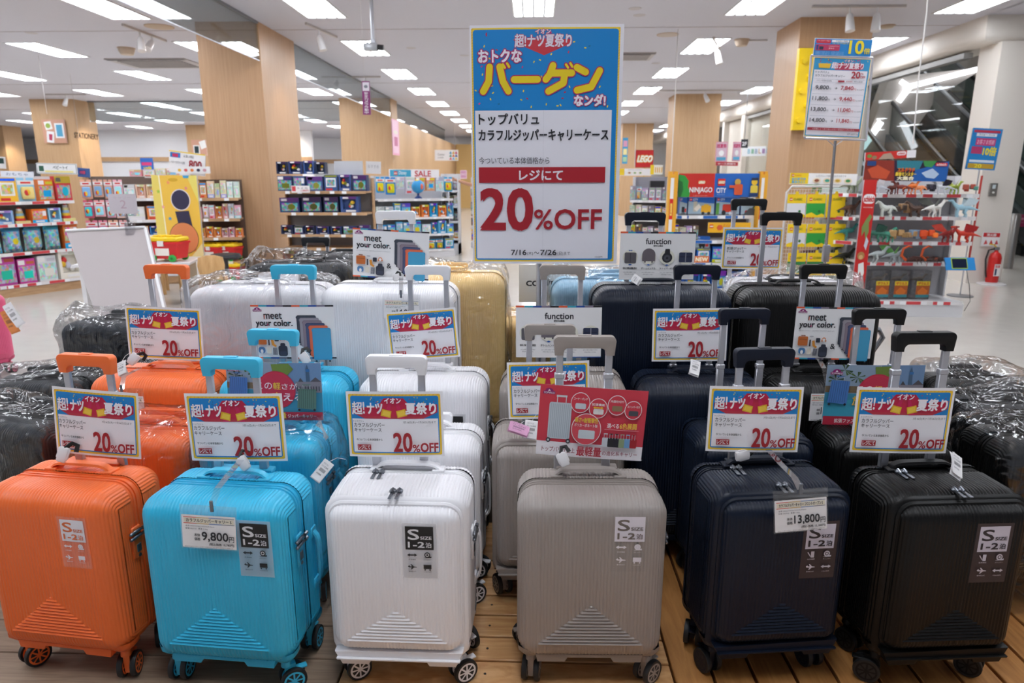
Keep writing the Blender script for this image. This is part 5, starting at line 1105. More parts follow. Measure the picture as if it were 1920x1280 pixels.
# ---- wooden shelves with dark blue boxes in the middle
M0, M1 = (-3.42, 9.18), (-2.20, 9.18)
gondola('wooden_gondola', 'shelf unit with wooden shelves and dark blue dinosaur boxes right of the near left pillar', M0, M1, .42, 1.40, [.14, .48, .66, .95, 1.23], SHELFW, mat('#9d9b9b', .6), 'n', sides=.12, base=.1)
G = 'boxes on the wooden shelves beside the near left pillar'
row('of the wooden gondola, top shelf', M0, M1, 1.23, 6, (.18, .22), 'blue', ['carton', 'window'], G, .12, seed=20)
row('of the wooden gondola, stacked above the top shelf', M0, lerp(M0, M1, .55), 1.45, 4, (.15, .19), 'blue', ['window', 'carton'], G, .12, seed=21)
row('of the wooden gondola, second shelf down', M0, lerp(M0, M1, .9), .95, 4, (.19, .21), 'blue', ['carton', 'window'], G, .14, seed=22)
row('of the wooden gondola, third shelf down', M0, M1, .66, 7, (.1, .12), 'blue', ['carton', 'window'], G, .1, seed=23)
row('of the wooden gondola, lowest visible shelf', M0, M1, .14, 7, (.26, .32), 'dark', ['blister', 'window'], G, .1, seed=24)
mk_ = tag(mk('grey_board', MB().box(-2.66, -2.28, 9.3, 9.32, 1.40, 1.62), mat('#c2c3c7', .5)), 'plain grey board standing on top of the wooden gondola', 'board')
s = Sheet(34, 14, '#f2eeee'); s.rect(1, 1, 8, 11, '#d8444c'); s.text('トミカ', 12, 3, 30, 7, '#44454c'); s.text('1,980円', 18, 8, 32, 12, '#c83c44', .02); sign('price_sign', 'white price card on the top shelf of the wooden gondola', s, (546, 348), (580, 348), (546, 361), 9.1, .25)
# ---- blue character toys behind, with SALE header
D0, D1 = (-2.72, 12.0), (-1.45, 12.6)
gondola('sale_gondola', 'white shelf unit full of blue packs under the SALE header', D0, D1, .45, 1.44, [.14, .42, .72, 1.04], GONW, mat('#b9bcc2', .6), 'w', sides=.2, base=.1)
G = 'blue packs under the SALE header'
row('of the SALE gondola, hanging at the top', D0, D1, 1.42, 8, (.2, .3), 'disney', ['blister', 'carton'], G, .08, seed=30, hang=True)
row('of the SALE gondola, second shelf', D0, D1, .72, 9, (.18, .26), 'disney', ['carton', 'window'], G, .1, seed=31)
row('of the SALE gondola, third shelf', D0, D1, .42, 9, (.16, .24), 'disney', ['carton', 'window'], G, .1, seed=32)
row('of the SALE gondola, bottom shelf', D0, D1, .14, 8, (.16, .22), 'disney', ['carton', 'blister'], G, .1, seed=33)
s = Sheet(100, 15, '#eeedf0'); s.rect(2, 1, 44, 14, '#38a4cc'); s.rect(10, 4, 17, 11, '#d83a34'); s.text('LEGO', 10.5, 6, 16.5, 9, '#f4f2ee', .05); s.text('Disney', 20, 3, 35, 12, '#dcf0f6', .02); s.text('SALE', 52, 2.5, 84, 13, '#c8323c', .03)
sign('shelf_header', 'white and light blue header strip reading SALE', s, (729, 317), (823, 318), (730, 332), 11.9, .9)
q = atY(785, 360, 12.0); t = thing('toy_globe', 'blue toy globe with red patches on the SALE shelves', 'globe', (q.x, 11.95, 1.06)); mk('stand', MB().lathe([(.0001, 0), (.07, 0), (.06, .02), (.02, .05), (.02, .09)], 14), mat('#1d3a78', .4), t)
b = MB(); b.ball((0, 0, .2), .115, 18, 0); b.ball((.07, -.07, .2), (.035, .03, .05), 8, 1); b.ball((-.01, -.02, .30), (.04, .05, .02), 8, 2); mk('ball', b, [mat('#2a94d0', .3), mat('#e06a4c', .4), mat('#efd040', .4)], t)
E0, E1 = (-1.72, 12.9), (-1.40, 12.9)
gondola('end_shelf', 'narrow white end shelf at the mouth of the middle aisle', E0, E1, .4, 1.48, [.3, .62, .9, 1.18], GONW, GONW, 'w', base=.2)
for z, sd in ((.3, 40), (.62, 41), (.9, 42), (1.18, 43)): row('of the narrow end shelf, %s shelf up' % {.3: 'lowest', .62: 'second', .9: 'third', 1.18: 'top'}[z], E0, E1, z, 3, (.12, .2), 'aisle', ['carton', 'pouch', 'window'], 'packs on the narrow end shelf', .1, seed=sd)
H0, H1 = (-1.28, 13.4), (-.55, 15.6)
for nm, (h0, h1), lab, sd in (('aisle_gondola', ((-1.30, 14.2), (-.6, 14.2)), 'grey shelf unit beyond the aisle left of the big poster', 50), ('brick_gondola', ((1.55, 11.4), (2.42, 11.1)), 'shelf unit crowded with small grey packs under the red brick logo sign', 60)):
    gondola(nm, lab, h0, h1, .45, 1.42, [.14, .45, .75, 1.05], GONW, mat('#8f8d94', .6), 'w', sides=.2)
    for i, z in enumerate((.14, .45, .75, 1.05)): row('of the %s, shelf %s from the floor' % (nm.replace('_', ' '), ORD[i]), h0, h1, z, 9 if sd == 60 else 6, (.16, .24), 'aisle', ['carton', 'blister', 'window'], 'packs on the '+nm.replace('_', ' '), .1, seed=sd+i)
# banners, aisle signs
s = Sheet(12, 62, '#8c2c74'); s.rect(1, 2, 11, 18, '#e9e2ea'); s.circle(6, 10, 3, '#8c8c98', 10)
for k, ch in enumerate('安全カメラ作動中'): s.text(ch, 3, 20+k*5.1, 9, 24.6+k*5.1, '#f4eaf2', .03)
sign('hanging_banner', 'narrow purple hanging banner about security cameras', s, (678, 152), (693, 152), (678, 215), 8.5, .105, thick=.004)
q = atY(683, 152, 8.5); tag(mk('hanging_wire', MB().cyl((q.x, 8.5, q.z), (q.x, 8.5, 3.4), .0015, 5), mat('#dcdad8', .5)), 'thin wire holding the purple banner', 'wire')
t = thing('security_camera', 'silver security camera on a white ceiling pole', 'camera', (atY(700, 88, 8.54).x, 8.54, atY(700, 88, 8.54).z)); q = t.location.z
mk('pole', MB().cyl((0, 0, .06), (0, 0, 3.4-q), .022, 12), mat('#cfd0d6', .35, .3), t); mk('body', MB().bbox_(-.11, .05, -.045, .045, -.045, .04, .012, seg=2), mat('#c6c8cc', .3, .5), t); mk('lens', MB().cyl((.05, 0, -.005), (.12, 0, -.01), .032, 14), mat('#1b1c20', .3), t); mk('bracket', MB().bbox_(-.03, .03, -.02, .02, .03, .08, .006, seg=1), mat('#b4b6bc', .3, .4), t)
s = Sheet(12, 70, '#e8a8c0'); s.rect(1, 2, 11, 66, '#eec8d8'); s.circle(6, 25, 4, '#e8dcd0', 10); s.rect(3, 34, 9, 52, '#c87898'); sign('pillar_poster', 'narrow pink poster on the side of the pillar behind the camera', s, (734, 222), (747, 226), (737, 290), 17.9, .22, YR=18.5)
s = Sheet(42, 19, '#ececee'); s.text('Cashier', 5, 6, 18, 10, '#6a6b70'); s.text('お会計', 5, 12, 16, 15, '#6a6b70')
for k in range(9):
    x = 26+(k % 3)*5; y = 2+(k//3)*5.2; s.poly([(x, y+5), (x+2.5, y), (x+5, y+5)], ['#3a8fc0', '#e0b030', '#c8406c', '#3c9c84', '#e07a3c', '#3454a0', '#d83c4c', '#7cb4dc', '#f0cc58'][k])
sign('cashier_sign', 'white Cashier sign with coloured triangles over the aisle', s, (815, 281), (859, 281), (815, 301), 22, .78)
s = Sheet(24, 34, '#e4c8d8'); s.rect(2, 3, 22, 30, '#c890ac'); s.text('SALE', 4, 12, 20, 20, '#f4ecf2'); sign('poster', 'pink poster on the wall tinted for yellow light left of the big poster', s, (863, 319), (875, 319), (863, 335), 20, .2)
s = Sheet(30, 22, '#dfe0e4'); s.text('おすすめ', 4, 6, 26, 12, '#9a9ca4'); sign('grey_sign', 'grey transparent sign stand above the SALE gondola', s, (686, 302), (714, 303), (689, 325), 11.0, .26)
# ---- LEGO area right of the poster
def lego(s, x0, y0, x1, y1): s.rect(x0, y0, x1, y1, '#d8211c'); w = x1-x0; h = y1-y0; s.text('LEGO', x0+w*.1, y0+h*.33, x1-w*.1, y0+h*.67, '#f7f4ea', .07, '#e8b820', h*.06, slant=.15)
s = Sheet(33, 34, '#8c1c1c'); s.rect(.8, .8, 32.2, 33.2, '#c8201e'); s.text('LEGO', 3.5, 11, 29.5, 23, '#f7f4ea', .07, '#e8c030', 1.5, slant=.2); sign('brick_logo_sign', 'square red LEGO sign standing above the shelves right of the poster', s, (1192, 281), (1226, 281), (1192, 314), 11.0, .30, thick=.03)
q = atY(1209, 314, 11.02); tag(mk('sign_pole', MB().cyl((q.x, 11.05, 1.42), (q.x, 11.05, q.z), .012, 8), mat('#c8a83c', .5)), 'short pole under the square red LEGO sign', 'pole')
s = Sheet(85, 18, '#efeceb'); s.rect(0, 0, 15, 17, '#f0cc24'); s.text('はじめてのブロックにおすすめです', 24, 1.5, 60, 5, '#55565c')
for k, c in enumerate(('#9a4a3c', '#5aa06c', '#3c8c4c')): s.circle(28+k*14, 11, 4.5, '#ecd9b8', 12, ry=3); s.circle(28+k*14, 11, 3, c, 8, ry=2)
sign('shelf_header', 'white and yellow header with pictured bricks left of the square red sign', s, (1160, 316), (1222, 316), (1160, 329), 11.0, .54)
s = Sheet(24, 20, '#ece8da'); s.rect(0, 0, 7, 20, '#f0cc24'); [s.rect(9+k*4, 5, 11+k*4, 16, '#e0a838') for k in range(4)]; sign('price_sign', 'small white and yellow sign right of the square red sign', s, (1220, 309), (1243, 309), (1220, 327), 10.6, .2)
t = thing('camera_box', 'black demo box on the shelves below the square red sign', 'box', atY(1233, 345, 10.9)); mk('body', MB().bbox_(-.11, .11, 0, .1, -.05, .05, .006, seg=1), mat('#222226', .4), t)
C0, C1 = (1.60, 7.95), (2.60, 8.0)
gondola('city_gondola', 'shelf unit with NINJAGO and CITY header and blue boxes', C0, C1, .45, 1.40, [.14, .44, .70, .98], GONW, mat('#6b5f58', .7), 'b', sides=.1)
s = Sheet(156, 44, '#1c62b8'); s.rect(0, 0, 70, 44, '#c8281e'); s.poly([(0, 2), (12, 4), (20, 14), (19, 26), (24, 34), (22, 44), (0, 44)], '#2f9a3c'); s.poly([(0, 12), (8, 16), (10, 30), (6, 44), (0, 44)], '#1f6c30'); lego(s, 38, 10, 52, 23); s.text('NINJAGO', 22, 26, 66, 38, '#f4eeee', .03); s.text('レゴ ニンジャゴー', 30, 40, 58, 43, '#f0c8c4')
lego(s, 76, 10, 90, 23); s.text('CITY', 74, 27, 92, 36, '#f4f4f8', .04); s.text('レゴ シティ', 76, 38, 90, 41, '#bcd4f0')
s.circle(114, 16, 6, '#caa040', 12); s.rrect(108, 20, 124, 40, 3, '#d8582c'); s.rect(98, 22, 110, 27, '#d8582c'); s.circle(146, 16, 6, '#e8c030', 12); s.rect(140, 8, 153, 13, '#27304c'); s.rrect(139, 22, 153, 38, 3, '#e0c848'); s.rect(138, 36, 154, 44, '#1b3a6c')
sign('brick_header', 'red and blue header board lettered NINJAGO and CITY', s, (1273, 325), (1425, 325), (1273, 369), 7.9, 1.0, thick=.02)
for nm, px0, px1, lab in (('brick_column', 1256, 1272, 'tall yellow display column left of the NINJAGO header'), ('brick_column', 1427, 1441, 'tall white and yellow display column right of the CITY header')):
    a = atY(px0, 325, 7.85); b_ = atY(px1, 325, 7.85); t = thing(nm, lab, 'display column', ((a.x+b_.x)/2, 7.85, 0)); w = (b_.x-a.x)/2; mk('column', MB().box(-w, w, 0, .12, 0, 1.44), mat('#e8a82c', .5), t, smooth=False)
    mk('stud', MB().box(-w, -w*.2, .02, .1, 1.44, 1.47), mat('#e8a82c', .5), t, smooth=False); mk('stud', MB().box(w*.2, w, .02, .1, 1.44, 1.47), mat('#e8a82c', .5), t, smooth=False)
    s = Sheet(10, 60, '#f0ece8'); s.rect(0, 22, 10, 44, '#d8241e'); s.rect(2, 27, 8, 40, '#f0d060'); s.text('L', 3.5, 29, 6.5, 38, '#d8241e'); o = s.obj('side_sign', w*.8, .62, 0); o.parent = t; o.location = (-w*.3, -.004, .78)
def city_box(lab, px0, px1, y0, y1, Y, scene):
    s = Sheet(100, 70, '#1c62b8'); s.poly([(0, 14), (100, 22), (100, 70), (0, 70)], '#9cb4c4'); s.rect(4, 3, 14, 12, '#d8211c'); s.text('LEGO', 5, 6, 13, 9, '#f6f2ea', .05); s.text('CITY', 17, 4, 36, 11, '#f0f4fa', .03)
    s.rect(0, 58, 100, 70, '#6f7478')
    if scene == 0: s.rect(20, 14, 34, 50, '#c4bca8'); s.rrect(50, 28, 88, 54, 4, '#e8ac20'); s.rect(60, 24, 78, 34, '#e8b42c'); s.circle(58, 56, 6, '#2a2c30', 12); s.circle(80, 56, 6, '#2a2c30', 12); s.poly([(22, 40), (40, 22), (50, 34), (34, 50)], '#e6ddd0')
    if scene == 1: s.rect(0, 20, 14, 60, '#5c9c44'); s.rrect(28, 24, 66, 52, 5, '#c83420'); s.circle(34, 54, 9, '#23252a', 14); s.circle(62, 56, 6, '#dcdcde', 12); s.rect(66, 40, 92, 54, '#8c9094')
    if scene == 2: s.circle(26, 50, 8, '#a8242c', 12); s.rrect(54, 26, 92, 48, 5, '#2c3a48'); s.rect(60, 30, 84, 38, '#c8d83c'); s.poly([(0, 70), (40, 34), (60, 34), (100, 70)], '#4c5258')
    if scene == 3: s.rrect(30, 34, 70, 54, 5, '#1f2226'); s.rrect(72, 40, 92, 54, 3, '#c8342c'); s.circle(40, 56, 6, '#101114', 10); s.circle(62, 56, 6, '#101114', 10)
    w = (atY(px1, y0, Y)-atY(px0, y0, Y)).x; h = (atY(px0, y0, Y)-atY(px0, y1, Y)).z; t = thing('brick_set_box', lab, 'toy box', atY((px0+px1)/2, y1, Y), group='blue CITY boxes'); mk('carton', MB().box(-w/2, w/2, .003, .09, 0, h), mat('#1c55a4', .4), t, smooth=False); o = s.obj('front_print', w, h, 0); o.parent = t; return t
city_box('blue CITY box with yellow truck, left half of the shelf', 1289, 1338, 370, 407, 8.0, 0); city_box('blue CITY box with red machine, middle of the shelf', 1341, 1385, 370, 407, 8.0, 1); city_box('blue CITY box with motorbike and dark truck behind the black handle', 1388, 1428, 374, 407, 8.0, 2); city_box('narrow blue CITY box at the left end of the shelf', 1273, 1287, 370, 406, 8.0, 3); city_box('blue CITY box with black and red cars on the lower shelf', 1301, 1330, 443, 468, 8.0, 3)
s = Sheet(80, 20, '#efb41c'); lego(s, 3, 4, 10, 11); s.circle(22, 10, 6, '#e0602c', 6); s.text('オリジナル', 28, 3, 50, 9, '#c8342c'); s.rect(40, 9, 76, 17, '#f4e8c0'); sign('shelf_header', 'yellow orange strip with a star below the CITY boxes', s, (1328, 417), (1408, 417), (1328, 436), 7.9, .53)
s = Sheet(20, 10, '#d86a1c'); s.text('NEW', 2, 2, 18, 8, '#f6e8c8', .08); sign('new_sign', 'orange NEW sign behind the function card', s, (1302, 480), (1330, 480), (1302, 492), 7.6, .18)
row('of the CITY gondola, grey boxes under the rail', C0, lerp(C0, C1, .3), .70, 4, (.14, .2), 'aisle', ['carton'], 'small boxes under the CITY shelf', .1, seed=70)
row('of the CITY gondola, lower blue boxes', C0, C1, .44, 6, (.16, .22), 'city', ['carton'], 'blue boxes low on the CITY gondola', .1, seed=71)
row('of the CITY gondola, floor level', C0, C1, .14, 6, (.16, .24), 'city', ['carton', 'window'], 'blue boxes low on the CITY gondola', .1, seed=72)
# classic rack with yellow bags
K0 = atY(1478, 400, 7.5); K1 = atY(1590, 400, 7.5); t = thing('grid_rack', 'wire grid rack with yellow and green hanging bags', 'rack', (K0.x, 7.55, 0)); Lk = K1.x-K0.x; gr = MB()
for k in range(22): gr.cyl((Lk*k/21, 0, .2), (Lk*k/21, 0, 1.28), .003, 5)
for k in range(28): gr.cyl((0, 0, .2+k*.04), (Lk, 0, .2+k*.04), .003, 5)
tag(mk('wire_grid', gr, mat('#d9cfc4', .4), t), kind='stuff'); fr = MB(); fr.tube([(-.02, 0, 0), (-.02, 0, 1.25), (.03, 0, 1.31), (Lk, 0, 1.31)], .012, 8); mk('frame_tube', fr, mat('#e4e2e0', .4), t); mk('foot', MB().box(-.05, .05, -.2, .2, 0, .03), GONW, t)
s = Sheet(130, 22, '#f0eeec'); s.rect(0, 0, 36, 21, '#f0cc1c'); lego(s, 3, 2, 8, 7); s.text('CLASSIC', 9, 3, 22, 6, '#c8342c'); s.text('はじめての', 4, 9, 30, 14, '#5ab0d8', .05); s.text('基本セット', 4, 15, 30, 20, '#5ab0d8', .05); s.text('レゴブロック遊びにおすすめです', 50, 3, 108, 7, '#44454c')
for k, c in enumerate(('#8c4a30', '#3c9c84', '#c8a030', '#3c8c4c')): s.circle(52+k*20, 14, 8, '#ecd9b8', 12, ry=5); s.circle(52+k*20, 14, 5, c, 8, ry=3)
sign('shelf_header', 'white and yellow header above the yellow hanging bags', s, (1482, 324), (1608, 326), (1482, 345), 7.4, .84)
def bagpack(lab, px, py, w, h, c2, Y=7.45):
    s = Sheet(40, 46, '#efca14'); s.rect(0, 18, 40, 46, c2); s.poly([(0, 40), (12, 36), (24, 42), (34, 38), (40, 41), (40, 46), (0, 46)], '#efca14'); lego(s, 5, 7, 11, 13); s.text('CLASSIC', 13, 8, 32, 12, '#4c6c20', .04); s.circle(28, 34, 3, '#2c6c34', 8)
    W_ = w*Y/1300; H_ = h*Y/1300; t = thing('brick_pack', lab, 'toy bag', atY(px, py, Y), group='yellow hanging brick bags'); t.location.z -= H_
    o = s.obj('print', W_, H_, 0, thick=.02); o.parent = t; mk('hang_tab', MB().prism([(-.02, H_), (.02, H_), (.012, H_+.03), (-.012, H_+.03)], .004, .008), mat('#efca14', .5), t); return t
n_ = 0
for r_, (py, cols) in enumerate(((364, ('#d8d8dc', '#2c9c3c', '#efca14')), (420, ('#d8d8dc', '#2c9c3c', '#efca14')), (474, ('#2c7c44', '#2c7c44', '#efca14')))):
    for k, c in enumerate(cols): bagpack('%s hanging brick bag, %s row down, %s along' % ({'#d8d8dc': 'yellow and grey', '#2c9c3c': 'yellow and green', '#efca14': 'plain yellow', '#2c7c44': 'dark green'}[c], ORD[r_], ORD[k]), 1495+k*37, py, 34, 42, c)
# yellow plate on the pillar
t = thing('brick_plate', 'large yellow studded plate on the near right pillar', 'sign', (atY(1506, 240, 9.4).x, 9.45, atY(1506, 243, 9.4).z)); mk('plate', MB().box(-.12, .14, 0, .08, 0, 1.0), mat('#f0cc10', .4), t, smooth=False)
for k in range(5): b = MB(); b.lathe([(.035, -.03), (.035, 0)], 14, 0, axis='y'); mk('stud', b, mat('#f0cc10', .4), t, loc=(-.05+.09*(k % 2), 0, .12+k*.18))
# ---- animal figures
def creature(kind, cols, seed=0):
    r = random.Random(seed); b = MB()
    if kind in ('dino', 'horse', 'dragon', 'trex'):
        up_ = kind == 'trex'; z = .09 if not up_ else .1
        sp = [(-.17, 0, z-.02), (-.11, 0, z), (-.05, 0, z+.01), (0, 0, z+.015), (.05, 0, z+.015), (.085, 0, z+.05), (.11, 0, z+.085), (.15, 0, z+.085)] if kind != 'horse' else [(-.1, 0, z-.03), (-.075, 0, z), (-.04, 0, z+.01), (.02, 0, z), (.055, 0, z+.02), (.08, 0, z+.06), (.1, 0, z+.07), (.125, 0, z+.05)]
        b.tube(sp, [.004, .012, .026, .032, .028, .017, .017, .008], 8, 0)
        for sx in (-1, 1):
            if not up_: b.tube([(.045, sx*.022, z), (.05, sx*.028, z*.5), (.045, sx*.028, 0)], [.014, .009, .010], 6, 0)
            else: b.tube([(.05, sx*.022, z+.02), (.07, sx*.024, z), (.08, sx*.02, z+.0)], [.007, .004, .003], 5, 0)
            b.tube([(-.035, sx*.022, z), (-.02, sx*.03, z*.55), (-.04, sx*.03, z*.25), (-.03, sx*.03, 0)], [.018, .012, .007, .011], 6, 0)
            if kind == 'dragon':
                w = [(.01, sx*.02, z+.03), (-.02, sx*.09, z+.12), (-.10, sx*.15, z+.10), (-.09, sx*.10, z+.05), (-.05, sx*.05, z+.03)]; w2 = [(x, y, q+.003) for x, y, q in w]; n = 5
                b.add(w+w2, [tuple(range(n)), tuple(range(2*n-1, n-1, -1))]+[(i, (i+1) % n, n+(i+1) % n, n+i) for i in range(n)], 1)
        for k in range(5): b.lathe([(.006, 0), (.0001, .016)], 4, 1, Matrix.Translation((-.08+k*.03, 0, z+.03-abs(k-2)*.003)))
    elif kind == 'scorpion':
        b.tube([(-.1, 0, .03), (-.03, 0, .04), (.04, 0, .035), (.07, 0, .03)], [.012, .025, .022, .012], 8, 0)
        b.tube([(-.1, 0, .03), (-.15, 0, .07), (-.14, 0, .13), (-.09, 0, .155), (-.05, 0, .14)], [.012, .011, .010, .009, .003], 7, 1)
        for sx in (-1, 1):
            for k in range(3): b.tube([(-.05+k*.03, sx*.02, .035), (-.05+k*.035, sx*.06, .05), (-.05+k*.04, sx*.09, 0)], [.006, .004, .002], 5, 0)
            b.tube([(.06, sx*.02, .03), (.11, sx*.06, .04), (.15, sx*.05, .04)], [.007, .007, .004], 6, 0); b.ball((.155, sx*.05, .04), (.025, .014, .012), 8, 1)
    elif kind == 'rocky':
        for k in range(5): b.bbox_(*(lambda c, q: (c[0]-q, c[0]+q, c[1]-q, c[1]+q, max(0, c[2]-q), c[2]+q))((r.uniform(-.1, .1), r.uniform(-.03, .03), r.uniform(.03, .12)), r.uniform(.025, .04)), .008, k % 2, seg=1)
    return b
def fig(kind, name, label, px, py, Y, rz, sc_, c1, c2, key=None):
    o = mk(name, lambda: creature(kind, 0), [mat(c1, .5), mat(c2, .5)], key='cr_'+kind); q = atY(px, py, Y); o.location = q; o.rotation_euler = (0, 0, rz); o.scale = (sc_*.9,)*3; return tag(o, label, 'toy animal', 'animal figures on the shelves')
# main white unit
L0, L1 = (3.33, 7.10), (4.42, 7.05)
t = gondola('figure_gondola', 'white wheeled shelf unit with animal figures and red and white rails', L0, L1, .5, 1.42, [.16, .56, .77, 1.02, 1.24], GONW, mat('#bdbcbf', .6), 'r', sides=.12, base=.14)
for x in (.1, 1.0): mk('caster', MB().lathe([(.05, -.02), (.05, .02)], 14, 0, axis='y'), mat('#1d1d20', .5), t, loc=(x, .06, .05))
t.location.z = .0
mk('red_strip', MB().box(1.07, 1.085, .0, .012, .5, 1.42), mat('#b83c34', .5), t, smooth=False)
s = Sheet(95, 78, '#c8231f'); s = Sheet(30, 240, '#c4221e', dz=.0002); s.rrect(2, 30, 30, 50, 8, '#efe9ea'); s.text('schleich', 4, 34, 29, 46, '#c4221e', .04); s.text('where stories begin', 4, 56, 27, 60, '#f0d0cc')
s.poly([(6, 100), (14, 84), (22, 72), (28, 78), (22, 90), (24, 110), (18, 128), (14, 108), (8, 120)], '#7c8c4c'); s.poly([(20, 120), (26, 130), (22, 150), (16, 140)], '#c8ccd8'); s.circle(12, 162, 9, '#b08048', 12); s.circle(12, 165, 5, '#d8b07c', 10); s.poly([(8, 180), (20, 176), (24, 200), (20, 214), (14, 196), (10, 210)], '#e8e6e2'); s.circle(16, 226, 12, '#7c6858', 12, ry=9)
sign('side_banner', 'tall red schleich banner with printed animals at the left side of the white unit', s, (1621, 337), (1645, 337), (1606, 545), 6.95, .16, thick=.02)
s = Sheet(160, 44, '#2c1c38'); s.poly([(0, 0), (55, 0), (60, 44), (0, 44)], '#8c2c1c'); s.poly([(6, 20), (24, 10), (50, 24), (44, 40), (16, 38)], '#c8502c'); s.poly([(60, 0), (110, 0), (104, 22), (62, 16)], '#2c7c8c'); s.poly([(98, 20), (160, 0), (160, 44), (92, 44)], '#1c5ca8'); s.poly([(110, 26), (130, 16), (144, 28), (136, 38), (120, 36)], '#b4c8e0'); s.poly([(110, 0), (136, 0), (128, 14), (114, 12)], '#3c8c48')
s.text('エルドラド', 64, 16, 96, 24, '#e0402c', .06, '#f0d040', .6); s.text('最強モンスター', 60, 25, 100, 33, '#f0d040', .05); s.text('大集合', 64, 34, 96, 42, '#f0e8c8', .07); s.rect(134, 4, 156, 11, '#d82c34'); s.text('schleich', 136, 5, 154, 10, '#f4ecec', .03); s.rect(3, 2, 20, 12, '#1c3c74')
sign('monster_header', 'dark monster picture header on top of the white unit', s, (1623, 300), (1780, 302), (1623, 338), 7.0, 1.0, thick=.02)
s = Sheet(100, 20, '#e4e2e4'); s.rect(0, 0, 82, 20, '#c8281f'); s.poly([(26, 20), (36, 6), (50, 4), (58, 20)], '#a8907c'); s.circle(18, 14, 5, '#8c7454', 10); s.circle(8, 10, 5, '#6c8c3c', 10); s.rrect(62, 2, 80, 12, 4, '#f0ecec'); s.text('schleich', 64, 4, 78, 10, '#c8281f', .04)
sign('animal_header', 'red schleich header behind the dark monster header', s, (1623, 286), (1718, 281), (1623, 300), 7.35, .62, thick=.02)
FG = [('dragon', 1640, 380, '#c8ccd4', '#e2e4e8', 'silver dragon'), ('horse', 1668, 382, '#5a2418', '#1e1a1c', 'dark red beast'), ('dino', 1687, 382, '#7c2c20', '#241c20', 'dark brown beast'), ('trex', 1706, 382, '#e07020', '#f0a040', 'orange dinosaur'), ('horse', 1720, 382, '#e8905c', '#f0c8a0', 'peach coloured beast'), ('rocky', 1739, 382, '#2c2a34', '#3c3848', 'black gorilla-like figure'), ('dragon', 1763, 382, '#c8ccd0', '#2c2838', 'white figure with dark mane'), ('dragon', 1785, 382, '#8c9c30', '#b4b84c', 'olive coiled dragon'), ('rocky', 1818, 384, '#a84c3c', '#4c8c7c', 'flat red and green creature')]
for k, (kd, px, py, c1, c2, nm) in enumerate(FG): fig(kd, 'animal_figure', nm+' on the top shelf of the white unit', px, py, 6.98+.02, .3 if k % 2 else 2.7, .75, c1, c2).location.z = 1.242
FG = [('horse', 1662, 424, '#c4c8c0', '#8c9088', 'pale grey armoured beast'), ('rocky', 1690, 424, '#8c6c4c', '#3c2c24', 'brown rock creature'), ('horse', 1715, 424, '#4c3428', '#2c2420', 'dark brown beast'), ('dragon', 1750, 424, '#e4e2dc', '#5c6058', 'white bird-like dragon'), ('dragon', 1802, 424, '#9cc4d4', '#c8dce4', 'pale blue winged dragon')]
for k, (kd, px, py, c1, c2, nm) in enumerate(FG): fig(kd, 'animal_figure', nm+' on the second shelf of the white unit', px, py-14+(0), 7.0, .2 if k % 2 else 2.9, 1.0, c1, c2).location.z = 1.022
FG = [('dragon', 1640, 455, '#2c6c58', '#1c4c40', 'dark green dragon'), ('horse', 1663, 455, '#3c8c74', '#2c6c5c', 'teal beast'), ('rocky', 1686, 455, '#b08c5c', '#8c6c40', 'sandy rock creature'), ('rocky', 1710, 455, '#7c94ac', '#a88458', 'blue grey rock creature'), ('rocky', 1743, 455, '#d84c1c', '#f07828', 'bright orange lava creature'), ('dragon', 1775, 455, '#8c2420', '#c83820', 'dark red dragon'), ('dragon', 1806, 455, '#c8341c', '#a82020', 'red winged dragon at the right end')]
for k, (kd, px, py, c1, c2, nm) in enumerate(FG): fig(kd, 'animal_figure', nm+' on the third shelf of the white unit', px, py, 7.0, .3 if k % 2 else 2.8, .95, c1, c2).location.z = .772
FG = [('trex', 1644, 496, '#a8b0b0', '#8c9494', 'small grey dinosaur'), ('dragon', 1675, 496, '#8c9498', '#5ca04c', 'grey creature with green leaf'), ('scorpion', 1716, 496, '#3c1c14', '#c8501c', 'dark scorpion with orange marks'), ('scorpion', 1753, 496, '#2c1814', '#b84818', 'second dark scorpion, nearer the screen')]
for k, (kd, px, py, c1, c2, nm) in enumerate(FG): fig(kd, 'animal_figure', nm+' on the fourth shelf of the white unit', px, py, 7.0, .2, .95 if kd != 'scorpion' else 1.25, c1, c2).location.z = .562
for k, px in enumerate((1651, 1686, 1727)):
    t = thing('figure_bag', ('first', 'second', 'third')[k]+' clear bag with a printed card on the base shelf of the white unit', 'bag', (atY(px, 570, 7.15).x, 7.2, .162), .05, 'bagged sets on the base shelf'); b = MB(); b.box(-.1, .1, 0, .1, 0, .30); mk('bag_body', b, glassy('bag_film%d' % k, (.72, .72, .74, 1), .12, .15, .5), t)
    s = Sheet(30, 34, '#b85c24'); s.rect(0, 0, 30, 9, '#e8cc30'); s.poly([(3, 22), (14, 12), (27, 20), (24, 28), (6, 28)], '#e07828'); s.rect(0, 28, 30, 34, '#3c8c94'); s.text('ザウルス', 3, 2, 27, 8, '#c82c24', .05); o = s.obj('card', .14, .17, 0); o.parent = t; o.location = (.02, -.006, .02)
    mk('toy', lambda: creature('dino', 0), [mat('#7c6c58', .6), mat('#7c6c58', .6)], t, loc=(0, .05, .15), key='cr_dino').scale = (.6,)*3
t = thing('demo_screen', 'small blue framed demo screen clipped to the white unit', 'screen', atY(1802, 506, 6.9), rot=(R(-25), 0, 0)); mk('frame', MB().box(-.145, .145, 0, .012, 0, .13), mat('#1c84c8', .4), t, smooth=False); mk('screen', MB().box(-.08, .06, -.006, 0, .02, .115), mat('#0c1a34', .2), t, smooth=False); mk('border', MB().box(-.088, .068, -.003, 0, .012, .123), mat('#a8c83c', .4), t, smooth=False)
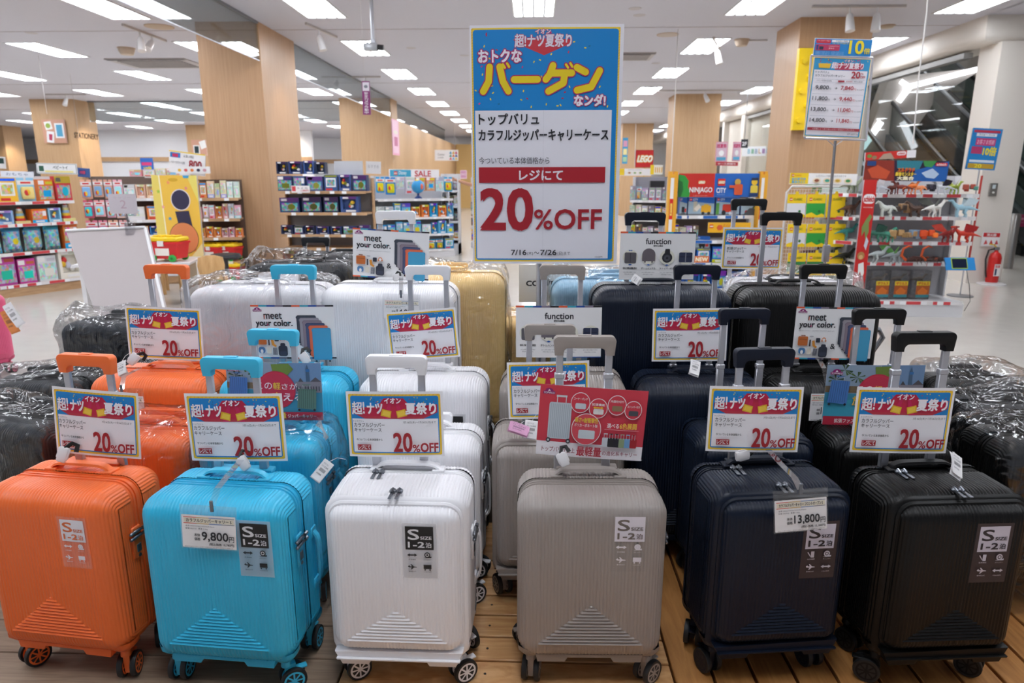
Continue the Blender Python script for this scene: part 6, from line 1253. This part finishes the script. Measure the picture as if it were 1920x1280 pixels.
q = t.location; mk('cable', MB().tube([(.06, .01, .0), (.07, .02, -.12), (.075, .02, -.14), (.05, .0, -.32), (-.02, .0, -.42)], .003, 5), mat('#222226', .5), t)
# angled side shelves with dinosaurs
J0, J1 = (2.95, 7.75), (3.36, 7.30)
t = gondola('dinosaur_shelf', 'angled shelf unit with dinosaur figures left of the red schleich banner', J0, J1, .42, 1.30, [.14, .50, .75, 1.0, 1.24], GONW, mat('#c2cfc8', .5), 'r', sides=False)
for i, (z, cs) in enumerate(((1.242, ('#5c8c4c', '#7c6c58', '#8c9478')), (1.002, ('#8c5c44', '#3c5c4c', '#6c4c3c')), (.752, ('#7c5440', '#8c7c6c', '#3c8c84')), (.502, ('#5c2c2c', '#4c5c3c', '#2c2c24')))):
    for k, c in enumerate(cs):
        p = Vector((J0[0], J0[1], 0)).lerp(Vector((J1[0], J1[1], 0)), .18+.32*k); o = fig(('dino', 'trex', 'dino')[(i+k) % 3], 'dinosaur_figure', '%s dinosaur, %s along the %s shelf of the angled unit' % ({'#5c8c4c': 'green', '#7c6c58': 'grey brown', '#8c9478': 'olive grey', '#8c5c44': 'brown', '#3c5c4c': 'dark green', '#6c4c3c': 'dark brown', '#7c5440': 'reddish brown', '#8c7c6c': 'tan', '#3c8c84': 'teal', '#5c2c2c': 'dark red', '#4c5c3c': 'moss green', '#2c2c24': 'blackish'}[c], ORD[k], ORD[i]), 1600, 400, 7.5, -.8+k*.5, 1.0, c, mixc(c, -.4)); o.location = (p.x+.05, p.y+.06, z)
# ---- tall price stand
def stand_sheet():
    s = Sheet(640, 890, '#e9e7ec'); s.rrect(6, 6, 634, 884, 8, YEL); s.rrect(12, 12, 628, 878, 6, '#2f98cc'); s.rect(24, 140, 612, 866, '#e9e7ee'); s.rect(24, 20, 612, 138, '#2f98cc'); confetti(s, 30, 24, 600, 70, 16, 4, 1.5)
    s.poly([(220, 60), (560, 60), (560, 120), (480, 134), (250, 134)], '#b83c58'); s.text('超!ナツ夏祭り', 210, 54, 560, 120, '#f0eaf2', .04); s.text('イオン', 340, 22, 440, 48, '#f0eaf2', .05, '#c03a5c', 3)
    s.poly([(60, 70), (200, 70), (190, 120), (70, 120)], '#e8bc34')
    s.text('トップバリュ', 40, 152, 190, 178, '#44505c', .02); s.text('カラフルジッパーキャリー', 40, 190, 370, 216, '#44505c', .02); s.text('20', 440, 150, 534, 222, '#b02c3c', .04); s.text('%', 540, 160, 570, 184, '#b02c3c'); s.text('OFF', 536, 194, 592, 220, '#b02c3c', .03)
    for v in (240, 278, 404, 526, 648, 770): s.rect(36, v, 600, v+2, '#8a92a4', True)
    s.l += 1; s.text('イオン平常本体価格', 60, 250, 230, 268, '#6a6b74'); s.rect(300, 250, 370, 270, '#a82c3c'); s.text('本体価格', 390, 250, 460, 268, '#b02c3c'); s.text('/税込価格', 470, 250, 570, 268, '#6a6b74')
    for k, (a, b, c) in enumerate((('9,800', '7,840', '8,624円'), ('11,800', '9,440', '10,384円'), ('13,800', '11,040', '12,144円'), ('14,800', '11,840', '13,024円'))):
        v = 312+k*122; x = 40 if k else 60; s.text(a, x, v, 206, v+48, '#3a3b44', .03); s.text('円', 210, v+24, 232, v+46, '#3a3b44'); s.poly([(270, v+24), (290, v+24), (282, v+14), (288, v+14), (304, v+26), (288, v+38), (282, v+38), (290, v+28), (270, v+28)], '#6a6b74'); s.text(b, 340, v-2, 478, v+48, '#b02c3c', .03); s.text('円/', 482, v+20, 516, v+46, '#b02c3c'); s.text(c, 520, v+26, 596, v+44, '#55565e')
    s.rect(24, 782, 612, 814, '#a02838'); s.text('※店舗により取り扱いのない商品がございます。', 80, 788, 560, 808, '#e8c8cc'); s.text('07160726', 480, 836, 600, 856, '#6a6b74'); return s
t = thing('price_stand', 'tall metal stand with a price list in a clear frame before the near right pillar', 'sign stand', (1.655, 4.02, 0)); 
o = stand_sheet().obj('price_list', .32, .42, 0); place(o, (1526, 106), (1635, 110), (1511, 256), 3.98, .32, .42); w_ = o.matrix_world.copy(); o.parent = t; o.matrix_parent_inverse = Matrix.Translation(-Vector(t.location))
s = Sheet(630, 190, '#dfe6ee'); s.rect(6, 6, 624, 186, '#1a84cc'); s.rrect(20, 14, 180, 56, 12, '#c82c44'); s.text('イオンのカード払い', 30, 22, 170, 34, '#f4eaec'); s.rect(190, 16, 374, 40, '#eef0f4'); s.text('7/16(木)〜19(日)', 230, 20, 360, 36, '#23304c', .03); s.text('イオンカードでおトク!', 195, 44, 370, 60, '#e8d84c', .02); s.rrect(18, 66, 280, 132, 8, '#c0345c'); s.rect(26, 74, 50, 126, '#2c3c78'); s.rect(58, 90, 104, 124, '#28304c'); s.text('ポイント', 110, 90, 150, 110, '#6a2c8c'); s.text('ときめきポイント', 160, 78, 272, 92, '#f4dce4'); s.text('基本の', 160, 100, 220, 116, '#f4dce4')
s.text('10', 384, 20, 538, 160, '#f0dc24', .04); s.text('倍', 546, 98, 612, 160, '#f0dc24', .03); [s.text('対象期間中のお買物に限ります 一部対象外の商品があります', 20, 142+k*14, 330, 152+k*14, '#a8d0ec') for k in range(3)]
o = s.obj('point_card', .33, .10, 0); place(o, (1528, 71), (1637, 74), (1526, 104), 3.97, .33, .10); o.parent = t; o.matrix_parent_inverse = Matrix.Translation(-Vector(t.location))
a = atY(1521, 104, 3.99)-t.location; b_ = atY(1636, 108, 3.99)-t.location; c = atY(1624, 263, 3.99)-t.location; d = atY(1509, 259, 3.99)-t.location; f = MB()
for p, q in ((a, b_), (b_, c), (c, d), (d, a)): f.cyl(p, q, .006, 8)
mk('acrylic_frame', f, mat('#c4c2c8', .15, .1), t); pp = [atY(1566, 264, 4.0)-t.location, atY(1560, 400, 4.0)-t.location]
mk('pole', MB().cyl(pp[0], (pp[1].x, 0, .75), .008, 10), mat('#b4b2b4', .25, .9), t); mk('lower_pole', MB().cyl((pp[1].x, 0, .8), (pp[1].x, 0, .02), .011, 10), mat('#a8a6a8', .25, .9), t)
mk('clamp', MB().bbox_(-.02+pp[1].x, .016+pp[1].x, -.016, .016, .92, 1.02, .006), mat('#8f9094', .4, .4), t); mk('base', MB().lathe([(.15, 0), (.15, .015), (.03, .025)], 24), mat('#5c5e62', .4, .5), t); mk('neck', MB().tube([pp[0]+Vector((-.05, 0, .01)), pp[0]+Vector((0, 0, -.03)), pp[0]+Vector((.05, 0, .01))], .003, 6), mat('#c4c2c8', .3, .4), t)
# second small stand at the pillar
t = thing('point_stand', 'small blue tenfold point sign on a stand before the white pillar', 'sign stand', (atY(1845, 260, 8.4).x, 8.4, 0)); zt = atY(1845, 318, 8.4).z
s = Sheet(50, 68, '#2084c8'); s.rect(3, 3, 47, 7, '#c8344c'); s.rect(8, 8, 42, 13, '#e6ecf4'); s.text('7/16〜7/19', 12, 9, 38, 12, '#23304c'); s.rect(9, 16, 42, 28, '#c83c78'); s.text('お客さま感謝', 11, 18, 40, 26, '#f0d0e0'); s.rect(4, 30, 22, 42, '#b83c6c'); s.text('10倍', 24, 30, 46, 44, '#f0dc30', .05); s.rect(4, 52, 46, 56, '#d8e4f0'); s.rect(3, 58, 47, 66, '#c8a030'); s.text('20', 14, 59, 26, 65, '#f0e040', .05)
o = s.obj('point_sheet', .34, .46, 0, thick=.012); o.parent = t; o.location = (0, -.01, zt); o.rotation_euler = (0, R(3), 0); mk('pole', MB().cyl((0, 0, 0), (0, 0, zt), .008, 8), ALU, t); mk('base', MB().lathe([(.14, 0), (.14, .01), (.02, .02)], 20), mat('#7a7c80', .4, .5), t)
# fire extinguisher, sign, bollard, switch plate
t = thing('fire_extinguisher', 'red fire extinguisher with black hose at the foot of the white pillar', 'fire extinguisher', (6.2, 9.38, .0)); rd = mat('#c8201c', .3)
mk('cylinder_body', MB().lathe([(.0001, .03), (.07, .03), (.075, .05), (.075, .36), (.06, .41), (.025, .44), (.025, .46)], 20), rd, t); mk('foot_tray', MB().lathe([(.0001, 0), (.17, 0), (.17, .012), (.09, .03)], 20), mat('#d8d6d6', .4), t); mk('valve', MB().bbox_(-.03, .03, -.02, .02, .46, .5, .006), mat('#8c8e92', .3, .7), t); mk('handle', MB().tube([(.0, 0, .49), (-.04, 0, .53), (-.1, 0, .54)], .008, 6), mat('#e0b81c', .4), t)
mk('hose', MB().tube([(-.02, 0, .48), (-.1, 0, .46), (-.13, -.01, .34), (-.11, -.02, .16), (-.1, -.03, .1)], .011, 8), mat('#1c1c1e', .4), t); s = Sheet(20, 26, '#e8e4e2'); s.text('消火器', 3, 2, 17, 8, '#c8201c', .05); s.rect(3, 10, 9, 24, '#2c3c5c'); o = s.obj('label_sticker', .08, .16, 0); o.parent = t; o.location = (0, -.077, .12)
s = Sheet(33, 27, '#e9e7e8'); s.rect(1, 1, 32, 9, '#c8282c'); s.text('消火器', 7, 2.5, 25, 7.5, '#f0e8e8', .04); [s.poly([(4+k*10, 24), (7+k*10, 14), (11+k*10, 22)], '#c84c50') for k in range(3)]; sign('extinguisher_sign', 'red and white fire extinguisher sign on the white pillar', s, (1844, 435), (1877, 436), (1841, 461), 9.44, .25)
t = thing('bollard', 'round steel bollard beside the escalator entrance', 'bollard', (7.55, 11.1, 0)); mk('post', MB().lathe([(.07, 0), (.07, .83), (.055, .86), (.0001, .86)], 20), mat('#9c9a98', .3, .8), t)
t = thing('switch_plate', 'steel switch plate on the white pillar', 'switch', (atY(1863, 356, 9.47).x, 9.47, atY(1863, 368, 9.47).z)); mk('plate', MB().bbox_(-.05, .05, 0, .02, 0, .17, .003, seg=1), mat('#97948f', .3, .7), t); mk('button', MB().cyl((0, .0, .05), (0, -.01, .05), .014, 12), mat('#dcdad6', .4), t); mk('window', MB().box(-.02, .02, -.003, 0, .1, .15), mat('#c8d4d8', .3), t)
s = Sheet(20, 20, '#8c1c4c'); s.text('ご注意', 3, 5, 17, 9, '#e0a8c0', .03); s.text('ください', 3, 11, 17, 14, '#e0a8c0'); sign('warning_sign', 'dark pink sign on the escalator', s, (1900, 402), (1925, 402), (1899, 425), 12.2, .28)
# shop window signs towards the bookshop
s = Sheet(40, 60, '#e08ca8'); s.rect(2, 2, 38, 58, '#dcc0d0'); s.text('超夏祭', 4, 6, 36, 18, '#c83c6c', .05); s.circle(20, 34, 9, '#efeef0', 14); s.rect(4, 46, 36, 56, '#5ca8d0'); 
sign('bookshop_poster', 'pink summer poster left of the slim white post', s, (1343, 266), (1365, 266), (1343, 303), 17, .3); sign('bookshop_poster', 'pink summer poster right of the slim white post', s, (1375, 266), (1390, 266), (1375, 302), 17, .2)
s = Sheet(40, 12, '#b82c3c'); s.text('セール開催中', 4, 3, 36, 9, '#f0dce0', .03); sign('bookshop_strip', 'red strip under the pink summer posters', s, (1342, 303), (1384, 304), (1342, 310), 17, .5)
s = Sheet(60, 22, '#e4e6ea'); [s.text(c, 14+k*9, 6, 20+k*9, 16, h, .04) for k, (c, h) in enumerate(zip('BIBLIO', ('#7cb4c8', '#8cb8a0', '#8ca0b8', '#c8a078', '#a888b0', '#9cb4d0')))]; sign('bookshop_sign', 'pale bookshop sign with coloured letters BIBLIO behind the near right pillar', s, (1392, 275), (1437, 274), (1392, 293), 18, .6)
s = Sheet(12, 16, '#23242a'); s.text('2F', 2, 5, 10, 12, '#e8e8ec', .04); sign('floor_sign', 'small black hanging sign reading 2F', s, (1390, 261), (1403, 261), (1390, 277), 17.5, .17)
tag(mk('hanging_wire', MB().cyl((atY(1396, 261, 17.5).x, 17.5, atY(1396, 261, 17.5).z), (atY(1396, 261, 17.5).x, 17.5, 3.4), .006, 5), mat('#44454a', .5)), 'wire of the small black 2F sign', 'wire')
def wash(x, y, z, tx, ty, tz, e, ang=50):
    l = bpy.data.lights.new('spot_beam', 'SPOT'); l.energy = e; l.spot_size = R(ang); l.spot_blend = .8; l.color = (1, .86, .66); l.shadow_soft_size = .06; o = bpy.data.objects.new('spot_beam', l); COL.objects.link(o)
    o.location = (x, y, z); o.rotation_euler = (Vector((tx, ty, tz))-Vector((x, y, z))).to_track_quat('-Z', 'Y').to_euler()
wash(-10.9, 18.0, 3.25, -11.98, 18.8, 1.9, 130); wash(-14.0, 17.8, 3.25, -15.0, 18.8, 1.9, 110); wash(-19.6, 26.6, 3.25, -20.6, 27.4, 1.9, 160)
wash(3.95, 8.95, 3.2, 3.9, 9.56, 2.2, 26, 70); wash(-2.95, 10.1, 3.2, -3.64, 10.3, 1.9, 22, 60); wash(-5.4, 10.1, 3.2, -5.0, 9.0, 1.2, 60, 50); wash(-9.5, 28.6, 3.3, -10.5, 30, 2.2, 90, 70); wash(-13.5, 28.6, 3.3, -13.5, 30, 2.2, 90, 70)
for xx in (-2.48, -1.9):
    tag(mk('hanging_wire', MB().cyl((xx, 22, 2.33), (xx, 22, 3.4), .004, 5), mat('#c8c6c6', .5)), 'wire holding the %s end of the Cashier sign' % ('near' if xx > -2.2 else 'far'), 'wire')
# ---- ceiling fittings
def spots(label, p, ln, rz, heads, hanging=.0, col='#e4e2e2'):
    t = thing('track_light', label, 'track light', p, rz); mk('track', MB().box(-ln/2, ln/2, -.016, .016, -.03, 0), mat('#c4bdb8', .5), t, smooth=False)
    for (x, az, el, on) in heads:
        h = mk('spot_head', MB().lathe([(.03, .0), (.042, .03), (.05, .12), (.055, .2)], 16, 0), mat(col, .35), t, loc=(x, 0, -.1), rot=(R(180-el), 0, R(az))); mk('lens', MB().lathe([(.0001, .196), (.05, .196)], 16, 0), mat('#fff6dc', .5, emit=9) if on else mat('#e8e4dc', .4), h)
        mk('stem', MB().cyl((x, 0, -.11), (x, 0, -.02), .012, 8), mat(col, .4), t)
spots('track with two white spotlights left of the near left pillar, one glowing towards us', (-5.49, 10.2, 3.4), 1.1, R(90), ((-.15, -60, 20, True), (.15, -90, 50, True)))
spots('track with one small white spotlight right of the near left pillar', (-2.95, 10.1, 3.4), .9, R(80), ((-.1, 0, 15, True),))
spots('track with two wire guarded spotlights before the near right pillar', (3.85, 8.95, 3.4), 1.1, 0, ((-.1, 20, 10, False), (.22, -20, 10, False)))
spots('small track spotlight in front of the second pillar right of the poster', (3.75, 16.9, 3.4), 2.2, 0, ((.2, 30, 35, False),))
spots('short diagonal track between the poster and the near right pillar', (2.75, 11.2, 3.4), .9, R(70), ((.1, 0, 15, False),))
spots('distant spotlight beyond the near left pillar', (-3.4, 14.5, 3.4), .6, 0, ((0, 0, 45, True),))
spots('spotlight on the STATIONERY side', (-11.4, 17.2, 3.4), 1.0, 0, ((0, 0, 30, True),))
def vent(label, x0, x1, y0, y1, n=8):
    t = thing('air_vent', label, 'air vent', ((x0+x1)/2, (y0+y1)/2, 3.4)); w = (x1-x0)/2; d = (y1-y0)/2; mk('frame', MB().box(-w, w, -d, d, -.02, 0), mat('#b9b2b0', .5), t, smooth=False); mk('core', MB().box(-w*.8, w*.8, -d*.7, d*.7, -.024, -.019), mat('#55504e', .7), t, smooth=False)
    for k in range(n): y = -d*.66+d*1.32*k/(n-1); mk('slat', MB().box(-w*.8, w*.8, y-.012, y+.012, -.034, -.024), mat('#c0bab8', .5), t, smooth=False)
    mk('gap', MB().box(-w*.98, w*.98, -d*.98, -d*.84, -.0225, -.018), mat('#3a3634', .8), t, smooth=False)
vent('square air vent in the ceiling left of the near left pillar', -7.4, -6.0, 12.3, 13.3); vent('air vent in the ceiling just right of the poster', 1.3, 1.98, 12.0, 12.7)
def dome(label, x, y, r=.09, c='#cdb9a2', h=.07): t = thing('smoke_detector', label, 'smoke detector', (x, y, 3.4)); mk('body', MB().lathe([(r, 0), (r, -h*.4), (r*.75, -h), (.0001, -h*1.05)][::-1], 20), mat(c, .5), t); mk('ring', MB().lathe([(r*1.12, -.006), (r*1.12, 0)], 20), mat('#b89c80', .5), t)
dome('round beige ceiling dome left of the two spotlights', -6.46, 11.38, .12, h=.1); dome('flat round ceiling disc above the two spotlights', -5.1, 9.85, .17, '#bfa88c', .02); dome('round dome detector with a conduit left of the near right pillar', 3.07, 11.0, .10, h=.09); dome('small ceiling disc before the white bulkhead', 4.75, 10.1, .09, '#bfae98', .03); dome('thin ring disc right of the poster top', 1.9, 10.6, .14, '#c2b4a6', .015)
tag(mk('conduit', MB().cyl((3.15, 11.0, 3.385), (3.44, 11.0, 3.385), .012, 8), mat('#cfc9c6', .5)), 'thin conduit from the dome detector to the pillar', 'conduit')
for k in range(26):
    r_ = rnd; x = r_.uniform(-9, 5); y = r_.uniform(7.5, 15); 
    if k < 14: tag(mk('ceiling_disc', MB().lathe([(.075, -.004), (.08, 0)], 18, 0), mat('#c4bebe', .7), loc=(x, y, 3.4)), 'faint round ceiling cap, %s, %s' % ('nearer ones' if y < 11 else 'farther ones', COLN[min(9, max(0, round((x+18.4)/2.62)))]), 'ceiling cap', 'faint round caps on the ceiling')
# cords hanging from the ceiling
for lab, pts in (('long white cord hanging down past the second pillar right of the poster', [(1322, 38, 10.4), (1275, 36, 10.3), (1271, 60, 10.2), (1266, 180, 10.1), (1258, 322, 9.9)]), ('long thin white cord hanging in front of the glass at the right', [(1742, -60, 6.6), (1738, 20, 6.6), (1722, 150, 6.6), (1712, 270, 6.6)]), ('thin vertical cord at the small pillar right of the poster', [(1192, 232, 15), (1191, 280, 15), (1190, 310, 15)])):
    tag(mk('cord', MB().tube([atY(*p) for p in pts], .006, 6), mat('#d6d2cf', .6)), lab, 'cord')
for k, (px, py, Y) in enumerate(((74, 120, 12.0), (137, 180, 14.0))): q = atY(px, py, Y); tag(mk('hanging_wire', MB().cyl((q.x, Y, q.z-.8), (q.x, Y, 3.4), .003, 5), mat('#b8b2b0', .5)), ('thin wire at the left above the STATIONERY pillar', 'thin wire right above the STATIONERY pillar')[k], 'wire')
s = Sheet(14, 26, '#3c9cd0'); s.rect(2, 3, 12, 9, '#e0a0c0'); s.rect(2, 11, 12, 17, '#efe4a0'); s.rect(2, 19, 12, 24, '#a8d0a8'); sign('hanging_poster', 'narrow coloured poster left of the small pillar right of the poster', s, (1168, 258), (1178, 258), (1168, 307), 22, .18)
# ---- hand rail of a trolley behind the black cases
t = thing('trolley', 'silver trolley hand rail with black grip behind the black suitcases', 'trolley', (0, 0, 0)); p = [atY(*q) for q in ((1600, 640, 2.75), (1636, 660, 2.75), (1655, 632, 2.75), (1648, 618, 2.75), (1600, 612, 2.75))]
mk('hand_rail', MB().tube([(1.30, 2.75, .30), tuple(p[0])]+[tuple(q) for q in p[1:4]]+[tuple(p[4])], .011, 8), mat('#b9bbbf', .25, .8), t); mk('grip', MB().tube([tuple(atY(1642, 617, 2.74)), tuple(atY(1615, 612, 2.74))], .017, 8), mat('#1c1c1e', .5), t)
t['label'] = 'curved silver hand rail with black grip behind the black middle-size suitcase'
# ---- people far back
def person(label, x, y, rz, shirt, hair, pose='stand', h=1.68):
    k = h/1.7; me = bpy.data.meshes.new('person'); V = [(0, 0, .95), (0, 0, 1.15), (0, 0, 1.38), (0, -.01, 1.47), (0, -.02, 1.56), (0, -.02, 1.66), (-.17, 0, 1.38), (.17, 0, 1.38), (-.09, 0, .90), (.09, 0, .90), (-.10, 0, .48), (.10, 0, .48), (-.10, 0, .07), (.10, 0, .07), (-.10, -.14, .03), (.10, -.14, .03)]
    if pose == 'reach': V += [(-.36, -.16, 1.34), (-.60, -.30, 1.42), (-.68, -.34, 1.45)]
    else: V += [(-.24, .02, 1.12), (-.25, -.06, .88), (-.25, -.08, .80)]
    V += [(.24, .02, 1.12), (.25, -.06, .88), (.25, -.08, .80)]
    Ed = [(0, 1), (1, 2), (2, 3), (3, 4), (4, 5), (2, 6), (2, 7), (0, 8), (0, 9), (8, 10), (9, 11), (10, 12), (11, 13), (12, 14), (13, 15), (6, 16), (16, 17), (17, 18), (7, 19), (19, 20), (20, 21)]
    rad = [.13, .13, .13, .055, .075, .08, .06, .06, .10, .10, .065, .065, .045, .045, .04, .04, .045, .032, .03, .045, .032, .03]
    me.from_pydata([(a*k, b*k, c*k) for a, b, c in V], Ed, []); o = bpy.data.objects.new('person', me); COL.objects.link(o)
    m = o.modifiers.new('s', 'SKIN'); 
    for i, sv in enumerate(me.skin_vertices[0].data): sv.radius = (rad[i]*k, rad[i]*k*.85); sv.use_root = (i == 0)
    su = o.modifiers.new('u', 'SUBSURF'); su.levels = 2; bpy.context.view_layer.update(); nm = bpy.data.meshes.new_from_object(o.evaluated_get(bpy.context.evaluated_depsgraph_get())); o.modifiers.clear(); o.data = nm
    nm.materials.clear(); [nm.materials.append(mat(c, .7)) for c in ('#c8957a', shirt, '#2c2e38')]
    for f in nm.polygons:
        z = f.center.z/k; ax = abs(f.center.x)/k; f.material_index = 2 if z < .95 and ax < .22 else (1 if z < 1.47 and ax < .27 and z > .9 else 0); f.use_smooth = True
    o.location = (x, y, 0); o.rotation_euler = (0, 0, rz); tag(o, label, 'person')
    hb = MB(); hb.ball((0, .015*k, 1.645*k), (.095*k, .105*k, .11*k), 14, 0); hb.ball((0, .04*k, 1.56*k), (.08*k, .07*k, .09*k), 12, 0); mk('hair', hb, mat(hair, .6), o); fb = MB(); fb.ball((0, -.108*k, 1.60*k), (.012*k, .02*k, .02*k), 8); fb.ball((-.082*k, -.01*k, 1.6*k), (.012*k, .02*k, .03*k), 8); fb.ball((.082*k, -.01*k, 1.6*k), (.012*k, .02*k, .03*k), 8); mk('nose_and_ears', fb, mat('#c8957a', .7), o)
    for i, (hx, hy, hz) in enumerate((V[18], V[21])):
        fbm = MB(); dx = -1 if (pose == 'reach' and i == 0) else 0; ax_ = Vector((-.85, -.5, .1)) if dx else Vector((0, -.2, -1)); ax_.normalize(); sd = ax_.cross(Vector((0, 1, 0))).normalized(); c0 = Vector((hx, hy, hz))*k
        for j in range(4): st_ = c0+sd*((j-1.5)*.017)+ax_*.04; fbm.tube([c0+sd*((j-1.5)*.012), st_, st_+ax_*(.03+.008*(j in (1, 2))), st_+ax_*.06+Vector((0, 0, -.012))], [.011, .009, .008, .006], 6)
        th = c0+sd*.03; fbm.tube([c0, th+ax_*.02, th+ax_*.045], [.012, .009, .007], 6); mk('hand', fbm, mat('#c8957a', .7), o)
    return o
q = atY(905, 350, 13.3); person('person mostly hidden behind the big poster, bare arm reaching to the shelf', q.x+.12, 13.3, R(5), '#2c2c30', '#1c1816', 'reach', 1.62)
q = atY(1441, 310, 20.0); person('person in a blue top with dark hair beyond the second pillar at the bookshop', q.x, 20.0, R(60), '#2c5c94', '#18120f', 'stand', 1.82)
# lamps and fittings seen far away
